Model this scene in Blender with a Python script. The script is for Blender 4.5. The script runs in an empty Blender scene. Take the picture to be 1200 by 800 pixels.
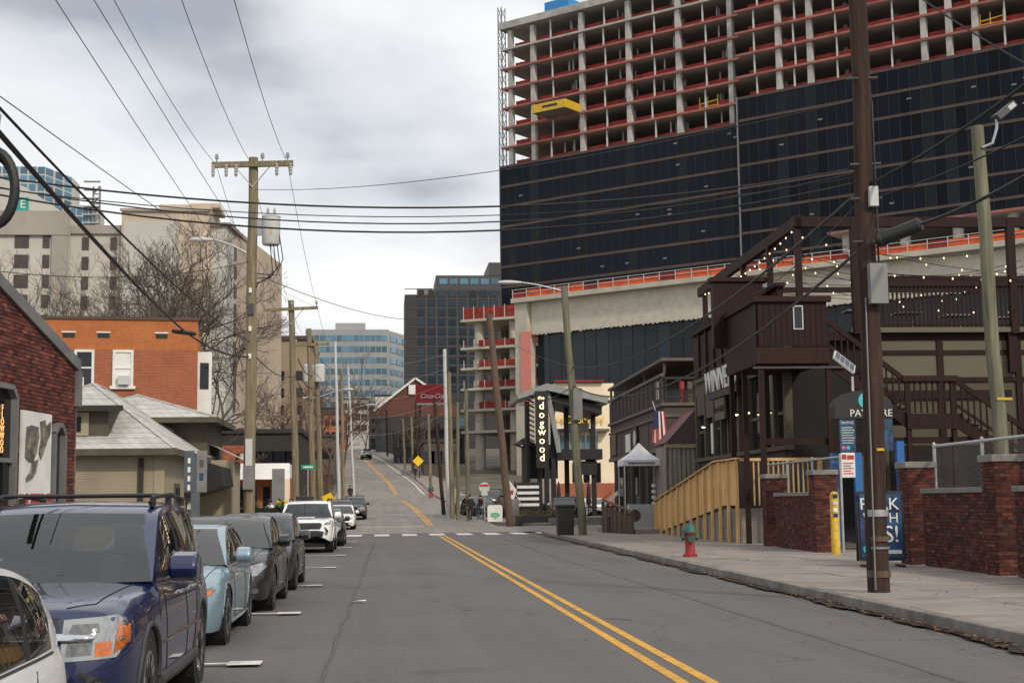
import bpy, bmesh, math, random
from mathutils import Vector, Matrix
from mathutils.bvhtree import BVHTree
R = math.radians
random.seed(7)
SC = bpy.context.scene
COL = SC.collection
# ------------------------------------------------------------------ camera
F_PX = 1667.0
PITCH = math.atan(188.2 / F_PX); YAW = math.atan(150 * math.cos(PITCH) / F_PX); ROLL = -0.012
CAM_Z = 1.61
cam_data = bpy.data.cameras.new('camera')
cam = bpy.data.objects.new('camera', cam_data); COL.objects.link(cam)
cam_data.sensor_width = 36.0; cam_data.lens = 36.0 * F_PX / 1200.0
cam_data.clip_start = 0.1; cam_data.clip_end = 6000
CAM_M = Matrix.Rotation(-YAW, 3, 'Z') @ Matrix.Rotation(math.pi / 2 + PITCH, 3, 'X') @ Matrix.Rotation(ROLL, 3, 'Z')
cam.matrix_world = Matrix.Translation((0, 0, CAM_Z)) @ CAM_M.to_4x4()
SC.camera = cam
cam_data.dof.use_dof = False
# ------------------------------------------------------------------ sky, sun, exposure
SUN_EL, SUN_AZ = R(36), R(150)         # azimuth clockwise from +Y: behind and to the right of the camera
world = bpy.data.worlds.new('World'); SC.world = world; world.use_nodes = True
SC.view_settings.view_transform = 'Standard'; SC.view_settings.look = 'None'
SC.view_settings.gamma = 1.0; SC.view_settings.use_curve_mapping = False
SC.view_settings.exposure = -0.13
SC.cycles.max_bounces = 6; SC.cycles.transparent_max_bounces = 12
SC.cycles.sample_clamp_indirect = 4.0
SC.cycles.use_denoising = True
def setup_world():
    nt = world.node_tree; N = nt.nodes; Lk = nt.links
    N.clear()
    out = N.new('ShaderNodeOutputWorld'); bg = N.new('ShaderNodeBackground')
    sky = N.new('ShaderNodeTexSky'); sky.sky_type = 'NISHITA'; sky.sun_disc = False
    sky.sun_elevation = SUN_EL; sky.sun_rotation = SUN_AZ
    sky.air_density = 1.2; sky.dust_density = 1.5
    tc = N.new('ShaderNodeTexCoord'); sep = N.new('ShaderNodeSeparateXYZ')
    Lk.new(tc.outputs['Generated'], sep.inputs[0])
    mx = N.new('ShaderNodeMath'); mx.operation = 'MAXIMUM'; mx.inputs[1].default_value = 0.0
    Lk.new(sep.outputs['Z'], mx.inputs[0])
    ad = N.new('ShaderNodeMath'); ad.operation = 'ADD'; ad.inputs[1].default_value = 0.20
    Lk.new(mx.outputs[0], ad.inputs[0])
    dx = N.new('ShaderNodeMath'); dx.operation = 'DIVIDE'; dy = N.new('ShaderNodeMath'); dy.operation = 'DIVIDE'
    Lk.new(sep.outputs['X'], dx.inputs[0]); Lk.new(ad.outputs[0], dx.inputs[1])
    Lk.new(sep.outputs['Y'], dy.inputs[0]); Lk.new(ad.outputs[0], dy.inputs[1])
    cb = N.new('ShaderNodeCombineXYZ'); Lk.new(dx.outputs[0], cb.inputs[0]); Lk.new(dy.outputs[0], cb.inputs[1])
    cb.inputs[2].default_value = 3.1
    n1 = N.new('ShaderNodeTexNoise'); n1.inputs['Scale'].default_value = 1.1; n1.inputs['Detail'].default_value = 7
    n1.inputs['Roughness'].default_value = 0.5; n1.inputs['Distortion'].default_value = 0.25
    n2 = N.new('ShaderNodeTexNoise'); n2.inputs['Scale'].default_value = 1.6; n2.inputs['Detail'].default_value = 6
    n2.inputs['Roughness'].default_value = 0.48
    Lk.new(cb.outputs[0], n1.inputs['Vector']); Lk.new(cb.outputs[0], n2.inputs['Vector'])
    cov = N.new('ShaderNodeMapRange'); cov.interpolation_type = 'SMOOTHSTEP'
    cov.inputs[1].default_value = 0.36; cov.inputs[2].default_value = 0.56; cov.inputs[3].default_value = 0.78
    Lk.new(n1.outputs['Fac'], cov.inputs[0])
    shade = N.new('ShaderNodeValToRGB'); el = shade.color_ramp.elements
    el[0].position = 0.31; el[0].color = (4.7, 4.95, 5.45, 1)
    el[1].position = 0.54; el[1].color = (10.6, 10.6, 10.55, 1)
    e = el.new(0.42); e.color = (8.3, 8.45, 8.75, 1)
    Lk.new(n2.outputs['Fac'], shade.inputs[0])
    mix = N.new('ShaderNodeMix'); mix.data_type = 'RGBA'
    Lk.new(cov.outputs[0], mix.inputs['Factor'])
    Lk.new(sky.outputs[0], mix.inputs['A']); Lk.new(shade.outputs['Color'], mix.inputs['B'])
    Lk.new(mix.outputs['Result'], bg.inputs['Color']); bg.inputs['Strength'].default_value = 0.107
    Lk.new(bg.outputs[0], out.inputs[0])
setup_world()
sun_data = bpy.data.lights.new('sun', 'SUN'); sun_data.energy = 2.5; sun_data.angle = R(5); sun_data.color = (1.0, 0.89, 0.74)
sun = bpy.data.objects.new('sun', sun_data); COL.objects.link(sun)
SDIR = Vector((math.sin(SUN_AZ) * math.cos(SUN_EL), math.cos(SUN_AZ) * math.cos(SUN_EL), math.sin(SUN_EL)))
sun.rotation_euler = SDIR.to_track_quat('Z', 'Y').to_euler()
# ------------------------------------------------------------------ pixel -> place (photograph is 1200 x 800)
def ray(px, py):
    return (CAM_M @ Vector((px - 600, 400 - py, -F_PX))).normalized()
def at(px, py, Y):
    d = ray(px, py); t = Y / d.y
    return Vector((d.x * t, Y, CAM_Z + d.z * t))
def atX(px, py, X):
    d = ray(px, py); t = X / d.x
    return Vector((X, d.y * t, CAM_Z + d.z * t))
def interp(tab, x):
    if x <= tab[0][0]: return tab[0][1]
    for (a, b), (c, d) in zip(tab, tab[1:]):
        if x <= c:
            t = (x - a) / (c - a); return b + (d - b) * t
    return tab[-1][1]
def smooth_interp(tab, x):
    """Catmull-Rom through the table (monotone enough for shapes)"""
    n = len(tab)
    if x <= tab[0][0]: return tab[0][1]
    if x >= tab[-1][0]: return tab[-1][1]
    for i in range(n - 1):
        if x <= tab[i + 1][0]:
            x0, y0 = tab[i]; x1, y1 = tab[i + 1]
            m0 = (y1 - tab[i - 1][1]) / (x1 - tab[i - 1][0]) if i > 0 else (y1 - y0) / (x1 - x0)
            m1 = (tab[i + 2][1] - y0) / (tab[i + 2][0] - x0) if i + 2 < n else (y1 - y0) / (x1 - x0)
            h = x1 - x0; t = (x - x0) / h
            return ((2*t**3 - 3*t**2 + 1) * y0 + (t**3 - 2*t**2 + t) * h * m0 + (-2*t**3 + 3*t**2) * y1 + (t**3 - t**2) * h * m1)
# ------------------------------------------------------------------ mesh helpers
class MB:
    def __init__(s): s.v = []; s.f = []; s.m = []
    def add(s, vs, fs, mi=0):
        o = len(s.v); s.v += [tuple(p) for p in vs]
        s.f += [tuple(i + o for i in f) for f in fs]; s.m += [mi] * len(fs); return s
    def box(s, x0, x1, y0, y1, z0, z1, mi=0, M=None):
        vs = [Vector(p) for p in ((x0,y0,z0),(x1,y0,z0),(x1,y1,z0),(x0,y1,z0),(x0,y0,z1),(x1,y0,z1),(x1,y1,z1),(x0,y1,z1))]
        if M is not None: vs = [M @ p for p in vs]
        return s.add(vs, [(0,3,2,1),(4,5,6,7),(0,1,5,4),(1,2,6,5),(2,3,7,6),(3,0,4,7)], mi)
    def beam(s, p0, p1, w, h=None, up=(0,0,1), mi=0):
        h = h or w; p0 = Vector(p0); p1 = Vector(p1); d = (p1 - p0).normalized(); up = Vector(up)
        if abs(d.dot(up)) > .98: up = Vector((0, 1, 0))
        a = d.cross(up).normalized() * (w / 2); b = a.cross(d).normalized() * (h / 2)
        vs = [p0-a-b, p0+a-b, p0+a+b, p0-a+b, p1-a-b, p1+a-b, p1+a+b, p1-a+b]
        return s.add(vs, [(0,3,2,1),(4,5,6,7),(0,1,5,4),(1,2,6,5),(2,3,7,6),(3,0,4,7)], mi)
    def tube(s, pts, r, n=6, cap=True, mi=0):
        pts = [Vector(p) for p in pts]; rs = r if isinstance(r, (list, tuple)) else [r] * len(pts)
        vs = []; up = None
        for i, p in enumerate(pts):
            d = (pts[min(i+1, len(pts)-1)] - pts[max(i-1, 0)]).normalized()
            if up is None or abs(d.dot(up)) > .99: up = Vector((0,0,1)) if abs(d.z) < .95 else Vector((0,1,0))
            a = d.cross(up).normalized(); b = a.cross(d).normalized(); up = b
            for k in range(n):
                t = 2 * math.pi * k / n; vs.append(p + (a * math.cos(t) + b * math.sin(t)) * rs[i])
        fs = [(i*n+k, i*n+(k+1)%n, (i+1)*n+(k+1)%n, (i+1)*n+k) for i in range(len(pts)-1) for k in range(n)]
        if cap: fs += [tuple(range(n-1, -1, -1)), tuple((len(pts)-1)*n+k for k in range(n))]
        return s.add(vs, fs, mi)
    def lathe(s, prof, n=16, c=(0,0,0), axis='z', cap=True, mi=0):
        vs = []
        for r, z in prof:
            for k in range(n):
                t = 2 * math.pi * k / n; x, y = r * math.cos(t), r * math.sin(t)
                p = (x, y, z) if axis == 'z' else ((x, z, y) if axis == 'y' else (z, x, y))
                vs.append((p[0]+c[0], p[1]+c[1], p[2]+c[2]))
        fs = [(i*n+k, i*n+(k+1)%n, (i+1)*n+(k+1)%n, (i+1)*n+k) for i in range(len(prof)-1) for k in range(n)]
        if cap: fs += [tuple(range(n-1, -1, -1)), tuple((len(prof)-1)*n+k for k in range(n))]
        return s.add(vs, fs, mi)
    def prism(s, poly, a0, a1, axis='y', mi=0):
        """poly in the plane across `axis`, extruded from a0 to a1"""
        def P(u, v, a): return (u, a, v) if axis == 'y' else ((a, u, v) if axis == 'x' else (u, v, a))
        n = len(poly); vs = [P(u, v, a0) for u, v in poly] + [P(u, v, a1) for u, v in poly]
        fs = [tuple(range(n)), tuple(range(2*n-1, n-1, -1))] + [(i, i+n, (i+1)%n+n, (i+1)%n) for i in range(n)]
        return s.add(vs, fs, mi)
    def quad(s, a, b, c, d, mi=0): return s.add([a, b, c, d], [(0,1,2,3)], mi)
    def mesh(s, name='mesh', mats=None, smooth=False, fix=True):
        me = bpy.data.meshes.new(name); me.from_pydata(s.v, [], s.f)
        if mats:
            for m in (mats if isinstance(mats, (list, tuple)) else [mats]): me.materials.append(m)
            if isinstance(mats, (list, tuple)): me.polygons.foreach_set('material_index', s.m)
        if fix:
            bm = bmesh.new(); bm.from_mesh(me); bmesh.ops.recalc_face_normals(bm, faces=bm.faces); bm.to_mesh(me); bm.free()
        if smooth:
            me.polygons.foreach_set('use_smooth', [True] * len(me.polygons))
            me.set_sharp_from_angle(angle=R(smooth if smooth is not True else 35))
        me.update(); return me
    def build(s, name, m, parent=None, smooth=False, loc=None, rot=None, fix=True):
        return link(name, s.mesh(name, m, smooth, fix), parent, loc, rot)
def link(name, me, parent=None, loc=None, rot=None):
    o = bpy.data.objects.new(name, me); COL.objects.link(o)
    if parent is not None: o.parent = parent
    if loc is not None: o.location = loc
    if rot is not None: o.rotation_euler = rot if isinstance(rot, (tuple, list)) else (0, 0, rot)
    return o
def bevel(o, w=.01, seg=2):
    b = o.modifiers.new('bevel', 'BEVEL'); b.width = w; b.segments = seg; b.limit_method = 'ANGLE'; b.angle_limit = R(40)
    return o
def tag(o, label, cat, group=None):
    o['label'] = label; o['category'] = cat
    if group: o['group'] = group
    return o
def thing(name, label, cat, loc=(0,0,0), rotz=0.0, group=None):
    o = bpy.data.objects.new(name, None); COL.objects.link(o); o.empty_display_size = .2
    o.location = loc; o.rotation_euler = (0, 0, rotz)
    return tag(o, label, cat, group)
def struct(name, mb, m, parent=None, **k):
    o = mb.build(name, m, parent, **k)
    if parent is None: o['kind'] = 'structure'
    return o
def stuff(o): o['kind'] = 'stuff'; return o
def dup(root, loc=None, rotz=None, label=None):
    r = root.copy(); COL.objects.link(r)
    if loc is not None: r.location = loc
    if rotz is not None: r.rotation_euler = (0, 0, rotz)
    if label: r['label'] = label
    for ch in list(root.children):
        c = ch.copy(); COL.objects.link(c); c.parent = r
        for g in list(ch.children):
            d = g.copy(); COL.objects.link(d); d.parent = c
    return r
_texts = {}
def text_mesh(body, size=1.0, ext=.02, align='CENTER', m=None, shear=0, spacing=1.0):
    cu = bpy.data.curves.new('lettering', 'FONT'); cu.body = body; cu.size = size; cu.extrude = ext
    cu.align_x = align; cu.align_y = 'CENTER'; cu.shear = shear; cu.space_character = spacing; cu.resolution_u = 3
    o = bpy.data.objects.new('tmp', cu); COL.objects.link(o)
    dg = bpy.context.evaluated_depsgraph_get(); me = bpy.data.meshes.new_from_object(o.evaluated_get(dg))
    bpy.data.objects.remove(o); bpy.data.curves.remove(cu)
    me.materials.clear()
    if m: me.materials.append(m)
    return me
# ------------------------------------------------------------------ materials (procedural)
def _nt(name):
    m = bpy.data.materials.new(name); m.use_nodes = True; nt = m.node_tree
    return m, nt, nt.nodes, nt.links, nt.nodes['Principled BSDF']
def _coords(N, Lk):
    tc = N.new('ShaderNodeTexCoord'); oi = N.new('ShaderNodeObjectInfo'); mu = N.new('ShaderNodeVectorMath'); mu.operation = 'ADD'
    sc = N.new('ShaderNodeMath'); sc.operation = 'MULTIPLY'; sc.inputs[1].default_value = 37.0
    Lk.new(oi.outputs['Random'], sc.inputs[0]); Lk.new(tc.outputs['Object'], mu.inputs[0]); Lk.new(sc.outputs[0], mu.inputs[1])
    return mu.outputs[0], tc, oi
def _noise(N, Lk, vec, scale, detail=5, rough=.55):
    n = N.new('ShaderNodeTexNoise'); n.inputs['Scale'].default_value = scale; n.inputs['Detail'].default_value = detail
    n.inputs['Roughness'].default_value = rough; Lk.new(vec, n.inputs['Vector']); return n.outputs['Fac']
def _map(N, Lk, fac, a, b, c=0., d=1.):
    r = N.new('ShaderNodeMapRange'); r.inputs[1].default_value = a; r.inputs[2].default_value = b
    r.inputs[3].default_value = c; r.inputs[4].default_value = d; Lk.new(fac, r.inputs[0]); return r.outputs[0]
def _mix(N, Lk, fac, A, B, mode='MIX'):
    x = N.new('ShaderNodeMix'); x.data_type = 'RGBA'; x.blend_type = mode
    if isinstance(fac, (int, float)): x.inputs['Factor'].default_value = fac
    else: Lk.new(fac, x.inputs['Factor'])
    for k, val in (('A', A), ('B', B)):
        if isinstance(val, tuple): x.inputs[k].default_value = (*val[:3], 1)
        else: Lk.new(val, x.inputs[k])
    return x.outputs['Result']
def mat(name, col, rough=.6, metal=0., var=.15, scale=2.5, bump=0., bscale=25., spec=.5, coat=0., stretch=None,
        dirt=None, dscale=.8, damt=.5, objvar=0., alpha=None):
    m, nt, N, Lk, P = _nt(name)
    vec, tc, oi = _coords(N, Lk)
    if stretch:
        mp = N.new('ShaderNodeMapping'); mp.inputs['Scale'].default_value = stretch; Lk.new(vec, mp.inputs[0]); vec = mp.outputs[0]
    f = _noise(N, Lk, vec, scale, 6)
    lo = tuple(max(0, c * (1 - var * 1.6)) for c in col); hi = tuple(min(1, c * (1 + var * 1.6)) for c in col)
    c = _mix(N, Lk, _map(N, Lk, f, .25, .75), lo, hi)
    if dirt:
        d = _map(N, Lk, _noise(N, Lk, vec, dscale, 8, .65), .48, .72, 0., damt)
        c = _mix(N, Lk, d, c, dirt)
    if objvar:
        hs = N.new('ShaderNodeHueSaturation'); Lk.new(c, hs.inputs['Color'])
        Lk.new(_map(N, Lk, oi.outputs['Random'], 0, 1, 1 - objvar, 1 + objvar), hs.inputs['Value']); c = hs.outputs[0]
    Lk.new(c, P.inputs['Base Color'])
    P.inputs['Metallic'].default_value = metal; P.inputs['Specular IOR Level'].default_value = spec
    Lk.new(_map(N, Lk, f, .2, .8, max(.02, rough - .1), min(1, rough + .1)), P.inputs['Roughness'])
    if coat: P.inputs['Coat Weight'].default_value = coat; P.inputs['Coat Roughness'].default_value = .04
    if bump:
        b = N.new('ShaderNodeBump'); b.inputs['Strength'].default_value = bump; b.inputs['Distance'].default_value = .02
        Lk.new(_noise(N, Lk, vec, bscale, 6, .6), b.inputs['Height']); Lk.new(b.outputs[0], P.inputs['Normal'])
    return m
def brick_mat(name, c1, c2, mortar, bw=.2, bh=.067, ms=.012, var=.3, bump=.6, axis='xz'):
    """bricks too small in view to be built one by one; wall plane x-z (or y-z) of the object"""
    m, nt, N, Lk, P = _nt(name)
    tc = N.new('ShaderNodeTexCoord'); sep = N.new('ShaderNodeSeparateXYZ'); cb = N.new('ShaderNodeCombineXYZ')
    Lk.new(tc.outputs['Object'], sep.inputs[0])
    ad = N.new('ShaderNodeMath'); ad.operation = 'ADD'; Lk.new(sep.outputs[0], ad.inputs[0]); Lk.new(sep.outputs[1], ad.inputs[1])
    Lk.new(ad.outputs[0], cb.inputs[0]); Lk.new(sep.outputs[2], cb.inputs[1])
    b = N.new('ShaderNodeTexBrick'); b.inputs['Scale'].default_value = 1.0; b.inputs['Brick Width'].default_value = bw + ms
    b.inputs['Row Height'].default_value = bh + ms; b.inputs['Mortar Size'].default_value = ms * .5; b.inputs['Mortar Smooth'].default_value = .1
    b.inputs['Color1'].default_value = (*c1, 1); b.inputs['Color2'].default_value = (*c2, 1); b.inputs['Mortar'].default_value = (*mortar, 1)
    b.inputs['Bias'].default_value = 0; Lk.new(cb.outputs[0], b.inputs['Vector'])
    f = _map(N, Lk, _noise(N, Lk, tc.outputs['Object'], .9, 8, .65), .3, .7, 1 - var, 1 + var * .6)
    hs = N.new('ShaderNodeHueSaturation'); Lk.new(b.outputs['Color'], hs.inputs['Color']); Lk.new(f, hs.inputs['Value'])
    Lk.new(hs.outputs[0], P.inputs['Base Color']); P.inputs['Roughness'].default_value = .85; P.inputs['Specular IOR Level'].default_value = .25
    bp = N.new('ShaderNodeBump'); bp.inputs['Strength'].default_value = bump; bp.inputs['Distance'].default_value = .008; bp.invert = True
    Lk.new(b.outputs['Fac'], bp.inputs['Height']); Lk.new(bp.outputs[0], P.inputs['Normal'])
    return m
def attr_mat(name, rough=.85, spec=.3, bump=.3, bscale=60, dirt=None):
    """colour per built piece, from the mesh's own colour attribute"""
    m, nt, N, Lk, P = _nt(name)
    a = N.new('ShaderNodeVertexColor'); a.layer_name = 'piece'
    tc = N.new('ShaderNodeTexCoord')
    f = _noise(N, Lk, tc.outputs['Object'], 9, 6, .65)
    hs = N.new('ShaderNodeHueSaturation'); Lk.new(a.outputs[0], hs.inputs['Color']); Lk.new(_map(N, Lk, f, .25, .75, .72, 1.25), hs.inputs['Value'])
    c = hs.outputs[0]
    if dirt: c = _mix(N, Lk, _map(N, Lk, _noise(N, Lk, tc.outputs['Object'], .7, 7, .65), .5, .75, 0, .6), c, dirt)
    Lk.new(c, P.inputs['Base Color']); P.inputs['Roughness'].default_value = rough; P.inputs['Specular IOR Level'].default_value = spec
    b = N.new('ShaderNodeBump'); b.inputs['Strength'].default_value = bump; b.inputs['Distance'].default_value = .004
    Lk.new(_noise(N, Lk, tc.outputs['Object'], bscale, 5), b.inputs['Height']); Lk.new(b.outputs[0], P.inputs['Normal'])
    return m
def paint_pieces(me, cols, faces_per):
    """colour attribute: cols[i] for each run of faces_per faces"""
    at_ = me.color_attributes.new('piece', 'FLOAT_COLOR', 'CORNER'); buf = []
    for i, p in enumerate(me.polygons):
        c = cols[min(i // faces_per, len(cols) - 1)]
        buf += [*c, 1.0] * len(p.vertices)
    at_.data.foreach_set('color', buf)
def glass_mat(name, tint=(.02, .024, .03), rough=.03, see=0.0, spec=.5):
    """glazing: dark body with a clear reflection; `see` lets part of what is behind through"""
    m, nt, N, Lk, P = _nt(name)
    P.inputs['Base Color'].default_value = (*tint, 1); P.inputs['Roughness'].default_value = rough; P.inputs['Specular IOR Level'].default_value = spec
    if see > 0:
        tr = N.new('ShaderNodeBsdfTransparent'); tr.inputs[0].default_value = (.75, .8, .8, 1)
        gl = N.new('ShaderNodeBsdfGlossy'); gl.inputs['Roughness'].default_value = rough
        fr = N.new('ShaderNodeFresnel'); fr.inputs[0].default_value = 1.95
        mx = N.new('ShaderNodeMixShader'); mx.inputs[0].default_value = see
        Lk.new(P.outputs[0], mx.inputs[1]); Lk.new(tr.outputs[0], mx.inputs[2])
        m2 = N.new('ShaderNodeMixShader'); Lk.new(fr.outputs[0], m2.inputs[0]); Lk.new(mx.outputs[0], m2.inputs[1]); Lk.new(gl.outputs[0], m2.inputs[2])
        Lk.new(m2.outputs[0], N['Material Output'].inputs[0])
    else:
        oi = N.new('ShaderNodeObjectInfo'); c = N.new('ShaderNodeMix'); c.data_type = 'RGBA'
        Lk.new(oi.outputs['Random'], c.inputs['Factor'])
        c.inputs['A'].default_value = (*[t * .6 for t in tint], 1); c.inputs['B'].default_value = (*[t * 1.5 for t in tint], 1)
        Lk.new(c.outputs['Result'], P.inputs['Base Color'])
    return m
def emit_mat(name, col, s):
    m, nt, N, Lk, P = _nt(name)
    P.inputs['Base Color'].default_value = (*col, 1); P.inputs['Emission Color'].default_value = (*col, 1); P.inputs['Emission Strength'].default_value = s
    return m
def car_paint(name, col, metal=.25, rough=.38):
    m, nt, N, Lk, P = _nt(name)
    vec, tc, oi = _coords(N, Lk)
    f = _noise(N, Lk, vec, 3.0, 8, .7)
    c = _mix(N, Lk, _map(N, Lk, f, .45, .8, 0, .035), tuple(col), (.25, .23, .2))
    Lk.new(c, P.inputs['Base Color']); P.inputs['Metallic'].default_value = metal
    P.inputs['Roughness'].default_value = rough; P.inputs['Coat Weight'].default_value = 1.0
    Lk.new(_map(N, Lk, f, .3, .8, .02, .06), P.inputs['Coat Roughness'])
    return m
# ------------------------------------------------------------------ shared materials
def asphalt_mat(name, col, var=.18):
    m, nt, N, Lk, P = _nt(name)
    tc = N.new('ShaderNodeTexCoord'); v = tc.outputs['Object']
    big = _map(N, Lk, _noise(N, Lk, v, .12, 6, .6), .3, .7)
    mid = _map(N, Lk, _noise(N, Lk, v, 1.3, 7, .65), .25, .75)
    fine = _map(N, Lk, _noise(N, Lk, v, 45, 3, .7), .25, .75)
    lo = tuple(c * (1 - var) for c in col); hi = tuple(c * (1 + var) for c in col)
    c = _mix(N, Lk, big, lo, hi)
    c = _mix(N, Lk, mid, _mix(N, Lk, .4, c, (col[0]*.5, col[1]*.5, col[2]*.5)), c)
    c = _mix(N, Lk, fine, _mix(N, Lk, .35, c, (col[0]*.35, col[1]*.35, col[2]*.35)), _mix(N, Lk, .25, c, (.3, .29, .28)))
    # wheel tracks polished along the street: bands in x with a wavering edge
    mp = N.new('ShaderNodeMapping'); mp.inputs['Scale'].default_value = (.75, .025, 1); Lk.new(v, mp.inputs[0])
    trk = _map(N, Lk, _noise(N, Lk, mp.outputs[0], 1.6, 4, .6), .42, .62, 0, .28)
    c = _mix(N, Lk, trk, c, (col[0]*1.5, col[1]*1.47, col[2]*1.45))
    # oil spots and patches
    spots = _map(N, Lk, _noise(N, Lk, v, .55, 5, .6), .60, .72, 0, .55)
    c = _mix(N, Lk, spots, c, (col[0]*.45, col[1]*.45, col[2]*.45))
    # cracks: thin lines of a warped cell pattern, only in some areas
    wv = N.new('ShaderNodeVectorMath'); wv.operation = 'ADD'; nn = N.new('ShaderNodeTexNoise'); nn.inputs['Scale'].default_value = 1.5
    Lk.new(v, nn.inputs['Vector']); Lk.new(v, wv.inputs[0]); Lk.new(nn.outputs['Color'], wv.inputs[1])
    vo = N.new('ShaderNodeTexVoronoi'); vo.feature = 'DISTANCE_TO_EDGE'; vo.inputs['Scale'].default_value = .22
    Lk.new(wv.outputs[0], vo.inputs['Vector'])
    cr = _map(N, Lk, vo.outputs['Distance'], .0, .006, 1., 0.)
    ar = _map(N, Lk, _noise(N, Lk, v, .07, 2), .45, .6, 0, .75)
    ml = N.new('ShaderNodeMath'); ml.operation = 'MULTIPLY'; Lk.new(cr, ml.inputs[0]); Lk.new(ar, ml.inputs[1])
    c = _mix(N, Lk, ml.outputs[0], c, (.018, .017, .016))
    Lk.new(c, P.inputs['Base Color']); P.inputs['Specular IOR Level'].default_value = .35
    Lk.new(_map(N, Lk, mid, 0, 1, .72, .92), P.inputs['Roughness'])
    b = N.new('ShaderNodeBump'); b.inputs['Strength'].default_value = .5; b.inputs['Distance'].default_value = .008
    Lk.new(_noise(N, Lk, v, 70, 4, .7), b.inputs['Height']); Lk.new(b.outputs[0], P.inputs['Normal'])
    return m
M = {}
M['asphalt'] = asphalt_mat('asphalt', (.104, .098, .096))
M['asphalt_far'] = asphalt_mat('asphalt_pale', (.245, .225, .205))  # paler far paving, with the uphill sheen brightened into its colour
M['ground'] = mat('ground_dirt', (.12, .11, .09), .95, var=.3, scale=.3, dirt=(.05, .06, .03), dscale=.1, damt=.6, spec=.2)
M['concrete'] = mat('concrete', (.25, .222, .198), .85, var=.12, scale=1.2, bump=.25, bscale=40, dirt=(.15, .13, .11), dscale=1.3, damt=.7, objvar=.09, spec=.3)
M['joint'] = mat('joint_dirt', (.10, .09, .075), .95, var=.2, spec=.2)
M['curb'] = mat('curb_concrete', (.23, .21, .19), .85, var=.2, scale=3, bump=.4, bscale=30, dirt=(.09, .08, .07), dscale=1.4, damt=.75, objvar=.1, spec=.3)
M['yellow_line'] = mat('yellow_road_paint', (.62, .33, .05), .8, var=.12, scale=6, dirt=(.16, .12, .08), dscale=5, damt=.75, spec=.3)
M['white_line'] = mat('white_road_paint', (.62, .61, .58), .8, var=.1, scale=6, dirt=(.18, .17, .16), dscale=4, damt=.7, spec=.3)
M['wood_pole'] = mat('weathered_pole_wood', (.21, .175, .115), .9, var=.3, scale=2.2, bump=.6, bscale=9, stretch=(5, 5, .35), dirt=(.10, .09, .06), dscale=1.5, damt=.6, spec=.2)
M['dark_pole'] = mat('creosoted_pole_wood', (.052, .033, .026), .9, var=.4, scale=2.2, bump=.8, bscale=9, stretch=(5, 5, .35), dirt=(.022, .016, .014), dscale=1.0, damt=.7, spec=.2)
M['green_pole'] = mat('greenish_pole_wood', (.17, .165, .115), .9, var=.3, scale=2.2, bump=.7, bscale=9, stretch=(5, 5, .35), dirt=(.07, .075, .05), dscale=1.5, damt=.6, spec=.2)
M['galv'] = mat('galvanised_steel', (.42, .43, .44), .45, .6, var=.12, scale=5)
M['lightgrey'] = mat('light_grey_paint', (.50, .51, .50), .5, var=.06)
M['midgrey'] = mat('mid_grey_metal', (.20, .20, .20), .55, .3, var=.12)
M['darkgrey'] = mat('dark_grey_metal', (.06, .06, .065), .5, .3, var=.15)
M['black'] = mat('black_plastic', (.012, .012, .013), .5, var=.2)
M['rubber'] = mat('cable_rubber', (.010, .010, .011), .6, var=.2)
M['white'] = mat('white_paint', (.72, .72, .70), .55, var=.05, dirt=(.4, .38, .34), dscale=1.5, damt=.3)
M['insulator'] = mat('grey_porcelain', (.36, .36, .37), .25, var=.1)
M['red'] = mat('red_paint', (.42, .03, .03), .5, var=.15, dirt=(.12, .04, .03), dscale=3, damt=.5)
M['glass'] = glass_mat('dark_window_glass', (.012, .014, .018))
M['glass_blue'] = glass_mat('blue_window_glass', (.08, .17, .24), .06)
M['warm_bulb'] = emit_mat('warm_bulb', (1.0, .62, .36), 2.8)
M['lamp_glow'] = emit_mat('indoor_lamp', (1.0, .72, .42), 5.0)
# ------------------------------------------------------------------ street geometry: flat, then climbing and bending left
ZR = [(-80, 0), (80, 0), (95, .2), (110, .55), (130, 1.25), (150, 1.9), (168, 2.75), (190, 4.25), (240, 7.3), (290, 10.7), (350, 14.5), (400, 16.6), (460, 17.6), (700, 20), (1800, 26)]
CXT = [(-80, 2.88), (90, 2.88), (115, 2.75), (150, 1.75), (200, .0), (250, -2.4), (290, -4.6), (350, -9.5), (400, -14.5), (460, -22), (560, -38)]
def zr(y): return smooth_interp(ZR, y)
def cx(y): return smooth_interp(CXT, y)
def curb_r(y): return 6.55 + .0175 * y
SPLAY = .0175
def half_r(y): return curb_r(y) if y < 78 else cx(y) + 4.15
def half_l(y): return -3.75 if y < 78 else cx(y) - (6.63 if y < 125 else interp([(125, 6.63), (170, 4.4)], y))
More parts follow.
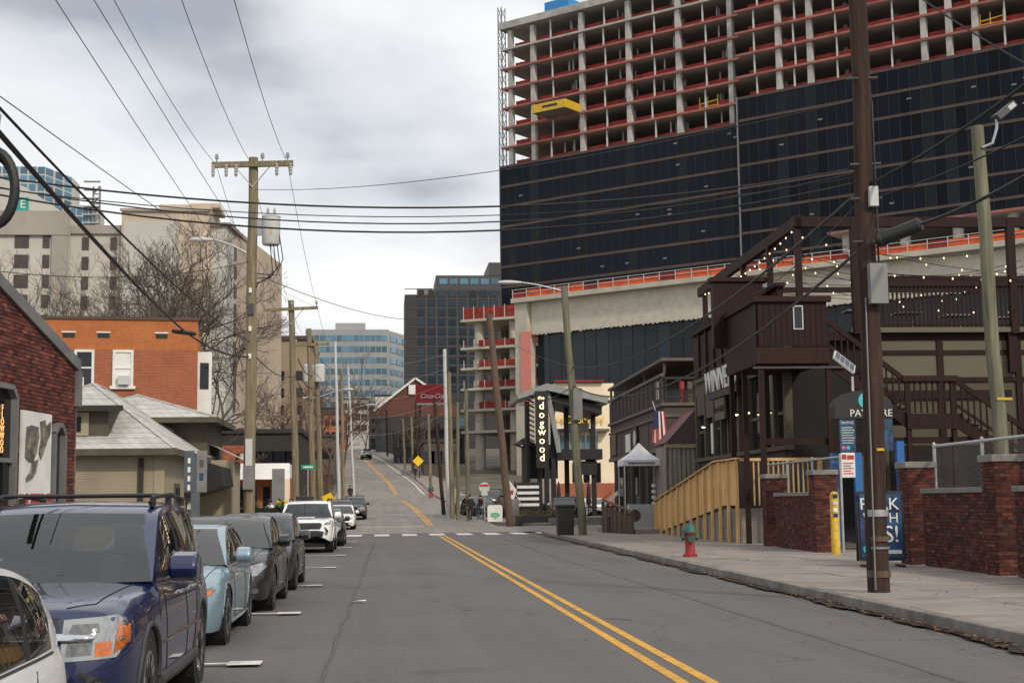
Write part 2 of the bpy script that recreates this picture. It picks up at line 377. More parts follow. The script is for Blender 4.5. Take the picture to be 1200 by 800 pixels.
# ground sheet to the horizon
g = MB(); xs = [-1500, -600, -300, -150, -80, -40, -20, -8, 0, 10, 20, 40, 80, 150, 300, 600, 1500]
ys = [-200, -80, -40, 0, 40, 70, 80, 90, 100, 110, 130, 150, 170, 190, 215, 240, 265, 290, 320, 350, 380, 400, 430, 460, 600, 800, 1200, 2000, 4000]
for y in ys:
    for x in xs: g.v.append((x, y, zr(y) - .06 - .0 * abs(x)))
nx = len(xs)
for j in range(len(ys) - 1):
    for i in range(nx - 1): g.f.append((j*nx+i, j*nx+i+1, (j+1)*nx+i+1, (j+1)*nx+i)); g.m.append(0)
struct('ground', g, M['ground'], smooth=True)
def strip(fl, fr, y0, y1, step, dz=0., nsub=1):
    b = MB(); n = max(1, int(round((y1 - y0) / step)))
    for k in range(n + 1):
        y = y0 + (y1 - y0) * k / n
        for q in range(nsub + 1):
            t = q / nsub; b.v.append((fl(y) * (1 - t) + fr(y) * t, y, zr(y) + dz))
    w = nsub + 1
    for k in range(n):
        for q in range(nsub): b.f.append((k*w+q, k*w+q+1, (k+1)*w+q+1, (k+1)*w+q)); b.m.append(0)
    return b
struct('road', strip(half_l, half_r, -60, 79.0, 10), M['asphalt'])
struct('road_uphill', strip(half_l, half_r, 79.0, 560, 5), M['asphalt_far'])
sd = MB()
for s in (-1, 1):
    x0, x1 = (-120, half_l(85)) if s < 0 else (half_r(85), 120)
    for k in range(8):
        a = x0 + (x1 - x0) * k / 8; b_ = x0 + (x1 - x0) * (k + 1) / 8
        sd.add([(a, 79, -.012), (b_, 79, -.012), (b_, 90.5, zr(90.5) - .012), (a, 90.5, zr(90.5) - .012)], [(0, 1, 2, 3)])
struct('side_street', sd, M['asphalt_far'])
# paint
def mark(name, mb, m='white_line'): return struct(name, mb, M[m])
for i, off in enumerate((-.19, .07)):
    w = .115
    mark('centre_line', strip(lambda y: 2.80 + off - .0, lambda y: 2.80 + off + w, -10, 71.5, 6, .004), 'yellow_line')
    mark('centre_line', strip(lambda y: cx(y) + off - .02, lambda y: cx(y) + off + w + .02, 93, 150, 4, .006), 'yellow_line')
    mark('centre_line', strip(lambda y: cx(y) + off - .02, lambda y: cx(y) + off + w + .02, 166, 400, 4, .006), 'yellow_line')
mark('edge_line', strip(lambda y: cx(y) + 3.1, lambda y: cx(y) + 3.3, 165, 400, 5, .006))
for k in range(8):
    x0 = -1.6 + k * 1.42 - .42
    mark('crosswalk_bar', strip(lambda y: x0, lambda y: x0 + .78, 72.6, 76.6, 2, .005))
mark('stop_line', strip(lambda y: -3.0, lambda y: 2.4, 91.5, 92.0, 1, .006))
for y in (8.3, 15.1, 21.9, 29.2, 37.4, 46.2, 54.6, 62.5):
    b = MB(); b.box(-3.5, -1.62, y - .05, y + .05, .002, .005); b.box(-1.62, -1.28, y - .17, y + .17, .002, .0052)
    mark('parking_stall_mark', b)
# tar seams and patches laid over the asphalt
M['tar'] = mat('crack_sealer', (.102, .096, .093), .85, var=.3, spec=.4)
def seam(pts, w):
    b = MB(); random.seed(int(pts[0][1] * 10))
    P2 = []
    for (x0, y0), (x1, y1) in zip(pts, pts[1:]):
        n = max(2, int(abs(y1 - y0) + abs(x1 - x0)))
        for k in range(n): t = k / n; P2.append((x0 + (x1 - x0) * t + random.uniform(-.025, .025), y0 + (y1 - y0) * t))
    for (x0, y0), (x1, y1) in zip(P2, P2[1:]):
        dx, dy = x1 - x0, y1 - y0; l = math.hypot(dx, dy); nx_, ny_ = -dy / l * w / 2, dx / l * w / 2
        b.quad((x0 - nx_, y0 - ny_, .0035), (x0 + nx_, y0 + ny_, .0035), (x1 + nx_, y1 + ny_, .0035), (x1 - nx_, y1 - ny_, .0035))
    return b
for i, (pts, w) in enumerate([([(-.62, 10), (-.55, 30), (-.5, 72)], .018), ([(5.1, 12), (5.0, 40), (5.3, 70)], .02),
                              ([(-1.2, 33.2), (2.6, 33.6)], .03), ([(3.1, 45.2), (7.2, 44.9)], .03)]):
    struct('road_seam', seam(pts, w), M['tar'])
# ------------------------------------------------------------------ right-hand pavement: slabs, kerb stones, gutter
side = bpy.data.objects.new('sidewalk', None); COL.objects.link(side); side['kind'] = 'structure'
side.location = (curb_r(0), 0, 0); side.rotation_euler = (0, 0, -math.atan(SPLAY))
KH = .14
base = MB().box(.16, 8.4, -4, 73, -.2, KH - .022); base.build('slab_bed', M['joint'], side)
slab = MB().box(0, 1.476, 0, 1.476, -.03, 0).mesh('slab', M['concrete'])
nsl = 0
for j in range(50):
    for i in range(4):
        x = .18 + i * 1.5; y = -2 + j * 1.5
        if x > 5.6 and y < 20: continue
        o = link('slab', slab, side, (x, y, KH + random.uniform(-.003, .003)))
        o.rotation_euler = (random.uniform(-.0015, .0015), random.uniform(-.0015, .0015), 0); nsl += 1
kb = MB(); kb.prism([(0, -.2), (.15, -.2), (.15, KH + .004), (.03, KH + .004), (.012, KH - .01)], 0, 2.98, 'y')
kme = kb.mesh('kerb_stone', M['curb'])
for j in range(25): 
    o = link('kerb_stone', kme, side, (0, -3 + j * 3.0, random.uniform(-.004, .004)))
# rounded corner towards the side street
cn = MB(); pts = [(0.0, 72.0)] + [(0 + 5 * (1 - math.cos(t)), 72 + 5 * math.sin(t)) for t in [R(a) for a in range(10, 91, 10)]]
poly = pts + [(14, 77), (14, 72)]
cn.prism([(x, y) for x, y in poly], -.2, KH + .002, 'z'); cn.build('corner_slab', M['concrete'], side)
# far pavement on the right and left, climbing with the street
def walk(fl, fr, y0, y1, step=4, h=.14):
    b = MB(); n = int((y1 - y0) / step)
    ring = []
    for k in range(n + 1):
        y = y0 + (y1 - y0) * k / n; z = zr(y)
        b.v += [(fl(y), y, z - .3), (fl(y), y, z + h), (fr(y), y, z + h), (fr(y), y, z - .3)]
    for k in range(n):
        for q in range(3): a = k*4+q; b.f.append((a, a+1, a+5, a+4)); b.m.append(0)
    b.f += [(0, 1, 2, 3), tuple(n*4+q for q in (3, 2, 1, 0))]; b.m += [0, 0]
    return b
struct('pavement_right', walk(lambda y: half_r(y) - .02 + max(0, 96 - y) ** 2 * .09, lambda y: half_r(y) + 3.4, 90.5, 420), M['concrete'])
struct('pavement_left', walk(lambda y: -6.6, lambda y: -3.75, -30, 74, 8), M['concrete'])
struct('pavement_left_uphill', walk(lambda y: half_l(y) - 2.4, lambda y: half_l(y) + .02, 91, 420), M['concrete'])
struct('parking_lot', MB().box(12.6, 40, 14, 36, -.05, .12), M['asphalt'])
struct('lot_corner', MB().box(half_r(100) + 3.4, 40, 91, 125, -.5, zr(110) + .02), M['asphalt_far'])
# fallen leaves along the kerb: nobody could count them
lv = MB(); random.seed(3)
for k in range(2300):
    y = 6 + 64 * random.random() ** 1.25; x = curb_r(y) - abs(random.gauss(0, .13)) - .02
    if random.random() < .12: x = curb_r(y) - random.random() * 1.2
    if random.random() < .10: x = curb_r(y) + .2 + random.random() * 4.2
    z = .008 + random.random() * .02 + (KH if x > curb_r(y) else 0); s = random.uniform(.02, .055); a = random.random() * 6.28; t = random.uniform(-.5, .5)
    ca, sa = math.cos(a) * s, math.sin(a) * s
    lv.add([(x-ca, y-sa, z), (x+sa*.5, y-ca*.5, z+abs(t)*s*.4), (x+ca, y+sa, z+abs(t)*s), (x-sa*.5, y+ca*.5, z+abs(t)*s*.3)], [(0,1,2,3)])
lme = lv.mesh('fallen_leaves', attr_mat('dry_leaf', .9), fix=False)
paint_pieces(lme, [random.choice([(.13,.065,.035),(.10,.052,.032),(.17,.095,.05),(.075,.045,.033),(.22,.15,.10)]) for _ in range(len(lv.f))], 1)
o = link('fallen_leaves', lme); o['kind'] = 'stuff'; tag(o, 'dry brown leaves gathered in the gutter along the right kerb', 'leaves')
# dark silt along the kerb, ragged on its road side
gt = MB(); random.seed(17); pv = None
for k in range(330):
    y = -2 + k * .22; w = .16 + .10 * math.sin(k * .31) * math.sin(k * .07) + random.uniform(-.05, .06); xk_ = curb_r(y) - .005
    cur = ((xk_ - w, y), (xk_, y))
    if pv: gt.add([(*pv[0], .0045), (*pv[1], .0045), (*cur[1], .0045), (*cur[0], .0045)], [(0, 1, 2, 3)])
    pv = cur
struct('gutter_silt', gt, mat('gutter_silt', (.045, .036, .03), .95, var=.4, scale=6, spec=.15))
# litter on the road
for px, py, lab, s in ((421, 704, 'flattened white paper scrap lying on the dark asphalt', .13),):
    d = ray(px, py); t = -(CAM_Z - .006) / d.z; p = Vector((0, 0, CAM_Z)) + d * t
    b = MB(); b.add([(-s, -.03, 0), (-.3*s, -.07, .012), (s, -.02, .004), (.7*s, .05, .02), (-.2*s, .07, .008), (-.8*s, .05, 0)], [(0, 1, 2, 3, 4, 5)])
    tag(b.build('paper_scrap', M['white'], loc=p), lab, 'litter')
# ------------------------------------------------------------------ high-rise under construction
M['raw_conc'] = mat('raw_concrete', (.43, .42, .39), .85, var=.15, scale=.6, dirt=(.2, .19, .18), dscale=.5, damt=.5, spec=.25, objvar=.08)
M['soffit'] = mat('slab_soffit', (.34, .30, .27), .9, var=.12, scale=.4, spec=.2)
M['red_edge'] = mat('red_slab_edging', (.33, .115, .10), .8, var=.2, scale=.5, dirt=(.3, .2, .18), dscale=.4, damt=.5, spec=.2)
M['red_net'] = mat('red_barrier_net', (.26, .042, .034), .85, var=.3, scale=.9, dirt=(.16, .03, .03), dscale=.6, damt=.7, spec=.15)
M['orange_net'] = mat('orange_barrier_net', (.62, .11, .04), .85, var=.2, scale=.9, spec=.15)
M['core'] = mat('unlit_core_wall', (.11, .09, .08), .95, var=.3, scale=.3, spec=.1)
M['cw_glass'] = glass_mat('curtain_wall_glass', (.0055, .007, .013), .06, spec=.11)
M['cw_glass2'] = glass_mat('curtain_wall_glass_greenish', (.009, .013, .016), .06, spec=.13)
M['bronze'] = mat('bronze_spandrel', (.075, .052, .042), .6, .2, var=.15, scale=.4)
M['mullion'] = mat('dark_mullion', (.03, .029, .032), .5, .3, var=.1)
M['mullion_l'] = mat('grey_mullion', (.026, .027, .032), .45, .3, var=.15, scale=.3)
M['yellow'] = mat('yellow_paint', (.62, .40, .03), .6, var=.12, dirt=(.2, .14, .05), dscale=2, damt=.4)
c0 = at(596.5, 588, 240.0)
tower = thing('high_rise', 'tall concrete high-rise under construction with red netting above dark glass cladding', 'building', (c0.x, c0.y, 0), R(-41.4))
FH = 3.49
LV = [80.1 - FH * k for k in range(14)]            # slab tops down to the podium
W1, W2, DEP = 45.4, 106.0, 22.0
OUT = -1.3                                          # the right-hand volume stands 1.3 m proud
def slab_obj(x0, x1, y0, z, name='floor_slab'):
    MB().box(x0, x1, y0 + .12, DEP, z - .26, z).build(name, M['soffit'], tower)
    MB().box(x0 - .1, x1, y0, y0 + .12, z - .30, z + .04).build('slab_edge', M['red_edge'] if z < 79 else M['raw_conc'], tower)
for k, z in enumerate(LV):
    if k <= 12:
        slab_obj(-.6, W1, 0, z); slab_obj(W1 + .01, W2, OUT, z)
MB().box(-.9, W1, -.3, DEP, 83.6, 84.8).build('roof_slab', M['raw_conc'], tower)
MB().box(W1 + .02, W2, OUT - .3, DEP, 83.6, 84.8).build('roof_slab', M['raw_conc'], tower)
CL1 = [1.0, 5.8, 15.8, 25.0, 34.3, 43.6]; CL2 = [52.3, 57.4, 65.1, 74.8, 78.4, 82.1, 90, 98]
colme = MB().box(-.41, .41, 0, .8, 0, FH - .28).mesh('column', M['raw_conc'])
propme = MB().box(-.11, .11, 0, .22, 0, FH - .28).mesh('prop', M['lightgrey'])
backme = MB().box(-.3, .3, 0, .5, 0, FH - .28).mesh('inner_column', M['raw_conc'])
random.seed(11)
for k, z in enumerate([81.0 - .28 + .28] + LV[:7]):
    zz = z - FH if k else 80.1
    if k > 6: break
    for x in CL1: link('column', colme, tower, (x, .35, zz + .01))
    for x in CL2: link('column', colme, tower, (x, OUT + .35, zz + .01))
    for x in (9.6, 20.4, 29.6, 38.9):
        link('prop', propme, tower, (x + random.uniform(-.4, .4), .5, zz + .01))
        for q in range(3): link('prop', propme, tower, (x + random.uniform(.8, 4), 2.2 + random.random() * 3, zz + .01))
    for x in (48.6, 55, 61.5, 70, 86, 94):
        link('prop', propme, tower, (x + random.uniform(-.4, .4), OUT + .5, zz + .01))
    for x in (12.0, 22, 32, 41, 50, 60, 68, 72, 80, 87): link('inner_column', backme, tower, (x + .7, 5.0, zz + .01))
# red barrier nets: one run per bay and storey
def net(x0, x1, y, z, m, h=1.15):
    b = MB(); n = 6
    for i in range(n):
        a = x0 + (x1 - x0) * i / n; c = x0 + (x1 - x0) * (i + 1) / n
        s0 = .06 * math.sin(i * 2.1 + z); s1 = .06 * math.sin((i + 1) * 2.1 + z)
        b.quad((a, y + s0, z), (c, y + s1, z), (c, y + s1 * .3, z + h - .06 * ((i + 1) % 2)), (a, y + s0 * .3, z + h - .06 * (i % 2)))
    return b.build('barrier_net', m, tower, fix=False)
bays = list(zip(CL1, CL1[1:]))
bays2 = list(zip([46.5] + CL2, CL2))
for k in range(7):
    for a, b_ in bays: net(a + .5, b_ - .5, 1.35, LV[k] + .01, M['red_net'], random.uniform(.95, 1.2))
    for a, b_ in bays2:
        if k < 6: net(a + .5, b_ - .5, OUT + 1.35, LV[k] + .01, M['red_net'], random.uniform(.95, 1.2))
# dark building core, open at the left end where the sky shows through
for k in range(7):
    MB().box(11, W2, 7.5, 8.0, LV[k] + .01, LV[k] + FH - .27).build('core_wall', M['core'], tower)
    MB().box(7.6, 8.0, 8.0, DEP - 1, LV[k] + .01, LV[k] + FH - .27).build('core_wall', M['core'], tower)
    for q in range(3): link('inner_column', backme, tower, (1.5 + q * 2.3, 12 + q * 3, LV[k] + .01))
    b = MB()
    for q in range(10): b.box(.2 + q * .75, .24 + q * .75, DEP - .3, DEP - .26, LV[k], LV[k] + FH - .3)
    b.box(.2, 7.5, DEP - .3, DEP - .25, LV[k] + .5, LV[k] + .9); b.box(.2, 7.5, DEP - .3, DEP - .25, LV[k] + 1.2, LV[k] + 1.3)
    b.build('rear_scaffold', M['midgrey'], tower)
# curtain wall: every pane its own piece
PW = 1.6
pane = {}
def pane_mesh(w, h, m):
    key = (round(w, 2), round(h, 2), m.name)
    if key not in pane: pane[key] = MB().box(.035, w - .035, 0, .05, .02, h - .02).mesh('pane', m)
    return pane[key]
np_ = 0; rest = MB()
def clad(x0, x1, yy, ktop, kbot):
    global np_
    n = int(round((x1 - x0) / PW)); w = (x1 - x0) / n
    for k in range(ktop, kbot):
        z1 = LV[k] - .30; z0 = LV[k + 1] + .12
        for i in range(n):
            col = min(abs(x0 + (i + .5) * w - c) for c in CL1 + CL2) < .75
            if np_ < 300 or col:
                link('pane', pane_mesh(w, z1 - z0, M['cw_glass2'] if col else M['cw_glass']), tower, (x0 + i * w, yy, z0), (random.gauss(0, .006), 0, random.gauss(0, .006))); np_ += 1
            else: rest.box(x0 + i*w + .035, x0 + (i+1)*w - .035, yy, yy + .05, z0 + .02, z1 - .02)
        MB().box(x0 - .05, x1, yy - .08, yy + .12, z1 + .005, LV[k] + .115).build('spandrel', M['bronze'], tower)
    MB().box(x0, x1, yy + .10, yy + .16, LV[kbot] + .1, LV[ktop] - .2).build('backing', M['mullion'], tower)
    mu_ = MB()
    for i in range(n + 1): mu_.box(x0 + i * w - .03, x0 + i * w + .03, yy - .055, yy + .06, LV[kbot] + .13, LV[ktop] - .31)
    stuff(mu_.build('mullions', M['mullion_l'], tower))
    return n, w
clad(W1 + .3, W2, OUT - .25, 5, 13); clad(-.8, W1 - .1, -.25, 6, 13)
stuff(rest.build('panes', M['cw_glass'], tower))
MB().box(-.9, -.75, -.3, DEP, LV[13], LV[6] + .2).build('side_cladding', M['mullion'], tower)
MB().box(W1 - .02, W1 + .2, OUT - .4, 0, LV[13], LV[5] + .2).build('corner_fin', M['midgrey'], tower)
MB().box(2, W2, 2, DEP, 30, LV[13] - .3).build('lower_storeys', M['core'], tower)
for i in range(46):       # small grey sticker plates on the outside of the glass
    x = random.uniform(3, 98); k = random.randint(6, 11)
    if i % 3: MB().box(0, .7, 0, .03, 0, .22).build('window_sticker', M['midgrey'], tower, loc=(x, (OUT if x > W1 else 0) - .30, LV[k] - 2.2 + (i % 2) * .7))
# hoist mast at the left corner
h = MB(); 
for x in (-1.5, -.75):
    for y in (.4, 1.5): h.beam((x, y, 6), (x, y, 88), .12)
for k in range(41):
    z = 6 + 2 * k
    h.beam((-1.5, .4, z), (-.75, .4, z + 2), .06); h.beam((-1.5, 1.5, z + 2), (-.75, 1.5, z), .08); h.beam((-1.5, .4, z + 2), (-1.5, 1.5, z), .08); h.beam((-.75, .4, z), (-.75, 1.5, z + 2), .08)
    h.beam((-1.5, .4, z), (-.75, .4, z), .08)
tag(h.build('hoist_mast', M['midgrey'], loc=(c0.x, c0.y, 0), rot=R(-41.4)), 'grey lattice hoist mast running up the corner of the unfinished high-rise', 'hoist mast')
pl = thing('loading_platform', 'yellow cantilevered loading platform sticking out of an open concrete floor', 'platform', (c0.x, c0.y, 0), R(-41.4))
MB().box(9.0, 15.5, -4.2, 1.0, LV[4] + .05, LV[4] + .35).build('deck', M['midgrey'], pl)
MB().box(9.0, 15.5, -4.3, -4.2, LV[4] - .05, LV[4] + 1.35).build('front_panel', M['yellow'], pl); MB().box(8.9, 9.0, -4.3, .6, LV[4] - .05, LV[4] + 1.35).build('side_panel', M['yellow'], pl); MB().box(15.5, 15.6, -4.3, .6, LV[4] - .05, LV[4] + 1.35).build('side_panel', M['yellow'], pl)
MB().box(11, 14, -4.36, -4.3, LV[4] + .55, LV[4] + .9).build('lettering_strip', M['black'], pl)
for i, (x, z) in enumerate(((39.5, 4), (84.5, 3))):
    b = MB(); zz = LV[5] if i == 0 else LV[4]; y = 1.0 if i == 0 else OUT + 1
    for a in (-1.8, -.4, 1.4): b.beam((x + a, y, zz), (x + a, y, zz + 2.1), .13)
    b.beam((x - 1.8, y, zz + 1.0), (x + 1.4, y, zz + 1.3), .16); b.beam((x - 1.8, y, zz + .5), (x + 1.4, y, zz + .5), .1)
    tag(b.build('scaffold_frame', M['yellow'], loc=(c0.x, c0.y, 0), rot=R(-41.4)), ['yellow scaffold frame standing just above the top of the lower glass cladding', 'yellow scaffold frame on an open floor above the higher glass cladding'][i], 'scaffold')
tag(MB().box(6, 11, 4, 8, 84.8, 88.2).build('container', mat('blue_container', (.02, .2, .5), .6), loc=(c0.x, c0.y, 0), rot=R(-41.4)), 'blue box standing on the roof slab of the unfinished high-rise', 'container')
# ------------------------------------------------------------------ podium of the site: pale block band over glass
M['block'] = brick_mat('pale_blockwork', (.60, .555, .47), (.54, .50, .425), (.48, .44, .37), bw=.55, bh=.25, ms=.03, var=.14, bump=.3)
M['cream_conc'] = mat('cream_concrete', (.46, .43, .36), .85, var=.1, scale=.5, spec=.25)
M['pink'] = mat('pink_insulation', (.66, .22, .18), .8, var=.1)
c1 = at(606, 588, 214.0)
pod = thing('podium', 'pale block podium with orange edge netting over tall glass below the high-rise', 'building', (c1.x, c1.y, 0), R(-42))
T = 32.4
MB().box(-.4, 96, -.5, 24, T - .7, T).build('roof_slab', M['cream_conc'], pod)
MB().box(2.4, 96, .9, 1.3, T - 5.6, T - .7).build('block_wall', M['block'], pod)
MB().box(0, 2.3, 0, 2.2, 4, T - .7).build('end_pier', M['cream_conc'], pod)
MB().box(1.15, 3.0, -.16, -.02, T - 16, T - 5.2).build('insulation_board', M['pink'], pod)
n = 30
M['pod_glass'] = glass_mat('podium_glass', (.011, .018, .023), .05, spec=.3)
gp = MB().box(.04, 2.06, 0, .06, .03, 8.4).mesh('pane', M['pod_glass'])
for i in range(38):
    link('pane', gp, pod, (3.2 + i * 2.1, 1.6, T - 14.2), (0, 0, random.gauss(0, .008)))
    if i < 20: link('pane', gp, pod, (3.2 + i * 2.1, 1.6, T - 23.0))
MB().box(3.0, 96, 1.68, 1.8, 4, T - 5.6).build('glazing_backing', M['mullion'], pod)
MB().box(3.0, 96, 1.5, 1.62, T - 14.5, T - 14.25).build('transom', M['midgrey'], pod)
b = MB()
for i in range(120): b.box(2.6 + i * .78, 2.6 + i * .78 + random.uniform(.2, .5), .88, 1.2, T - 5.6 - random.uniform(.05, .2), T - 5.58)
stuff(b.build('ragged_block_ends', M['cream_conc'], pod))
for i in range(36):
    x = -.2 + i * 2.6
    MB().box(x, x + .09, -.35, -.27, T, T + 1.35).build('post', M['lightgrey'], pod)
    o = MB().box(x + .1, x + 2.58, -.26, -.24, T + .05, T + 1.0 + random.uniform(-.1, .1)).build('edge_net', M['orange_net'] if i % 5 else M['red_net'], pod)
MB().beam((-.3, -.31, T + 1.3), (94, -.31, T + 1.3), .07).build('rail', M['lightgrey'], pod); MB().beam((-.3, -.31, T + .7), (94, -.31, T + .7), .07).build('rail', M['lightgrey'], pod)
MB().box(50, 96, 3, 3.2, T + 4.2, T + 4.5).build('upper_slab_edge', M['red_edge'], pod); MB().box(50, 96, 3.2, 20, T + 4.2, T + 4.45).build('upper_slab', M['soffit'], pod)
for x in (52, 60, 67, 74, 82, 90): MB().lathe([(.7, T), (.7, T + 4.2)], 12, (x, 5, 0)).build('round_column', M['raw_conc'], pod, smooth=True)
# open parking floors beside it
c2 = at(541, 588, 236.0)
gar = thing('open_parking_frame', 'open concrete parking floors with red nets and round columns beside the pale podium', 'building', (c2.x, c2.y, 0), R(-30))
for i, z in enumerate((32.0, 27.3, 23.9, 20.5, 17.0, 13.4)):
    MB().box(0, 26, 0, 20, z - .4, z).build('floor_slab', M['cream_conc'], gar)
    if i < 5:
        MB().box(3 if i else .3, 22, .8, .84, z + .02, z + (2.0 if i == 0 else 1.2)).build('barrier_net', M['red_net'], gar)
        for q in range(7): MB().box(.4 + q * 1.9, .5 + q * 1.9, .3, .4, z, z + (2.2 if i == 0 else 1.3)).build('post', M['lightgrey'], gar)
for x in (2.6, 9.0):
    MB().lathe([(.85, 3), (.85, 31.6)], 14, (x, 2.0, 0)).build('round_column', M['cream_conc'], gar, smooth=True)
MB().box(1, 26, 14, 19, 3, 31.6).build('inner_wall', M['core'], gar)
# ------------------------------------------------------------------ far buildings
def windows(par, xs_, zs_, w, h, y, m, frame=None, name='window', depth=.12):
    me = MB().box(-w/2, w/2, -depth, 0, -h/2, h/2).mesh(name, m)
    for z in zs_:
        for x in xs_: link(name, me, par, (x, y, z))
M['dark_clad'] = mat('charcoal_cladding', (.036, .035, .039), .6, var=.12, scale=.1, spec=.35)
M['dark_clad2'] = mat('charcoal_cladding_band', (.052, .051, .056), .6, var=.1, scale=.2)
def frame_of(pxl, pxr, pyg, Y, rot=0.0):
    a = at(pxl, pyg, Y); return a, (at(pxr, pyg, Y).x - a.x)
Yh = 450.0; a = at(475, 560, Yh); hw = at(600, 560, Yh).x - a.x + 12
zt = lambda py, px, Y: at(px, py, Y).z
hot = thing('dark_hotel', 'dark charcoal block with a grid of small blue windows beyond the parking floors', 'building', (a.x, Yh, 0), R(0))
tz = zt(345, 480, Yh)
MB().box(0, hw, 0, 25, 0, tz).build('wall', M['dark_clad'], hot)
x2 = at(512, 500, Yh).x - a.x; MB().box(x2, hw, 1, 25, tz + .01, zt(322, 520, Yh)).build('upper_wall', M['dark_clad2'], hot)
MB().box(x2 + 17, hw, .8, 24, zt(322, 520, Yh) + .01, zt(307, 575, Yh)).build('penthouse', M['dark_clad2'], hot)
MB().box(x2 - 6, x2 - 1, 4, 9, tz, tz + 2.6).build('roof_plant', M['midgrey'], hot)
wx = [at(494 + 12.3 * i, 500, Yh).x - a.x for i in range(9)]; wz = [zt(344 + 11.2 * i, 500, Yh) for i in range(11)]
M['hotel_glass'] = glass_mat('hotel_window_glass', (.02, .034, .044), .1, spec=.3)
windows(hot, wx, wz[1:], 2.1, 2.0, -.02, M['hotel_glass']); windows(hot, wx[2:], wz[:1], 2.1, 2.0, -.02, M['hotel_glass'])
windows(hot, wx[:2], wz[:1], 2.1, 2.4, -.02, M['black'], name='louvre')
windows(hot, [x + .6 for x in wx[2:]], [zt(329, 520, Yh)], 2.6, 1.8, .98, M['glass_blue'])
for i in range(11): MB().box(-.1, hw, -.10, .0, wz[i] + 1.35, wz[i] + 1.6).build('cladding_band', M['dark_clad2'], hot)
for x in wx: MB().box(x + 1.35, x + 1.75, -.16, .0, wz[-1] - 3, tz - .2).build('pilaster', M['dark_clad2'], hot)
# pale office with ribbon windows
Yo = 520.0; a = at(357, 560, Yo); o_w = at(456, 560, Yo).x - a.x
M['office'] = mat('pale_office_panel', (.30, .31, .31), .7, var=.08, scale=.1)
M['office_glass'] = glass_mat('office_glass', (.07, .17, .25), .06)
off = thing('office_block', 'pale grey office block with ribbons of blue windows at the top of the street', 'building', (a.x, Yo, 0))
oz = zt(386, 420, Yo)
MB().box(0, o_w, 0, 30, 0, oz).build('wall', M['office'], off)
MB().prism([(o_w + .01, 0), (o_w + 12, 30), (o_w + .01, 30)], 0, oz - .4, 'z').build('angled_wing', M['office'], off)
px0 = at(392, 500, Yo).x - a.x; MB().box(px0, px0 + 11, 6, 16, oz, zt(376, 400, Yo)).build('penthouse', M['office'], off)
zs_ = [zt(396 + 13.0 * i, 420, Yo) for i in range(7)]
for z in zs_:
    for i in range(14): MB().box(1.2 + i * 2.05, 1.2 + i * 2.05 + 1.75, -.1, .0, z - 1.05, z + 1.05).build('window', M['office_glass'], off)
    b = MB(); d = Vector((12, 30, 0)).normalized(); p = Vector((o_w + .6, 1.2, z)); nrm = Vector((d.y, -d.x, 0)) * .12
    for i in range(5):
        q0 = p + d * (i * 6); q1 = q0 + d * 5.2; b = MB()
        b.quad(q0 + nrm + Vector((0,0,-1.05)), q1 + nrm + Vector((0,0,-1.05)), q1 + nrm + Vector((0,0,1.05)), q0 + nrm + Vector((0,0,1.05))); b.build('window', M['office_glass'], off)
# brown block left of it
Yb = 265.0; a = at(302, 560, Yb); bw_ = at(362, 560, Yb).x - a.x
M['tan_stucco'] = mat('tan_stucco', (.30, .235, .165), .9, var=.1, scale=.2, dirt=(.2, .16, .12), dscale=.15, damt=.4)
brn = thing('tan_block', 'plain tan stucco block with a dark flat roof edge behind the poles', 'building', (a.x, Yb, 0))
bz = zt(398, 330, Yb); MB().box(0, bw_, 0, 30, 0, bz).build('wall', M['tan_stucco'], brn); MB().box(-.4, bw_ + .5, -.5, 30, bz + .01, bz + .7).build('roof_edge', M['bronze'], brn)
windows(brn, [bw_ - 1.8], [zt(440 + 20 * i, 350, Yb) for i in range(5)], 1.2, 1.7, -.02, M['glass'])
windows(brn, [bw_ - 5.0], [zt(440 + 20 * i, 350, Yb) for i in range(5)], .8, 1.7, -.02, M['glass'])
# ------------------------------------------------------------------ grey-beige hotel on the left, behind bare trees
Yt = 205.0
M['stucco'] = mat('beige_stucco', (.48, .455, .41), .9, var=.07, scale=.15, dirt=(.40, .37, .32), dscale=.2, damt=.5)
M['stucco_d'] = mat('taupe_stucco', (.33, .30, .265), .9, var=.07, scale=.15, dirt=(.19, .17, .15), dscale=.2, damt=.5)
M['stucco_p'] = mat('peach_stucco', (.50, .41, .32), .9, var=.1, scale=.15, dirt=(.33, .28, .23), dscale=.35, damt=.6, stretch=(3, 3, .4))
M['stucco_g'] = mat('pale_grey_panel', (.47, .465, .43), .9, var=.05, scale=.15)
M['brown_win'] = mat('brown_shutter_window', (.055, .043, .04), .5, var=.25, scale=1)
def X_(px, Y=Yt): return at(px, 500, Y).x
hh = thing('grey_hotel', 'large grey and beige stucco hotel with small brown windows behind bare trees', 'building', (0, Yt, 0))
zA = zt(250, 40, Yt)
MB().box(X_(-60), X_(75), 0, 20, 0, zA).build('wing', M['stucco'], hh)
MB().prism([(X_(-60), zA + .01), (X_(70), zA + .01), (X_(20), zt(218, 20, Yt)), (X_(-20), zt(205, 0, Yt))], .3, 18, 'y').build('gable', M['stucco_g'], hh)
MB().box(X_(-60), X_(76), -.5, .0, zA - 3.2, zA + .3).build('cornice', M['stucco_d'], hh)
MB().box(X_(56), X_(75) - .02, -.4, .0, 0, zA - 3.2).build('pilaster', M['stucco_d'], hh)
MB().box(X_(75) + .01, X_(137), 1.5, 20, 0, zt(264, 100, Yt)).build('wing', M['stucco'], hh)
MB().box(X_(75) + .02, X_(137) - .01, 1.1, 1.5, zt(272, 100, Yt), zt(262, 100, Yt)).build('cornice', M['stucco_d'], hh)
MB().box(X_(137) + .01, X_(242), .5, 22, 0, zt(247, 190, Yt)).build('wing', M['stucco_p'], hh)
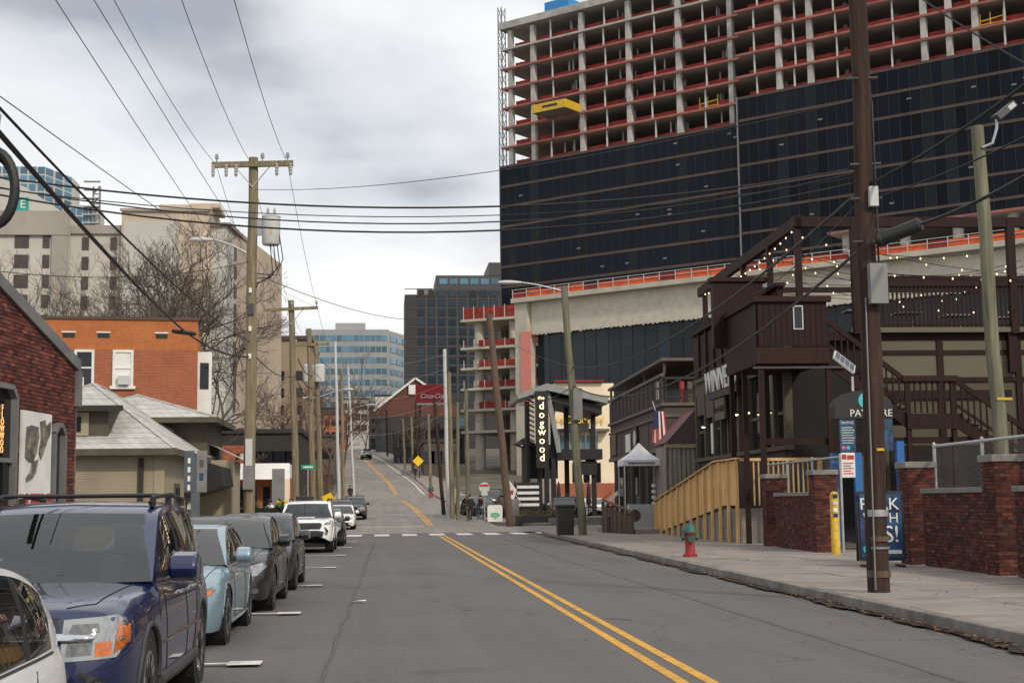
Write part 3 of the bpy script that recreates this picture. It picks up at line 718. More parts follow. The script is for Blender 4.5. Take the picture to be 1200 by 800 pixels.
MB().box(X_(137) + .3, X_(206), .3, .5, 0, zt(259, 170, Yt)).build('panel', M['stucco_g'], hh)
MB().box(X_(137) - .2, X_(243), .1, .48, zt(247, 190, Yt), zt(244, 190, Yt)).build('coping', M['stucco_d'], hh)
MB().box(X_(177), X_(240), 4, 16, zt(247, 190, Yt), zt(233, 200, Yt)).build('penthouse', M['stucco_p'], hh)
MB().box(X_(213), X_(248), 6, 14, zt(233, 200, Yt), zt(228, 220, Yt)).build('penthouse', M['stucco_p'], hh)
# the receding end wing
MB().prism([(X_(242) + .02, 2), (X_(262), 2), (X_(262) + 3.2, 34), (X_(242) + .02, 34)], 0, zt(262, 255, Yt), 'z').build('end_wing', M['stucco_g'], hh)
MB().prism([(X_(262) + .05, 8), (X_(268), 8), (X_(280) + 3, 40), (X_(262) + 3.3, 40)], 0, zt(256, 270, Yt), 'z').build('end_wing', M['stucco_p'], hh)
MB().prism([(X_(242), 1.5), (X_(262) + .5, 1.5), (X_(262) + 3.6, 34), (X_(242), 34)], zt(262, 255, Yt) + .01, zt(258, 255, Yt), 'z').build('coping', M['stucco_d'], hh)
rows = [zt(283 + 23.3 * i, 80, Yt) for i in range(9)]
windows(hh, [X_(20)], rows, 1.95, 1.85, -.03, M['brown_win']); windows(hh, [X_(49)], rows, .95, 1.85, -.03, M['brown_win'])
windows(hh, [X_(93), X_(127)], rows, .95, 1.85, 1.47, M['brown_win'])
for i in range(9):
    for q in range(4): MB().box(-.1, .1, 0, 1.6, -1, 1).build('window', M['brown_win'], hh, loc=(X_(262) + .55 + q * .75, 7 + q * 7.2, rows[i] - .3), rot=-.09)
MB().box(X_(12), X_(26), .12, .28, zt(247, 19, Yt), zt(231, 19, Yt)).build('sign_panel', mat('teal_sign', (.02, .28, .24), .5), hh)
link('sign_or_reflected_letter', text_mesh('E', 1.7, .03, m=M['white']), hh, (X_(19.5), .1, zt(239.3, 19, Yt)), (math.pi/2, 0, 0))
# slim glass tower far behind
Yg = 420.0
gt = thing('glass_tower', 'pale residential tower with blue glass corners rising behind the grey hotel', 'building', (0, Yg, 0))
xg = lambda px: at(px, 500, Yg).x
MB().box(xg(-30), xg(45), 0, 20, 0, zt(195, 20, Yg)).build('wall', M['stucco_g'], gt)
MB().prism([(xg(45)+.01, 0), (xg(66), 14), (xg(66), 24), (xg(45)+.01, 24)], 0, zt(196, 50, Yg), 'z').build('wall', M['stucco_g'], gt)
MB().box(xg(66)+.02, xg(98), 10, 24, 0, zt(232, 85, Yg)).build('wing', M['stucco_g'], gt)
for i in range(9):
    z = zt(199 + 10 * i, 20, Yg)
    for q in range(7): MB().box(xg(-26 + 10.5 * q), xg(-26 + 10.5 * q + 8), -.12, 0, z - 1.1, z + .9).build('window', M['office_glass'], gt)
    if i > 3:
        for q in range(4): MB().box(xg(68 + 7.5 * q), xg(68 + 7.5 * q + 6), 9.9, 10, z - 1.1, z + .9).build('window', M['office_glass'], gt)
    d = Vector((xg(66) - xg(45), 14, 0)); 
    for q in range(3):
        p = Vector((xg(45), 0, z)) + d * (q / 3 + .04); p2 = p + d * .25; nn = Vector((.1, -.1, 0)); b = MB()
        b.quad(p + nn + Vector((0,0,-1.1)), p2 + nn + Vector((0,0,-1.1)), p2 + nn + Vector((0,0,.9)), p + nn + Vector((0,0,.9))); b.build('window', M['office_glass'], gt)
    MB().box(xg(84), xg(104), 8.2, 10, z - 1.4, z - 1.15).build('balcony', M['lightgrey'], gt)
b = MB()
for s in (96, 104): b.beam((xg(s), 9, 0), (xg(s), 9, zt(211, 100, Yg)), .5)
for k in range(26):
    z = 20 + k * 3; 
    if z < zt(213, 100, Yg): b.beam((xg(96), 9, z), (xg(104), 9, z + 2.5), .35); b.beam((xg(96), 9, z), (xg(104), 9, z), .35)
b.build('hoist_lattice', M['midgrey'], gt)
# ------------------------------------------------------------------ walls of real bricks
M['brick_piece'] = attr_mat('brick_faces', .88, .25, .5, 50, dirt=(.035, .022, .02))
M['mortar'] = mat('mortar', (.27, .24, .21), .95, var=.2, scale=4, spec=.2)
M['mortar_d'] = mat('mortar_dirty', (.13, .095, .085), .95, var=.25, scale=2, spec=.2)
RED_BRICKS = [(.098, .029, .022), (.08, .024, .020), (.11, .034, .026), (.068, .021, .018), (.092, .034, .029), (.052, .022, .021)]
def bricks(rects, holes, par, seed, cols=RED_BRICKS, bl=.200, bh=.062, j=.011, yf=-.012, course0=0., top=None):
    """running bond in local x-z, faces looking to -y. rects (x0,x1,z0,z1) are filled, holes left open; top(x) trims a slope"""
    random.seed(seed); b = MB(); cl = []
    for (x0, x1, z0, z1) in rects:
        r = 0; z = z0
        while z + bh <= z1 + .02:
            x = x0 - (bl + j) / 2 * (r % 2)
            while x < x1 - .02:
                a, c = max(x, x0), min(x + bl, x1)
                if c - a > .03 and not any(a < h[1] and c > h[0] and z < h[3] and z + bh > h[2] for h in holes) and (top is None or z + bh < top((a + c) / 2)):
                    d = random.uniform(-.004, .003)
                    b.add([(a, yf+d, z), (c, yf+d, z), (c, yf+d, z+bh), (a, yf+d, z+bh), (a, .02, z), (c, .02, z), (c, .02, z+bh), (a, .02, z+bh)],
                          [(0,1,2,3), (0,4,5,1), (1,5,6,2), (2,6,7,3), (3,7,4,0)])
                    k = random.choice(cols); f = random.uniform(.6, 1.4) * (1.5 if random.random() < .06 else 1); cl.append(tuple(q * f for q in k))
                x += bl + j
            z += bh + j; r += 1
    me = b.mesh('bricks', M['brick_piece'], fix=False); paint_pieces(me, cl, 5)
    return stuff(link('bricks', me, par))
def wall_frame(px, Y, ang):
    """frame whose local x runs along a wall (to the right as seen), y inward"""
    p = at(px, 590, Y); return Vector((p.x, Y, 0)), ang
def on_wall(loc, ang, px, py):
    d = ray(px, py); n = Vector((-math.sin(ang), math.cos(ang), 0)); o = Vector((0, 0, CAM_Z))
    t = (Vector(loc) - o).dot(n) / d.dot(n); p = o + d * t - Vector(loc)
    return p.x * math.cos(ang) + p.y * math.sin(ang), p.z
# ------------------------------------------------------------------ near brick shop on the left
bl_loc, bl_ang = wall_frame(86, 29.7, R(83))
shop = thing('brick_shop', 'dark red brick shop with sloping grey roof edge and a white art panel', 'building', bl_loc, bl_ang)
W = lambda px, py: on_wall(bl_loc, bl_ang, px, py)
eR = W(85, 432)[1]; eL = W(0, 338); sl = (eL[1] - eR) / eL[0]
topf = lambda x: eR + sl * x
wx0, wz1 = W(16, 455); nx0, nz1 = W(60, 497); nx1, _ = W(73, 497)
holes = [(-9, wx0, .6, wz1), (nx0, nx1, .3, nz1)]
MB().prism([(-9, 0), (0, 0), (0, topf(0)), (-9, topf(-9))], .03, 8, 'y').build('wall', M['mortar_d'], shop)
bricks([(-7, 0, 0, 7)], holes, shop, 5, cols=[tuple(q * 1.5 for q in c) for c in RED_BRICKS], top=topf)
for side in (0,):
    b = MB(); b.prism([(.02, .0), (.24, .0), (.24, 0)], 0, 1, 'y') if False else None
    MB().box(-.03, .05, -.01, .2, 0, eR - .1).build('corner_downpipe', M['midgrey'], shop)
MB().prism([(.10, topf(.10) - .02), (.10, topf(.10) + .22), (-9, topf(-9) + .22), (-9, topf(-9) - .02)], -.07, 8, 'y').build('roof_edge', M['midgrey'], shop)
MB().box(-.10, .10, -.10, .4, eR - .75, eR - .03).build('eave_return', M['midgrey'], shop)
def arch_frame(x0, x1, z0, z1, nm, glassm):
    b = MB(); t = .09
    pts = [(x0, z0), (x0, z1 - .18), (x0 + .18 * 1.2, z1), (x1 - .2, z1), (x1, z1 - .18), (x1, z0)]
    for (a, c), (d, e) in zip(pts, pts[1:]): b.beam((a, -.02, c), (d, -.02, e), t, .16, (0, 1, 0))
    f = b.build(nm, M['midgrey'], shop); MB().box(x0 + .04, x1 - .04, .015, .03, z0, z1 - .02).build('pane', glassm, f); return f
f1 = arch_frame(wx0 - 1.5, wx0 - .02, .6, wz1, 'window', M['glass'])
MB().box(wx0 - 1.5, wx0, -.05, .0, 2.42, 2.5).build('glazing_bar', M['midgrey'], f1)
f2 = arch_frame(nx0 + .03, nx1 - .02, .3, nz1, 'window', M['glass'])
M['amber'] = emit_mat('amber_reflection', (.9, .5, .2), .8)  # glowing letters imitate a lit sign's reflection in the window
lx, lz1 = W(3.2, 478); _, lz0 = W(3.2, 532)
for i, ch in enumerate('FLOWWOO'):
    link('sign_or_reflected_letter', text_mesh(ch, .17, .006, m=M['amber']), shop, (lx, .0, lz1 + (lz0 - lz1) * i / 6.6), (math.pi/2, 0, 0))
ax0, az1 = W(23, 480); ax1, az0 = W(55, 585)
MB().box(ax0, ax1, -.06, -.016, 1.35, az1).build('art_panel', M['white'], shop)
M['art_dark'] = mat('art_dark_paint', (.10, .095, .09), .6, var=.5, scale=6, dirt=(.45, .36, .22), dscale=5, damt=.9)
def blob(pts, nm, m, y=-.085):
    b = MB(); P_ = [(W(px, py)) for px, py in pts]; b.prism(P_, y, y + .024, 'y'); return b.build(nm, m, shop)
# generic dark brush shape standing in for the mural figure
blob([(27, 500), (32, 498), (40, 500), (41, 512), (38, 530), (34, 541), (29, 540), (25, 535), (26, 515)], 'mural_shape', M['art_dark'])
blob([(43, 494), (48, 492), (49, 500), (55, 494), (54, 508), (50, 518), (46, 530), (43, 538), (41, 530), (44, 512)], 'mural_shape', M['art_dark'], -.09)
blob([(33, 541), (40, 538), (37, 553), (33, 560), (26, 564), (26, 560), (31, 552)], 'mural_shape', M['art_dark'], -.088)
for a, c, m_ in ((32, 46, 'red'), (26, 28, 'red'), (51, 54, 'red')):
    p = W(a, 578); q = W(c, 592); MB().box(p[0], q[0], -.085, -.062, q[1] - .5, p[1]).build('poster', M[m_], shop)
# ------------------------------------------------------------------ tan house with hipped roof
M['siding'] = mat('tan_painted_brick', (.34, .29, .21), .85, var=.08, scale=1.2, dirt=(.25, .21, .155), dscale=.8, damt=.4)
M['trim_brown'] = mat('olive_brown_trim', (.085, .075, .055), .8, var=.15)
M['trim_dark'] = mat('dark_trim', (.03, .028, .025), .8, var=.15)
M['shingle'] = brick_mat('grey_shingles', (.50, .50, .475), (.42, .42, .40), (.28, .28, .265), bw=.30, bh=.16, ms=.018, var=.18, bump=.8)
hx1 = at(191, 590, 45).x
house = thing('tan_house', 'single-storey tan house with pale hipped shingle roof and front dormer', 'house', (hx1, 45, 0))
MB().box(-9, 0, 0, 9.2, 0, 3.35).build('wall', M['siding'], house)
b = MB()
for k in range(42): b.box(-8.95, -.32, -.012, -.001, .06 + k * .078, .06 + k * .078 + .066)
stuff(b.build('brick_courses', M['siding'], house))
MB().box(-.28, .03, -.03, .1, 0, 3.3).build('corner_board', M['siding'], house)
MB().box(-.75, -.6, -.11, -.02, 0, 3.1).build('downpipe', M['trim_dark'], house)
def hip(x0, x1, y0, y1, z, rise, rx0, rx1, ry0, ry1, nm, par):
    e = [(x0, y0, z), (x1, y0, z), (x1, y1, z), (x0, y1, z)]; r = [(rx0, ry0, z + rise), (rx1, ry1, z + rise)]
    b = MB(); b.add(e + r, [(0, 1, 4), (1, 2, 5, 4), (2, 3, 5), (3, 0, 4, 5)]); b.add([(p[0], p[1], p[2] - .02) for p in e], [(0, 3, 2, 1)])
    rf = b.build(nm, M['shingle'], par)
    f = MB()
    for p, q in zip(e, e[1:] + e[:1]): f.beam((p[0], p[1], z - .10), (q[0], q[1], z - .10), .07, .2)
    f.build('fascia', M['trim_brown'], rf)
    f = MB()
    for p, q in ((e[0], r[0]), (e[1], r[0]), (e[2], r[1]), (e[3], r[1]), (r[0], r[1])): f.beam(p, q, .16, .05)
    f.build('hip_ridge_caps', M['shingle'], rf)
    return rf
rf = hip(-9.4, .42, -.55, 9.6, 3.38, 2.40, -3.05, -3.05, 4.3, 6.2, 'roof', house)
# dormer
dm = MB().box(-4.9, -1.75, .30, 4, 3.55, 4.70); d_ = dm.build('dormer', M['trim_brown'], house)
MB().add([(-5.4, -.15, 4.72), (-1.25, -.15, 4.72), (-1.7, 2.45, 4.93), (-5.0, 2.45, 4.93)], [(0, 1, 2, 3)]).build('dormer_roof', M['shingle'], d_)
MB().beam((-5.4, -.13, 4.65), (-1.25, -.13, 4.65), .07, .18).build('dormer_fascia', M['trim_dark'], d_)
MB().box(-3.75, -2.35, .25, .30, 3.82, 4.55).build('dormer_window', M['siding'], d_)
for q in (-3.5, -3.02): MB().box(q, q + .44, .22, .25, 3.95, 4.42).build('pane', M['glass'], d_)
# rear wing with its own roof
rw = MB().box(-4.0, .30, 8.2, 13, 3.0, 4.78); rw.build('rear_wing', M['trim_brown'], house)
hip(-5.2, .75, 7.4, 13.5, 4.82, .95, -2.4, -2.4, 9.2, 11.4, 'rear_roof', house)
b = MB(); b.add([(.3, 8.9, 3.9), (1.55, 8.9, 3.3), (1.55, 12.2, 3.3), (.3, 12.2, 3.9)], [(0, 1, 2, 3)]); b.build('porch_roof', M['shingle'], house)
# street side: door, awning, lamp
dr = MB().box(.0, .05, 2.2, 3.3, 0, 2.35).build('door', M['trim_brown'], house)
for q in (2.35, 2.85): MB().box(.045, .065, q, q + .3, .95, 1.5).build('pane', M['white'], dr); MB().box(.045, .065, q, q + .3, 1.75, 2.2).build('pane', M['glass'], dr)
aw = MB().prism([(.02, 3.3), (1.2, 2.95), (1.32, 2.3), (.02, 1.9)], 4.6, 7.9, 'y'); aw.build('awning', M['black'], house)
MB().box(.05, .18, 5.0, 5.4, 1.5, 1.75).build('wall_lamp', M['lightgrey'], house)
MB().box(.0, .04, 9.3, 10.4, 0, 2.4).build('door', M['trim_dark'], house)
MB().box(.02, 1.2, 8.2, 11.4, 0, 3.28).build('porch_wall', M['siding'], house)
# ------------------------------------------------------------------ orange brick building behind the house
M['orange_brick'] = brick_mat('orange_brick', (.46, .15, .046), (.39, .12, .038), (.42, .21, .10), var=.14, bump=.3)
M['red_brick2'] = brick_mat('rust_brick', (.36, .098, .045), (.29, .077, .04), (.40, .25, .17), var=.16, bump=.3)
Yk = 76.0; xk = at(229, 590, Yk).x
ob = thing('orange_brick_building', 'orange brick two-storey building with white sash windows behind the tan house', 'building', (xk, Yk, 0), R(6.5))
kx = lambda px: at(px, 450, Yk).x - xk
kz = lambda py, px=140: at(px, py, Yk).z
top_z = kz(376)
MB().box(-24, 0, 0, 16, 0, kz(411)).build('wall', M['red_brick2'], ob)
MB().box(-24, -.002, -.004, 16, kz(411) + .003, top_z).build('upper_wall', M['orange_brick'], ob)
MB().box(-24, .08, -.08, .25, top_z + .002, top_z + .16).build('coping', M['bronze'], ob)
for a, c in ((89, 112), (133, 157)):
    x0, x1 = kx(a), kx(c); z0, z1 = kz(453), kz(411)
    w = MB(); t = .13
    w.box(x0, x0 + t, -.09, .0, z0, z1); w.box(x1 - t, x1, -.09, .0, z0, z1); w.box(x0 + t, x1 - t, -.09, 0, z1 - t, z1); w.box(x0 + t, x1 - t, -.08, 0, (z0 + z1) / 2 - .04, (z0 + z1) / 2 + .04)
    wn = w.build('window', M['white'], ob); MB().box(x0 - .12, x1 + .12, -.16, 0, z0 - .16, z0 - .003).build('sill', M['white'], wn)
    for q in (0, 1):
        za, zb = (z0, (z0 + z1) / 2 - .04) if q == 0 else ((z0 + z1) / 2 + .04, z1 - t)
        MB().box(x0 + t, x1 - t, -.03, -.012, za, zb).build('pane', M['glass'] if a == 89 else M['white'], wn)
    if a == 133: MB().box(x0 + .3, x1 - .2, -.35, -.032, z0 + .05, z0 + .52).build('air_conditioner', M['lightgrey'], wn)
    else: MB().box(x0 + .2, x0 + .5, -.04, -.031, z0, z0 + .45).build('blind', M['white'], wn)
for a in (82, 122, 189): MB().box(kx(a) - .3, kx(a) + .3, -.03, 0.02, kz(397), kz(391.5)).build('vent', M['black'], ob); MB().box(kx(a) - .36, kx(a) + .36, -.06, -.006, kz(391.5), kz(390)).build('vent_lintel', M['white'], ob)
wb = MB().box(.01, .75, .6, 3.2, 0, kz(411)); wbo = wb.build('side_bay', M['white'], ob); MB().box(.15, .6, .56, .6, kz(455), kz(424)).build('pane', M['glass'], wbo)
# ------------------------------------------------------------------ bar with roof deck on the right
M['maroon'] = mat('dark_maroon_paint', (.023, .0105, .0095), .6, spec=.15, var=.2, scale=2, stretch=(3, 3, .4), dirt=(.03, .015, .014), dscale=1.5, damt=.5)
M['maroon_l'] = mat('worn_maroon_boards', (.034, .0165, .0145), .7, spec=.15, var=.25, scale=3, stretch=(4, 4, .4))
M['tan_panel'] = mat('khaki_panel', (.08, .069, .046), .85, var=.08, scale=.8, dirt=(.075, .062, .043), dscale=.7, damt=.5)
M['cream_panel'] = mat('cream_panel', (.125, .11, .077), .85, var=.07, scale=.8, dirt=(.09, .075, .052), dscale=.7, damt=.4)
M['dark_board'] = mat('dark_board_cladding', (.028, .022, .022), .75, var=.25, scale=2)
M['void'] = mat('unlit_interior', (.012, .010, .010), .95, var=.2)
SPA = -math.atan(SPLAY)
bar = thing('corner_bar', 'two-storey bar in maroon and khaki with roof deck, outside stairs and string lights', 'building', (13.75, 48.0, 0), SPA)
LEN = 15.5; WD = 22.0; ZD = 7.35
# core volume, set back behind the skins
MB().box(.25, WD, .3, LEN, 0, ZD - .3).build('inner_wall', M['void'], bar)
MB().box(-.05, WD, -.05, LEN, ZD - .3, ZD).build('deck_floor', M['maroon'], bar)
# street face: khaki bays, dado and windows
zs0, zs1 = 3.45, 6.2
MB().box(0.02, .28, .3, LEN, .2, zs0 - .15).build('dado', M['dark_board'], bar)
for k in range(60): MB().box(-.005, .02, .32 + k * .252, .32 + k * .252 + .235, .2, zs0 - .16).build('dado_board', M['dark_board'], bar)
MB().box(-.12, .26, 0, LEN, zs0 - .15, zs0).build('sill', M['tan_panel'], bar)
MB().box(.0, .26, .0, LEN, zs1, ZD - .3).build('lintel', M['tan_panel'], bar)
posts_y = [0.0, 1.5, 3.4, 5.4, 7.0, 8.9, 10.2, 11.6, 13.4, 15.3]
for y in posts_y: MB().box(-.04, .24, y, y + .22, zs0, zs1).build('mullion_post', M['tan_panel'], bar)
for i, (y0, y1) in enumerate(zip(posts_y, posts_y[1:])):
    if i in (7, 8) : MB().box(.0, .2, y0 + .22, y1, zs0 + (1.9 if i == 8 else 1.7), zs1).build('khaki_panel', M['tan_panel'], bar)
    MB().box(.14, .16, y0 + .22, y1, zs0, zs1 if i < 7 else zs0 + 1.7).build('window_pane', M['glass'], bar)
    if i % 2 == 0: MB().box(.08, .2, y0 + .22, y1, zs0 + 1.1, zs0 + 1.22).build('transom', M['tan_panel'], bar)
for y, z in ((2.3, 5.0), (4.4, 4.85), (6.3, 4.9), (12.6, 4.75)):
    l = MB().lathe([(.02, .1), (.14, .02), (.15, 0)], 10, (0, 0, 0)); ll = l.build('wall_lamp', M['black'], bar, loc=(-.28, y, z)); MB().lathe([(.0, -.06), (.07, -.04), (.08, 0), (.0, .01)], 8).build('bulb', M['lamp_glow'], ll)
MB().box(.1, .13, 12.2, 12.9, 3.6, 4.9).build('window_poster', M['white'], bar); MB().box(.1, .13, 5.7, 6.6, 3.6, 4.6).build('window_poster', M['white'], bar)
# street-side parapet of the roof deck: boards between posts
for k in range(10):
    y = .1 + k * 1.54
    MB().box(-.14, .06, y, y + .14, ZD - .35, ZD + 1.62).build('parapet_post', M['maroon'], bar)
    for q in range(7): MB().box(-.06, .0, y + .15 + q * .198, y + .15 + q * .198 + .188, ZD - .3, ZD + 1.5).build('parapet_board', M['maroon'], bar)
MB().box(-.2, .12, -.05, LEN + .1, ZD + 1.62, ZD + 1.75).build('parapet_cap', M['maroon_l'], bar)
MB().box(-.1, -.07, .0, LEN, ZD - .55, ZD - .36).build('fascia', M['tan_panel'], bar)
# front face looking down the street towards the camera
MB().box(3.2, WD, -.02, .28, 5.75, ZD - .3).build('upper_wall', M['cream_panel'], bar)
MB().box(3.2, WD, .0, .28, .1, 5.6).build('lower_wall', M['tan_panel'], bar)
for x in (3.2, 5.4, 8.2, 11.0, 13.8, 16.6): MB().box(x, x + .22, -.08, .0, .1, ZD - .3).build('wall_batten', M['maroon'], bar)
for z in (5.6, 6.55): MB().box(3.2, WD, -.075, -.021, z, z + .15).build('wall_rail', M['maroon'], bar)
MB().box(9.0, 13.2, -.05, .02, .1, 4.6).build('shadow_panel', M['void'], bar); MB().box(3.6, 8.0, -.05, .02, .1, 3.4).build('shadow_panel', M['void'], bar)  # near-black panels stand in for dark openings and shadow under the stairs
MB().box(3.3, 8.0, -.10, -.05, 5.0, 5.3).build('beam', M['maroon'], bar)
for x in (7.9, 11.9, 16.0): MB().box(x, x + .3, -.30, -.09, 5.9, ZD + .2).build('bracket', M['maroon'], bar)
MB().box(2.6, WD, -.35, -.05, ZD - .05, ZD + .12).build('deck_edge', M['cream_panel'], bar)
# roof-deck railing on the front: balusters
balu = MB().box(-.03, .03, -.03, .03, 0, 1.42).mesh('baluster', M['maroon'])
x = 2.6
while x < 20: link('baluster', balu, bar, (x, -.25, ZD + .14)); x += .155
MB().box(2.4, WD, -.36, -.14, ZD + 1.56, ZD + 1.92).build('rail_cap', M['maroon'], bar); MB().box(2.4, WD, -.3, -.2, ZD + .2, ZD + .27).build('bottom_rail', M['maroon'], bar)
for x in (2.4, 8.0, 12.6, 17.2): MB().box(x, x + .26, -.42, -.16, ZD - .1, 11.3 if x in (2.4, 8.0, 12.6, 17.2) else ZD + 1.7).build('pergola_post', M['maroon'], bar)
MB().box(.35, WD, -.4, -.18, 11.0, 11.35).build('pergola_beam', M['maroon'], bar)
MB().box(.45, .67, -.4, LEN + 1.2, 11.0, 11.4).build('pergola_beam', M['maroon_l'], bar)
for y in (-.3, 3.6, 7.8, 11.8, 15.4): MB().box(.45, .66, y, y + .2, ZD, 11.0).build('pergola_post', M['maroon'], bar)
for y in (0.2, 4, 8, 12, 15.6): MB().box(.7, WD, y, y + .1, 11.05, 11.3).build('pergola_rafter', M['maroon'], bar) if y > 14 else None
for i in range(8):
    b = MB(); x = 3.2 + i * 2.1; y = 2.5 + (i * 37 % 30) / 10
    b.beam((x, y, ZD), (x + .15, y, ZD + 1.1), .05); b.beam((x + .55, y, ZD), (x + .4, y, ZD + 1.1), .05); b.box(x - .2, x + .8, y - .3, y + .5, ZD + 1.05, ZD + 1.1)
    tag(b.build('deck_table', M['midgrey'], loc=(13.75, 48.0, 0), rot=SPA), 'thin-legged table on the roof deck of the bar behind its railing', 'table', 'tables on the roof deck')
# projecting stair landing at the corner
LZ0, LZ1 = 5.95, 8.05
ld = MB().box(-1.75, .62, -3.3, 1.2, LZ0 + .02, LZ0 + .3); ldo = ld.build('landing', M['maroon'], bar)
def boards(ax, a0, a1, fixed, z0, z1, par, step=.19, nm='landing_board'):
    a = a0
    while a < a1 - .05:
        w = min(step - .014, a1 - a)
        (MB().box(a, a + w, fixed - .025, fixed + .025, z0, z1) if ax == 'x' else MB().box(fixed - .025, fixed + .025, a, a + w, z0, z1)).build(nm, M['maroon'], par); a += step
boards('x', -1.7, .56, -3.28, LZ0 + .55, LZ1 - .1, ldo); boards('y', -3.2, 1.1, -1.73, LZ0 + .1, LZ1 - .1, ldo)
MB().box(-1.85, .7, -3.42, -3.2, LZ1 - .1, LZ1 + .08).build('cap_rail', M['maroon_l'], ldo); MB().box(-1.86, -1.6, -3.19, 1.3, LZ1 - .1, LZ1 + .08).build('cap_rail', M['maroon_l'], ldo)
MB().box(-1.8, .62, -3.36, -3.22, LZ0 + .0, LZ0 + .52).build('fascia', M['maroon_l'], ldo); MB().box(-1.79, -1.66, -3.2, 1.1, LZ0 - .02, LZ0 + .4).build('fascia', M['maroon_l'], ldo)
MB().box(-.55, -.22, -3.33, -3.31, LZ1 - 1.0, LZ1 - .22).build('menu_frame', M['lightgrey'], ldo); MB().box(-.51, -.26, -3.34, -3.332, LZ1 - .96, LZ1 - .26).build('menu_glass', M['glass'], ldo)
for x, y in ((-1.7, -3.25), (.5, -3.25), (-1.7, -.9), (-1.7, 1.0)): MB().box(x, x + .16, y, y + .16, .1, LZ0).build('landing_post', M['maroon'], bar)
MB().box(-2.2, -.4, 1.1, 1.5, LZ0 + 1.0, 9.3).build('stair_tower_wall', M['maroon'], bar); MB().box(-2.3, -.2, 1.0, 1.6, 9.3, 9.45).build('stair_tower_cap', M['maroon_l'], bar)
MB().box(-1.9, 1.1, -3.3, -3.22, LZ0 - .16, LZ0 - .1).build('gutter', M['darkgrey'], bar); MB().box(-1.6, 6.0, -3.12, -2.98, 3.35, 3.55).build('tie_beam', M['maroon'], bar)
# outside stairs: two flights with a landing between, balusters on the camera side
def flight(p0, p1, w0, w1, nm):
    (x0, z0), (x1, z1) = p0, p1; n = int(abs(z1 - z0) / .18)
    s = MB(); s.prism([(x0, z0 - .45), (x0, z0 + .05), (x1, z1 + .05), (x1, z1 - .45)], w0, w0 + .09, 'y'); st = s.build(nm, M['maroon'], bar)
    for i in range(n):
        t = i / n; MB().box(x0 + (x1 - x0) * t, x0 + (x1 - x0) * (t + 1.1 / n), w0 + .09, w1, z0 + (z1 - z0) * t - .05, z0 + (z1 - z0) * t).build('tread', M['maroon_l'], st)
    m = int(abs(x1 - x0) / .2)
    for i in range(m + 1):
        t = i / m; MB().box(-.025, .025, -.025, .025, 0, 1.0).build('baluster', M['maroon'], st, loc=(x0 + (x1 - x0) * t, w0 - .03, z0 + (z1 - z0) * t + .02))
    MB().beam((x0, w0 - .03, z0 + 1.08), (x1, w0 - .03, z1 + 1.08), .1, .16).build('handrail', M['maroon'], st)
    MB().beam((x0, w0 - .03, z0 + .28), (x1, w0 - .03, z1 + .28), .05, .1).build('bottom_rail', M['maroon'], st)
    return st
xs_of = lambda px, yy=48 - 2.9: (at(px, 500, yy).x - 13.75)
f0 = (.62, LZ0 + .3); f1_ = (3.1, 4.3); f2_ = (4.75, 4.3); f3_ = (7.6, 2.3)
flight(f0, f1_, -3.2, -1.9, 'stair_flight'); flight(f2_, f3_, -3.2, -1.9, 'stair_flight')
mid = MB().box(f1_[0], f2_[0], -3.25, -1.8, 4.0, 4.3).build('stair_landing', M['maroon'], bar)
x = f1_[0] + .1
while x < f2_[0]: MB().box(x - .025, x + .025, -3.24, -3.19, 4.32, 5.35).build('baluster', M['maroon'], mid); x += .2
MB().box(f1_[0] - .1, f2_[0] + .1, -3.32, -3.12, 5.35, 5.53).build('cap_rail', M['maroon_l'], mid); MB().box(f1_[0], f2_[0], -3.3, -3.26, 3.8, 4.3).build('fascia', M['maroon'], mid)
for x in (f1_[0], f2_[0] - .15): MB().box(x, x + .15, -3.25, -3.1, .1, 5.4).build('stair_post', M['maroon'], bar)
# sign
sg = thing('bar_sign', 'black sign board with white capital letters and smaller plate below on the bar wall', 'sign', (13.75, 48.0, 0), SPA)
MB().box(-.42, -.3, 5.6, 10.9, 5.75, 7.0).build('board', M['black'], sg)
link('lettering', text_mesh('WINNERS', 1.28, .03, m=M['white'], spacing=1.02), sg, (-.46, 8.3, 6.42), (math.pi/2, 0, -math.pi/2))
MB().box(-.36, -.28, 8.1, 9.9, 4.85, 5.72).build('lower_plate', M['cream_panel'], sg)
link('lettering', text_mesh('Bar & Grill', .38, .01, m=M['dark_board']), sg, (-.375, 9.0, 5.28), (math.pi/2, 0, -math.pi/2))
# string lights: swags of cord with bulbs
bulb = MB().lathe([(.0, -.035), (.024, -.025), (.028, 0), (.014, .03), (.0, .04)], 8).mesh('bulb', M['warm_bulb'])
def string(p0, p1, n, sag, lab):
    p0 = Vector(p0); p1 = Vector(p1); Mx = Matrix.Translation((13.75, 48, 0)) @ Matrix.Rotation(SPA, 4, 'Z')
    P_ = [p0.lerp(p1, k / (3 * n)) - Vector((0, 0, sag * 4 * (k / (3*n)) * (1 - k / (3*n)))) for k in range(3 * n + 1)]
    o = MB().tube(P_, .012, 4).build('string_light', M['rubber'], loc=(13.75, 48.0, 0), rot=SPA); tag(o, lab, 'string light', 'string lights over the roof deck')
    for k in range(n): link('bulb', bulb, o, P_[3 * k + 1] - Vector((0, 0, .06)))
SL = 'drooping string of small warm bulbs hung across the roof deck of the bar'
SLN = ['first', 'second', 'third', 'fourth', 'fifth', 'sixth', 'seventh']
for k in range(7): string((.6, .3 + k * 2.3, 10.9), (9 + k * 1.5, .2 + (k * 53 % 7), 10.6), 10, .7 + .15 * (k % 3), SL)
for k in range(4): string((2.5, 1 + k * 2.5, 10.6), (19, 3 + k * 1.0, 10.5), 12, .9 + .2 * k, SL)
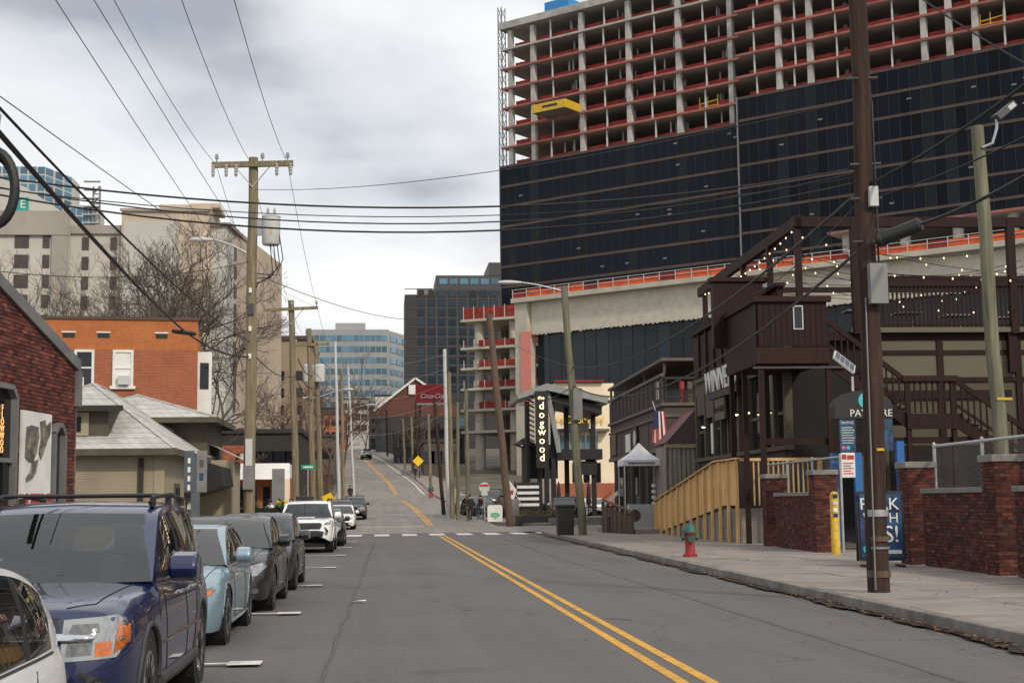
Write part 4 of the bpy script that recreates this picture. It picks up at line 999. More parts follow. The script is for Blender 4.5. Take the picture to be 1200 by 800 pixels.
string((.4, -.3, 10.95), (.4, 15.2, 10.95), 20, .35, 'straight run of warm bulbs along the sloping-looking pergola beam of the bar')
string((2.5, -.45, 9.4), (19, -.45, 9.3), 16, .25, 'row of warm bulbs just above the front railing of the roof deck')
# ------------------------------------------------------------------ brown two-storey bar further on
M['brown_wall'] = mat('brown_wall_board', (.075, .058, .052), .8, var=.15, scale=1.2, dirt=(.045, .036, .033), dscale=.8, damt=.5)
M['brown_trim'] = mat('brown_trim', (.12, .095, .08), .8, var=.15)
M['tarp'] = mat('weathered_canvas', (.24, .22, .18), .9, var=.2, scale=2, stretch=(4, 4, .5), dirt=(.13, .12, .1), dscale=1.5, damt=.6)
M['pine'] = mat('new_pine_board', (.62, .40, .17), .75, var=.18, scale=3, stretch=(6, 6, .5), dirt=(.46, .27, .10), dscale=2, damt=.5, objvar=.12)
M['old_wood'] = mat('brown_stained_wood', (.10, .065, .045), .8, var=.25, scale=3, stretch=(5, 5, .5), objvar=.12)
M['canvas_white'] = mat('white_canopy_cloth', (.62, .63, .66), .8, var=.05)
lb = thing('brown_bar', 'brown boarded two-storey bar with balcony parapet beyond the maroon bar', 'building', (13.55, 68.5, 0), SPA)
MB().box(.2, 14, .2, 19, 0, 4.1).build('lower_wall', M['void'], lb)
MB().box(0, 14, 0, 19, 4.1, 6.2).build('upper_wall', M['brown_wall'], lb)
for y in (0.0, 4.6, 9.4, 14.2, 18.85): MB().box(-.05, .0, y, y + .12, 4.15, 5.6).build('batten', M['brown_trim'], lb)
MB().box(-.12, 14, -.1, 19.1, 4.0, 4.2).build('string_course', M['brown_trim'], lb); MB().box(-.1, 14, -.08, 19.1, 5.65, 5.78).build('string_course', M['brown_trim'], lb); MB().box(-.14, 14, -.12, 19.1, 6.2, 6.35).build('string_course', M['brown_trim'], lb)
for k in range(13):
    y = .05 + k * 1.46
    MB().box(-.08, .02, y, y + .1, 6.35, 7.65).build('parapet_post', M['brown_wall'], lb); MB().box(-.03, .0, y + .12, y + 1.44, 6.36, 7.6).build('parapet_panel', M['dark_board'], lb)
MB().box(-.12, .06, 0, 19.05, 7.65, 7.8).build('parapet_cap', M['brown_trim'], lb)
for x in (0.05, .75, 1.5, 2.4, 3.3): MB().box(x, x + .08, -.04, .04, 6.35, 7.6).build('balcony_post', M['dark_board'], lb)
MB().box(0, 6, -.06, .06, 7.5, 7.62).build('balcony_rail', M['dark_board'], lb); MB().box(0, 6, -.06, .06, 6.6, 6.68).build('balcony_rail', M['dark_board'], lb)
for i in range(9): MB().box(.9 + i * .42, 1.15 + i * .42, .7, .75, 6.4, 7.45).build('balcony_picket', M['cream_panel'] if i % 3 else M['red'], lb)
for y in (0.1, 6, 12.5, 18.8): MB().box(.02, .14, y, y + .12, 7.8, 8.4).build('roof_post', M['brown_wall'], lb)
MB().box(-.1, 8, -.1, 19.1, 8.4, 8.55).build('canopy_roof', M['brown_trim'], lb)
for k, y in enumerate((.4, 3.0, 5.5, 8.0, 11, 14, 17)):
    MB().box(.02, .18, y, y + .2, 0, 4.0).build('post', M['brown_wall'], lb)
    if k % 2: MB().box(.12, .16, y + .25, y + 2.2, .9, 3.6).build('window_pane', M['glass'], lb)
for y, w, h in ((16.2, 1.9, 1.25), (10.6, 1.6, 1.0)): MB().box(-.1, -.04, y, y + w, 4.35, 4.35 + h).build('wall_sign', M['cream_panel'] if y > 12 else M['white'], lb)
MB().lathe([(.0, -.04), (.75, -.04), (.75, .04), (.0, .04)], 20, (-.09, 8.6, 5.0), 'x').build('round_sign', M['black'], lb); MB().lathe([(.0, -.05), (.45, -.05), (.45, .05), (.0, .05)], 16, (-.10, 8.6, 5.0), 'x').build('round_sign_centre', M['lightgrey'], lb)
MB().box(-.05, -.02, 1.2, 1.9, 6.6, 7.5).build('menu_board', M['lightgrey'], lb)
# gabled porch with canvas curtains in front of it
pc = thing('canvas_porch', 'small gabled porch with hanging canvas curtains and a fringed edge', 'porch', (12.95, 65.2, 0), SPA)
M['awning_red'] = mat('dull_red_awning', (.16, .075, .075), .85, var=.1)
MB().prism([(-.05, 4.25), (1.35, 5.75), (2.8, 5.75), (4.2, 4.25)], -.1, 3.1, 'y').build('roof', M['awning_red'], pc)
MB().prism([(-.06, 4.22), (1.3, 5.72), (1.42, 5.72), (2.05, 4.22)], -.14, -.11, 'y').build('gable_board', M['brown_wall'], pc)
for k in range(9):
    b = MB(); n = 6
    for i in range(n):
        a = .02 + k * .46 + .075 * i; b.quad((a, -.05 + .05 * math.sin(i * 2 + k), 2.15 + .1 * math.sin(k * 3)), (a + .075, -.05 + .05 * math.sin(i * 2 + 2 + k), 2.15 + .1 * math.sin(k * 3)), (a + .075, -.05 + .03 * math.sin(i * 2 + 2 + k), 4.05), (a, -.05 + .03 * math.sin(i * 2 + k), 4.05))
    b.build('curtain', M['tarp'], pc, fix=False)
MB().box(-.1, 4.2, -.14, .0, 4.02, 4.2).build('fringe', mat('straw_fringe', (.30, .24, .15), .9, var=.25, scale=8), pc)
for i in range(12): MB().beam((1.3, .0, .9), (1.3 + (i - 5.5) * .17, -.02, 2.2), .035).build('fan_slat', M['galv'], pc)
for x in (0.0, 4.1): MB().box(x, x + .12, .02, .14, 0, 4.2).build('post', M['old_wood'], pc)
MB().box(.02, .06, .05, 3.0, .9, 4.1).build('side_curtain', M['tarp'], pc)
st = thing('red_ice_box', 'small red and white sign box on the porch beside the ramp', 'sign', (15.6, 64.7, 0), SPA)
MB().box(-.75, .6, -.25, .2, 1.9, 2.6).build('box', M['red'], st); MB().box(-.05, .55, -.27, -.25, 1.98, 2.52).build('panel', M['white'], st); link('lettering', text_mesh('A', .5, .005, m=M['red']), st, (.25, -.275, 2.26), (math.pi/2, 0, 0))
MB().box(-.4, .4, -.1, .15, .1, 1.9).build('stand', M['dark_board'], st)
# flags
fl = thing('wall_flag', 'stars and stripes hanging limp from a slanting pole on the brown bar', 'flag', (13.45, 68.4, 0), SPA)
MB().beam((.05, .05, 4.5), (-.55, -.35, 6.4), .04).build('pole', M['lightgrey'], fl)
M['navy'] = mat('navy_cloth', (.02, .03, .10), .85)
for i in range(7): 
    MB().prism([(-.62 + i * .115, 4.35 + .05 * math.sin(i * 2)), (-.62 + (i + 1) * .115, 4.35 + .05 * math.sin(i * 2 + 1)), (-.5 + (i + 1) * .075, 5.9), (-.5 + i * .075, 5.9)], -.36 + .05 * math.sin(i * 2.2), -.345 + .05 * math.sin(i * 2.2), 'y').build('stripe', M['red'] if i % 2 == 0 else M['white'], fl)
MB().prism([(-.56, 5.1), (-.28, 5.1), (-.30, 5.95), (-.5, 5.95)], -.43, -.415, 'y').build('star_field', M['navy'], fl)
# pop-up canopy
tc_ = thing('canopy_tent', 'white pop-up canopy tent standing outside the brown bar', 'tent', (at(750, 590, 68).x, 68, KH))
b = MB(); hw_ = .9
b.add([(-hw_, -hw_, 3.4), (hw_, -hw_, 3.4), (hw_, hw_, 3.4), (-hw_, hw_, 3.4), (0, 0, 4.25)] + [(s * .45, t * .45, 3.72) for s, t in ((-1, -1), (1, -1), (1, 1), (-1, 1))],
      [(0, 1, 6, 5), (1, 2, 7, 6), (2, 3, 8, 7), (3, 0, 5, 8), (5, 6, 4), (6, 7, 4), (7, 8, 4), (8, 5, 4)])
b.build('roof_cloth', M['canvas_white'], tc_)
for (x0, x1, y0, y1) in ((-.9, .9, -.91, -.89), (-.9, .9, .89, .91), (-.91, -.89, -.9, .9), (.89, .91, -.9, .9)): MB().box(x0, x1, y0, y1, 3.13, 3.4).build('valance', M['canvas_white'], tc_)
for x in (-.86, .86):
    for y in (-.86, .86): MB().box(x - .025, x + .025, y - .025, y + .025, 0, 3.35).build('leg', M['lightgrey'], tc_)
MB().box(-.5, -.48, -.915, -.912, 3.2, 3.33).build('print', M['navy'], tc_); MB().box(-.7, .6, -.914, -.9105, 3.19, 3.3).build('print', M['midgrey'], tc_)
cab = thing('drinks_cooler', 'pale cabinet with a round emblem under the canopy tent', 'cooler', (at(757, 590, 69).x, 69.4, KH))
MB().box(-.75, .75, 0, .7, 0, 1.3).build('cabinet', M['lightgrey'], cab); MB().lathe([(0, -.02), (.3, -.02), (.3, .0), (0, 0)], 16, (-.5, 0, .75), 'y').build('emblem', M['old_wood'], cab)
# stained wooden rails beside the tent
rl = thing('entry_rail', 'dark stained wooden entry rail sloping down to the pavement', 'railing', (at(741, 590, 63).x, 63.0, 0), R(8))
for k in range(7):
    y = k * .75; MB().box(-.06, .06, y, y + .1, 0, 1.05 + .09 * k).build('post', M['old_wood'], rl)
    if k < 6: 
        for q in range(4): MB().box(-.03, .0, y + .11 + q * .16, y + .25 + q * .16, .1, .95 + .09 * k).build('board', M['old_wood'], rl)
MB().beam((0, 0, 1.12), (0, 4.6, 1.68), .14, .07).build('handrail', M['old_wood'], rl)
rs = MB(); rs.box(.12, 2.0, 0, 6, -.02, .35); rs.build('step', M['concrete'], rl)
ss = thing('tilted_sign', 'white and orange sign board leaning on a post by the brown bar', 'sign', (at(713, 590, 70).x, 70, KH))
MB().prism([(-.55, 1.05), (-.45, 1.0), (.5, 1.8), (.45, 1.95)], -.1, .1, 'y').build('board', M['white'], ss); MB().prism([(-.25, 1.55), (.15, 1.86), (.1, 1.95), (-.3, 1.64)], -.12, .1, 'y').build('orange_stripe', mat('orange_print', (.6, .12, .03), .6), ss); MB().box(-.05, .05, .11, .2, 0, 1.5).build('post', M['black'], ss)
# ------------------------------------------------------------------ pine access ramp beside the pavement
rp = thing('wooden_ramp', 'new pine access ramp with boarded sides and square posts', 'ramp', (at(777, 590, 64).x - .35, 64.0, 0), -math.atan(SPLAY) )
L_ = 16.3
railz = lambda s: 1.62 + 1.38 * min(1, s / 12.8); botz = lambda s: .16 + 1.25 * min(1, s / 14)
N_ = 12
for k in range(N_ + 1):
    s = k * L_ / N_; MB().box(-.05, .05, -s - .05, -s + .05, .02, railz(s) - .06).build('post', M['pine'], rp)
    if k < N_:
        nb = 8
        for q in range(nb):
            a = s + .06 + q * (L_ / N_ - .08) / nb; w = (L_ / N_ - .08) / nb - .010; mid_ = a + w / 2
            MB().add([(.052, -a, botz(mid_)), (.052, -a - w, botz(mid_)), (.052, -a - w, railz(a + w) - .07), (.052, -a, railz(a) - .07), (.075, -a, botz(mid_)), (.075, -a - w, botz(mid_)), (.075, -a - w, railz(a + w) - .07), (.075, -a, railz(a) - .07)],
                     [(0,1,2,3), (7,6,5,4), (0,4,5,1), (1,5,6,2), (2,6,7,3), (3,7,4,0)]).build('board', M['pine'], rp)
MB().beam((0.02, 0.1, railz(0)), (.02, -12.8, railz(12.8)), .16, .05).build('cap_rail', M['pine'], rp); MB().beam((.02, -12.8, 3.0), (.02, -L_ - .2, 3.0), .16, .05).build('cap_rail', M['pine'], rp)
MB().prism([(0, .1), (-L_, .1), (-L_, 1.3), (-14, 1.3), (0, .2)], .15, 1.6, 'x').build('deck', M['concrete'], rp)
MB().prism([(-1, .05), (-L_, .05), (-L_, 1.28), (-14, 1.28)], .09, .14, 'x').build('plinth_wall', M['curb'], rp)
for k in range(14): MB().box(.35 + k * .17, .40 + k * .17, -L_ - .25, -L_ - .2, 1.4, 2.9).build('baluster', M['pine'], rp)
MB().box(.1, 2.9, -L_ - .3, -L_ - .16, 2.9, 3.0).build('end_rail', M['pine'], rp); MB().box(2.75, 2.9, -L_ - .3, -L_ - .15, .1, 3.0).build('end_post', M['pine'], rp)
# ------------------------------------------------------------------ brick garden wall with piers along the right pavement
WX = lambda y: 11.40 + .03 * (y - 25.6)
WANG = math.atan2(-1, -.03)                     # local x runs towards the camera, seen left to right; y inward
M['coping'] = mat('stone_coping', (.20, .19, .175), .9, var=.15, scale=3, dirt=(.09, .085, .08), dscale=2, damt=.6, bump=.3)
def pier(y, lab, t=.62, hgt=2.12):
    """pier whose near face sits at y; local x runs down the street towards the camera"""
    o = thing('brick_pier', lab, 'brick pier', (WX(y), y, KH), WANG, 'brick piers along the pavement')
    MB().box(-t, 0, 0.02, t, 0, hgt).build('core', M['mortar_d'], o)
    bricks([(-t, 0, .01, hgt - .01)], [], o, int(y * 7))
    f = bricks([(0, t, .01, hgt - .01)], [], o, int(y * 9)); f.rotation_euler = (0, 0, R(90)); f.location = (0, 0, 0)
    bevel(MB().box(-t - .05, .05, -.06, t + .05, hgt, hgt + .14).build('coping', M['coping'], o), .015)
    return o
def lowwall(y0, y1, lab, hgt=1.55):
    l = y1 - y0; o = thing('brick_wall', lab, 'brick wall', (WX(y0), y0, KH), WANG, 'low brick walls between the piers')
    MB().box(-l, 0, .12, .34, 0, hgt).build('core', M['mortar_d'], o)
    f = bricks([(-l, 0, .01, hgt - .01)], [], o, int(y0 * 5)); f.location = (0, .11, 0)
    bevel(MB().box(-l, 0, .05, .40, hgt, hgt + .11).build('coping', M['coping'], o), .012)
    return o
pier(26.0, 'brick pier with stone cap in front of the greenish lamp pole')
pier(30.9, 'brick pier with stone cap right beside the blue folding sign')
pier(38.6, 'brick pier with stone cap behind the stickered yellow bollard')
pier(44.2, 'brick pier with stone cap joined to the end of the pine ramp')
pier(18.5, 'brick pier with stone cap at the near end of the long low wall')
lowwall(26.62, 30.28 + .0, 'low brick wall between blue folding sign and greenish lamp pole')
lowwall(19.12, 25.38, 'low brick wall on the near side of the greenish lamp pole')
lowwall(39.22, 43.58, 'low brick wall between the yellow bollard and the pine ramp')
# chain-link fence behind the wall
M['chain'] = mat('chain_link_wire', (.16, .165, .165), .5, .5, var=.2)
fn = thing('chain_link_fence', 'chain-link fence with round top rail behind the brick wall', 'fence', (WX(16) + .75, 16.0, 0), math.atan2(1, .03))
FL, FZ0, FZ1 = 31.5, 1.2, 2.75
b = MB(); st = .095; hgt = FZ1 - FZ0
k = -int(hgt / st)
while k * st < FL:
    a = k * st
    for s in (1, -1):
        p0 = (a, 0, FZ0 if s > 0 else FZ1); p1 = (a + hgt, .008 * s, FZ1 if s > 0 else FZ0)
        for c0_, c1_ in ((0, 15.2), (22.6, FL)):
          t0 = max(0, (c0_ - a) / hgt); t1 = min(1, (c1_ - a) / hgt)
          q0 = Vector(p0).lerp(Vector(p1), t0); q1 = Vector(p0).lerp(Vector(p1), t1)
          if t1 > t0: b.tube([q0, q1], .0022, 3, False)
    k += 1
stuff(b.build('wire_mesh', M['chain'], fn, fix=False))
for c0_, c1_ in ((0, 15.2), (22.6, FL)): MB().tube([(c0_, 0, FZ1), (c1_, 0, FZ1)], .035, 8).build('top_rail', M['galv'], fn, smooth=True)
for i, fx in enumerate((.3, 3.4, 6.5, 9.6, 12.4, 15.2, 22.6, 25.5, 28.5, 31.3)): 
    MB().lathe([(.04, 0), (.04, FZ1 + .06), (.0, FZ1 + .1)], 8, (fx, 0, 0)).build('post', M['galv'], fn, smooth=True)
# ------------------------------------------------------------------ pay station behind the opening
M['blue'] = mat('blue_painted_steel', (.012, .12, .36), .45, var=.08)
M['navy_print'] = mat('dark_blue_print', (.012, .035, .10), .5, var=.5, scale=6, dirt=(.02, .16, .24), dscale=3, damt=.7)
M['pinkdot'] = mat('pink_print', (.7, .08, .22), .5); M['tealdot'] = mat('teal_print', (.05, .45, .5), .5)
py_ = 40.2; pX = lambda px: at(px, 500, py_).x; pZ = lambda y, px=1010: at(px, y, py_).z
ps = thing('pay_station', 'parking pay station with black arched PAY HERE hood between blue posts', 'pay station', (pX(1020), py_, .1))
lx_ = lambda px: pX(px) - pX(1020); lz_ = lambda y: pZ(y) - .1
def slabx(a, c, y0, y1, d0, d1, nm, m): return MB().box(lx_(a), lx_(c), d0, d1, lz_(y1), lz_(y0)).build(nm, M[m], ps)
for a in (977, 1000, 1050): slabx(a, a + 8.5, 517 if a == 1050 else 530, 640, .35 if a == 977 else .0, .5 if a == 977 else .16, 'blue_post', 'blue')
b = MB(); pts = [(lx_(980), lz_(490)), (lx_(1048), lz_(490))]; r0 = lx_(1048); 
arc = [(lx_(1014) + (lx_(1048) - lx_(1014)) * math.cos(R(a)), lz_(476) + (lz_(457) - lz_(476)) * math.sin(R(a))) for a in range(0, 181, 15)]
MB().prism([(lx_(980), lz_(490)), (lx_(1048), lz_(490))] + arc, .05, .6, 'y').build('arched_hood', M['black'], ps)
link('lettering', text_mesh('PAY HERE', .29, .006, m=M['white']), ps, (lx_(1022), .04, lz_(484)), (math.pi/2, 0, 0))
MB().lathe([(0, -.01), (.24, -.01), (.24, .0), (0, 0)], 20, (lx_(1017), .045, lz_(469)), 'y').build('round_badge', M['tealdot'], ps)
slabx(985, 1003, 491, 529, .06, .12, 'notice_panel', 'navy_print'); slabx(1036, 1047, 491, 528, .06, .12, 'notice_panel', 'navy_print')
link('lettering', text_mesh('NOTICE', .10, .003, m=M['white']), ps, (lx_(994), .055, lz_(495)), (math.pi/2, 0, 0))
for i in range(7): MB().box(lx_(986.5), lx_(1000 + (i * 5 % 3)), .054, .059, lz_(501 + i * 3), lz_(500 + i * 3)).build('print_line', M['lightgrey'], ps)
for q, m_ in ((988.5, 'pinkdot'), (994, 'tealdot')): MB().lathe([(0, -.004), (.055, -.004), (.055, 0), (0, 0)], 12, (lx_(q), .058, lz_(524)), 'y').build('print_dot', M[m_], ps)
slabx(984, 1000, 530, 559, -.03, -.005, 'tow_notice', 'white'); 
for i, (a, c, y0, y1) in enumerate(((985, 990, 532, 538), (991, 999, 533, 538))): MB().box(lx_(a), lx_(c), -.035, -.031, lz_(y1), lz_(y0)).build('red_print', M['red'], ps)
for i in range(5): MB().box(lx_(986), lx_(998 - i % 2 * 3), -.035, -.031, lz_(543 + i * 3), lz_(541.8 + i * 3)).build('red_print', M['red'], ps)
b = MB(); b.prism([(lx_(1008), 0.02), (lx_(1034), 0.02), (lx_(1034), lz_(538)), (lx_(1028), lz_(533)), (lx_(1014), lz_(533)), (lx_(1008), lz_(538))], .12, .62, 'y'); bevel(b.build('kiosk_body', M['darkgrey'], ps), .02)
MB().box(lx_(1016), lx_(1027), .10, .12, lz_(556), lz_(541)).build('screen', M['glass'], ps); MB().box(lx_(1015), lx_(1028), .095, .12, lz_(590), lz_(562)).build('keypad_panel', M['midgrey'], ps)
MB().beam((lx_(1005), .3, lz_(457)), (lx_(1005), .3, lz_(440)), .06).build('panel_post', M['galv'], ps)
b = MB(); p0 = Vector((lx_(996), .3, lz_(423))); Mx = Matrix.Translation(p0) @ Matrix.Rotation(R(38), 4, 'Y') @ Matrix.Rotation(R(35), 4, 'X')
b.box(-.38, .38, -.28, .28, -.03, .03, M=Mx); sp = b.build('solar_panel', M['lightgrey'], ps)
for i in range(4): MB().box(-.34 + i * .175, -.34 + i * .175 + .16, -.24, .24, .03, .034, M=Mx).build('solar_cell', mat('solar_cell', (.02, .025, .05), .2, var=.2) if i == 0 else bpy.data.materials['solar_cell'], sp)
# folding sign
fs_p = at(1035, 668, 30.0); fs = thing('folding_sign', 'dark blue folding pavement sign with white hand lettering between pole and brick pier', 'sign', (fs_p.x, 30.0, KH), R(-6))
MB().box(-.50, .50, -.02, .02, .13, 1.62, M=Matrix.Rotation(R(-4), 4, 'X')).build('frame', M['black'], fs); 
MB().box(-.45, .45, -.045, -.02, .2, 1.55, M=Matrix.Rotation(R(-4), 4, 'X')).build('face', mat('deep_blue_print', (.008, .035, .12), .4, var=.6, scale=3, dirt=(.01, .15, .28), dscale=1.5, damt=.7), fs)
for t, z, s, x in (('PARK', 1.33, .36, -.02), ('WITH', 1.03, .30, .0), ('US!', .68, .50, .04)): link('lettering', text_mesh(t, s, .004, m=M['white'], spacing=.95), fs, (x, -.055 + z * .07, z), (math.pi/2 - R(4), 0, 0))
MB().box(.12, .40, -.06, -.035, .28, .36).build('print_strip', M['white'], fs); MB().lathe([(0, -.005), (.08, -.005), (.08, 0), (0, 0)], 14, (-.34, -.045, .38), 'y').build('print_dot', M['tealdot'], fs)
MB().box(-.5, .5, .25, .29, .1, 1.5, M=Matrix.Rotation(R(7), 4, 'X')).build('rear_leaf', M['black'], fs)
for x in (-.4, .36): MB().box(x, x + .06, -.25, .4, 0, .05).build('foot', M['black'], fs)
# yellow bollard
bp_ = at(980, 652, 36.9); yb = thing('yellow_bollard', 'scuffed yellow steel bollard with stickers in front of a brick pier', 'bollard', (bp_.x, 36.9, KH))
MB().lathe([(.115, -.1), (.115, 1.55), (.09, 1.63), (.0, 1.66)], 14).build('post', mat('scuffed_yellow', (.62, .40, .035), .55, var=.2, scale=4, dirt=(.25, .15, .05), dscale=6, damt=.8), yb, smooth=True)
for i, z in enumerate((1.48, 1.3, 1.12, .98)): MB().box(-.07, .05, -.125, -.108, z, z + .1).build('sticker', [M['black'], M['lightgrey'], M['white'], M['navy']][i], yb)
# hydrant
hp = at(809, 655, 37.0); hy = thing('fire_hydrant', 'red fire hydrant with green cap on the right pavement', 'hydrant', (hp.x, 37.0, KH))
M['hyd_red'] = mat('hydrant_red', (.34, .018, .025), .55, var=.2, scale=5, dirt=(.14, .03, .03), dscale=5, damt=.6); M['hyd_green'] = mat('hydrant_green', (.025, .10, .075), .5, var=.2, scale=5)
MB().lathe([(.19, 0), (.19, .05), (.15, .06), (.13, .12), (.125, .55), (.15, .57), (.15, .62)], 16).build('barrel', M['hyd_red'], hy, smooth=True)
MB().lathe([(.19, .62), (.19, .67), (.16, .72), (.13, .80), (.07, .85), (.035, .86), (.035, .92), (0, .92)], 16).build('bonnet', M['hyd_green'], hy, smooth=True)
MB().lathe([(.095, -.24), (.095, -.17), (.075, -.16), (.075, .0)], 12, (0, 0, .47), 'y').build('pumper_cap', M['hyd_green'], hy, smooth=True)
for s in (-1, 1): MB().lathe([(.07, s * .22), (.07, s * .16), (.055, s * .15), (.055, 0)], 12, (0, 0, .50), 'x').build('hose_cap', M['hyd_green'], hy, smooth=True)
for a in range(6): MB().lathe([(.02, .05), (.02, .08)], 6, (.165 * math.cos(a), .165 * math.sin(a), 0)).build('flange_bolt', M['hyd_red'], hy)
# bins
def bin_(px, y, h, w, lab):
    p = at(px, 600, y); o = thing('litter_bin', lab, 'bin', (p.x, y, KH)); MB().prism([(-w * .44, 0), (w * .44, 0), (w * .5, h * .9), (-w * .5, h * .9)], -w * .42, w * .42, 'y').build('body', M['black'], o)
    bevel(MB().box(-w * .54, w * .54, -w * .48, w * .5, h * .9 + .004, h).build('lid', M['black'], o), .03); MB().beam((-w * .4, w * .52, h * .85), (w * .4, w * .52, h * .85), .05).build('handle', M['darkgrey'], o)
    for x in (-.3, .3): MB().lathe([(.1, -.03), (.1, .03)], 10, (x * w, w * .42, .1), 'x').build('wheel', M['rubber'], o)
bin_(662, 63.4, 1.35, .78, 'tall black wheeled bin beside the greenish lamp pole base'); bin_(718, 66.5, .75, .45, 'small dark bin at the foot of the brown bar')
# ------------------------------------------------------------------ the corner bar with the lit blade sign, and the white pub behind it
dgY = 99.0; dz = zr(99)
dg_p = at(640, 590, dgY); dg = thing('steel_frame_bar', 'open black steel bar front with sloping grey roof and hanging blade sign', 'building', (dg_p.x, dgY, dz))
DX = lambda px: at(px, 500, dgY).x - dg_p.x; DZ = lambda y, px=660: at(px, y, dgY).z - dz
M['black_steel'] = mat('black_steel', (.016, .015, .016), .55, .2, var=.2)
M['grey_beam'] = mat('pale_grey_beam', (.24, .25, .24), .6, var=.1)
for px in (618, 632, 640, 648, 668, 700): MB().box(DX(px) - .16, DX(px) + .16, 0 if px < 650 else 2, .32 if px < 650 else 2.3, 0, DZ(470)).build('steel_post', M['black_steel'], dg)
b = MB(); b.prism([(DX(606), DZ(462)), (DX(640), DZ(450)), (DX(712), DZ(466)), (DX(712), DZ(474)), (DX(640), DZ(458)), (DX(606), DZ(468))], -.8, 7, 'y'); b.build('roof_plane', M['grey_beam'], dg)
MB().prism([(DX(642), DZ(463)), (DX(705), DZ(476)), (DX(705), DZ(486)), (DX(645), DZ(470))], -.3, 6, 'y').build('roof_underside', M['black_steel'], dg)
MB().beam((DX(641), -.3, DZ(457)), (DX(654), -.3, DZ(530)), .32).build('raking_strut', M['grey_beam'], dg)
MB().box(DX(652), DX(706), .2, 3, DZ(538), DZ(526)).build('canopy_edge', M['black_steel'], dg); MB().box(DX(652), DX(706), 2.4, 2.6, DZ(504), DZ(500)).build('rail', M['grey_beam'], dg)
for i in range(9): MB().box(DX(655 + i * 6), DX(655 + i * 6) + .08, 2.4, 2.5, DZ(526), DZ(503)).build('rail_post', M['grey_beam'], dg)
MB().box(DX(615), DX(655), 1.0, 1.4, DZ(560), DZ(520)).build('slatted_screen', M['black_steel'], dg)
MB().box(DX(690), DX(702), 1.8, 2.0, DZ(556), DZ(532)).build('hanging_panel', M['black_steel'], dg); MB().box(DX(672), DX(700), .5, .6, DZ(556), DZ(540)).build('menu_panel', M['black_steel'], dg)
for k in range(11): MB().beam((DX(618), -.1, DZ(462) + k * -.34), (DX(626), -.1, DZ(466) - k * .34), .1).build('screen_bar', M['black_steel'], dg)
bs = thing('blade_sign', 'tall black blade sign with glowing stacked letters above the pavement', 'sign', (at(635, 590, 98.2).x, 98.0, dz))
BX = lambda px: at(px, 500, 98).x - at(635, 590, 98.2).x; BZ = lambda y: at(635, y, 98).z - dz
MB().box(BX(628), BX(642.5), 0, .3, BZ(548), BZ(458)).build('panel', M['black_steel'], bs)
M['sign_glow'] = emit_mat('lit_sign_letter', (1.0, .72, .42), 2.2)
link('lettering', text_mesh('the', .36, .01, m=M['sign_glow']), bs, (BX(634.5), -.012, BZ(466)), (math.pi/2, 0, 0))
for i, ch in enumerate('dogwood'): link('lettering', text_mesh(ch, .74, .012, m=M['sign_glow'], spacing=1), bs, (BX(635), -.015, BZ(475.5 + i * 10.1)), (math.pi/2, 0, 0))
hpY = 128.0; hzz = zr(128)
hs_p = at(690, 590, hpY); M['cream_wall'] = mat('cream_painted_wall', (.80, .68, .50), .85, var=.06, scale=.6)
hb = thing('cream_pub', 'sunlit cream two-storey pub with yellow sign and open balcony behind the steel bar', 'building', (hs_p.x, hpY, hzz), 0)
HX = lambda px: at(px, 500, hpY).x - hs_p.x; HZ = lambda y: at(690, y, hpY).z - hzz
MB().box(HX(650), HX(720), 0, 14, 0, HZ(449)).build('wall', M['cream_wall'], hb)
MB().box(HX(650), HX(708), -.5, 0, HZ(447.5), HZ(445.5)).build('edge_netting', M['red_net'], hb); MB().box(HX(648), HX(700), -.12, 0, HZ(481), HZ(477)).build('orange_band', M['orange_net'], hb)
sgb = MB().box(HX(663), HX(690), -.25, -.05, HZ(501), HZ(482)).build('sign_board', M['dark_board'], hb)
link('sign_lettering', text_mesh('HOPSMITH', 1.0, .02, m=mat('yellow_letters', (.75, .5, .03), .6), spacing=.85), hb, (HX(680), -.28, HZ(492)), (math.pi/2, 0, 0))
MB().box(HX(646), HX(712), -1.2, 0, HZ(506), HZ(503)).build('balcony_slab', M['cream_panel'], hb)
MB().box(HX(655), HX(700), -.05, -.01, HZ(526), HZ(510)).build('glazing', M['glass_blue'], hb)
for i in range(8): MB().box(HX(655 + i * 6), HX(656 + i * 6), -.12, -.05, HZ(526), HZ(508)).build('glazing_bar', M['white'], hb)
for i in range(3): MB().box(HX(670 + i * 13), HX(677 + i * 13), -.08, -.02, HZ(565), HZ(542)).build('window', M['glass'], hb)
MB().box(HX(648), HX(722), -.3, 0, 0, HZ(566)).build('brick_base', M['red_brick2'], hb)
# planters, clothes-rack stripes, small street things near the far corner
pm = thing('planter_box', 'long dark planter with low yellow-green shrubs by the blade sign', 'planter', (at(632, 600, 92.5).x, 92.5, zr(92)))
bevel(MB().box(-1.6, 2.4, -.5, .5, 0, .62).build('trough', M['darkgrey'], pm), .03)
random.seed(21); b = MB()
for k in range(900):
    a = random.uniform(-1.4, 2.2); c = random.uniform(-.45, .45); z = .6 + random.random() * .38 * (1 - abs(c)); s = random.uniform(.03, .07); t = random.random() * 6.28
    b.add([(a, c, z), (a + s * math.cos(t), c + s * math.sin(t), z + s), (a + s * math.cos(t + .7), c + s * math.sin(t + .7), z + s * .4)], [(0, 1, 2)])
lme = b.mesh('shrub', attr_mat('shrub_leaf', .8), fix=False); paint_pieces(lme, [random.choice([(.22, .19, .04), (.14, .12, .04), (.09, .08, .03), (.30, .27, .05)]) for _ in b.f], 1); stuff(link('shrubs', lme, pm))
def street_post(px, pyb, y, h, r, m, lab, nm='sign_post', top=None):
    p = at(px, pyb, y); o = thing(nm, lab, 'sign', (p.x, y, zr(y) + .1)); MB().lathe([(r, 0), (r, h)], 8).build('post', M[m], o, smooth=True)
    return o
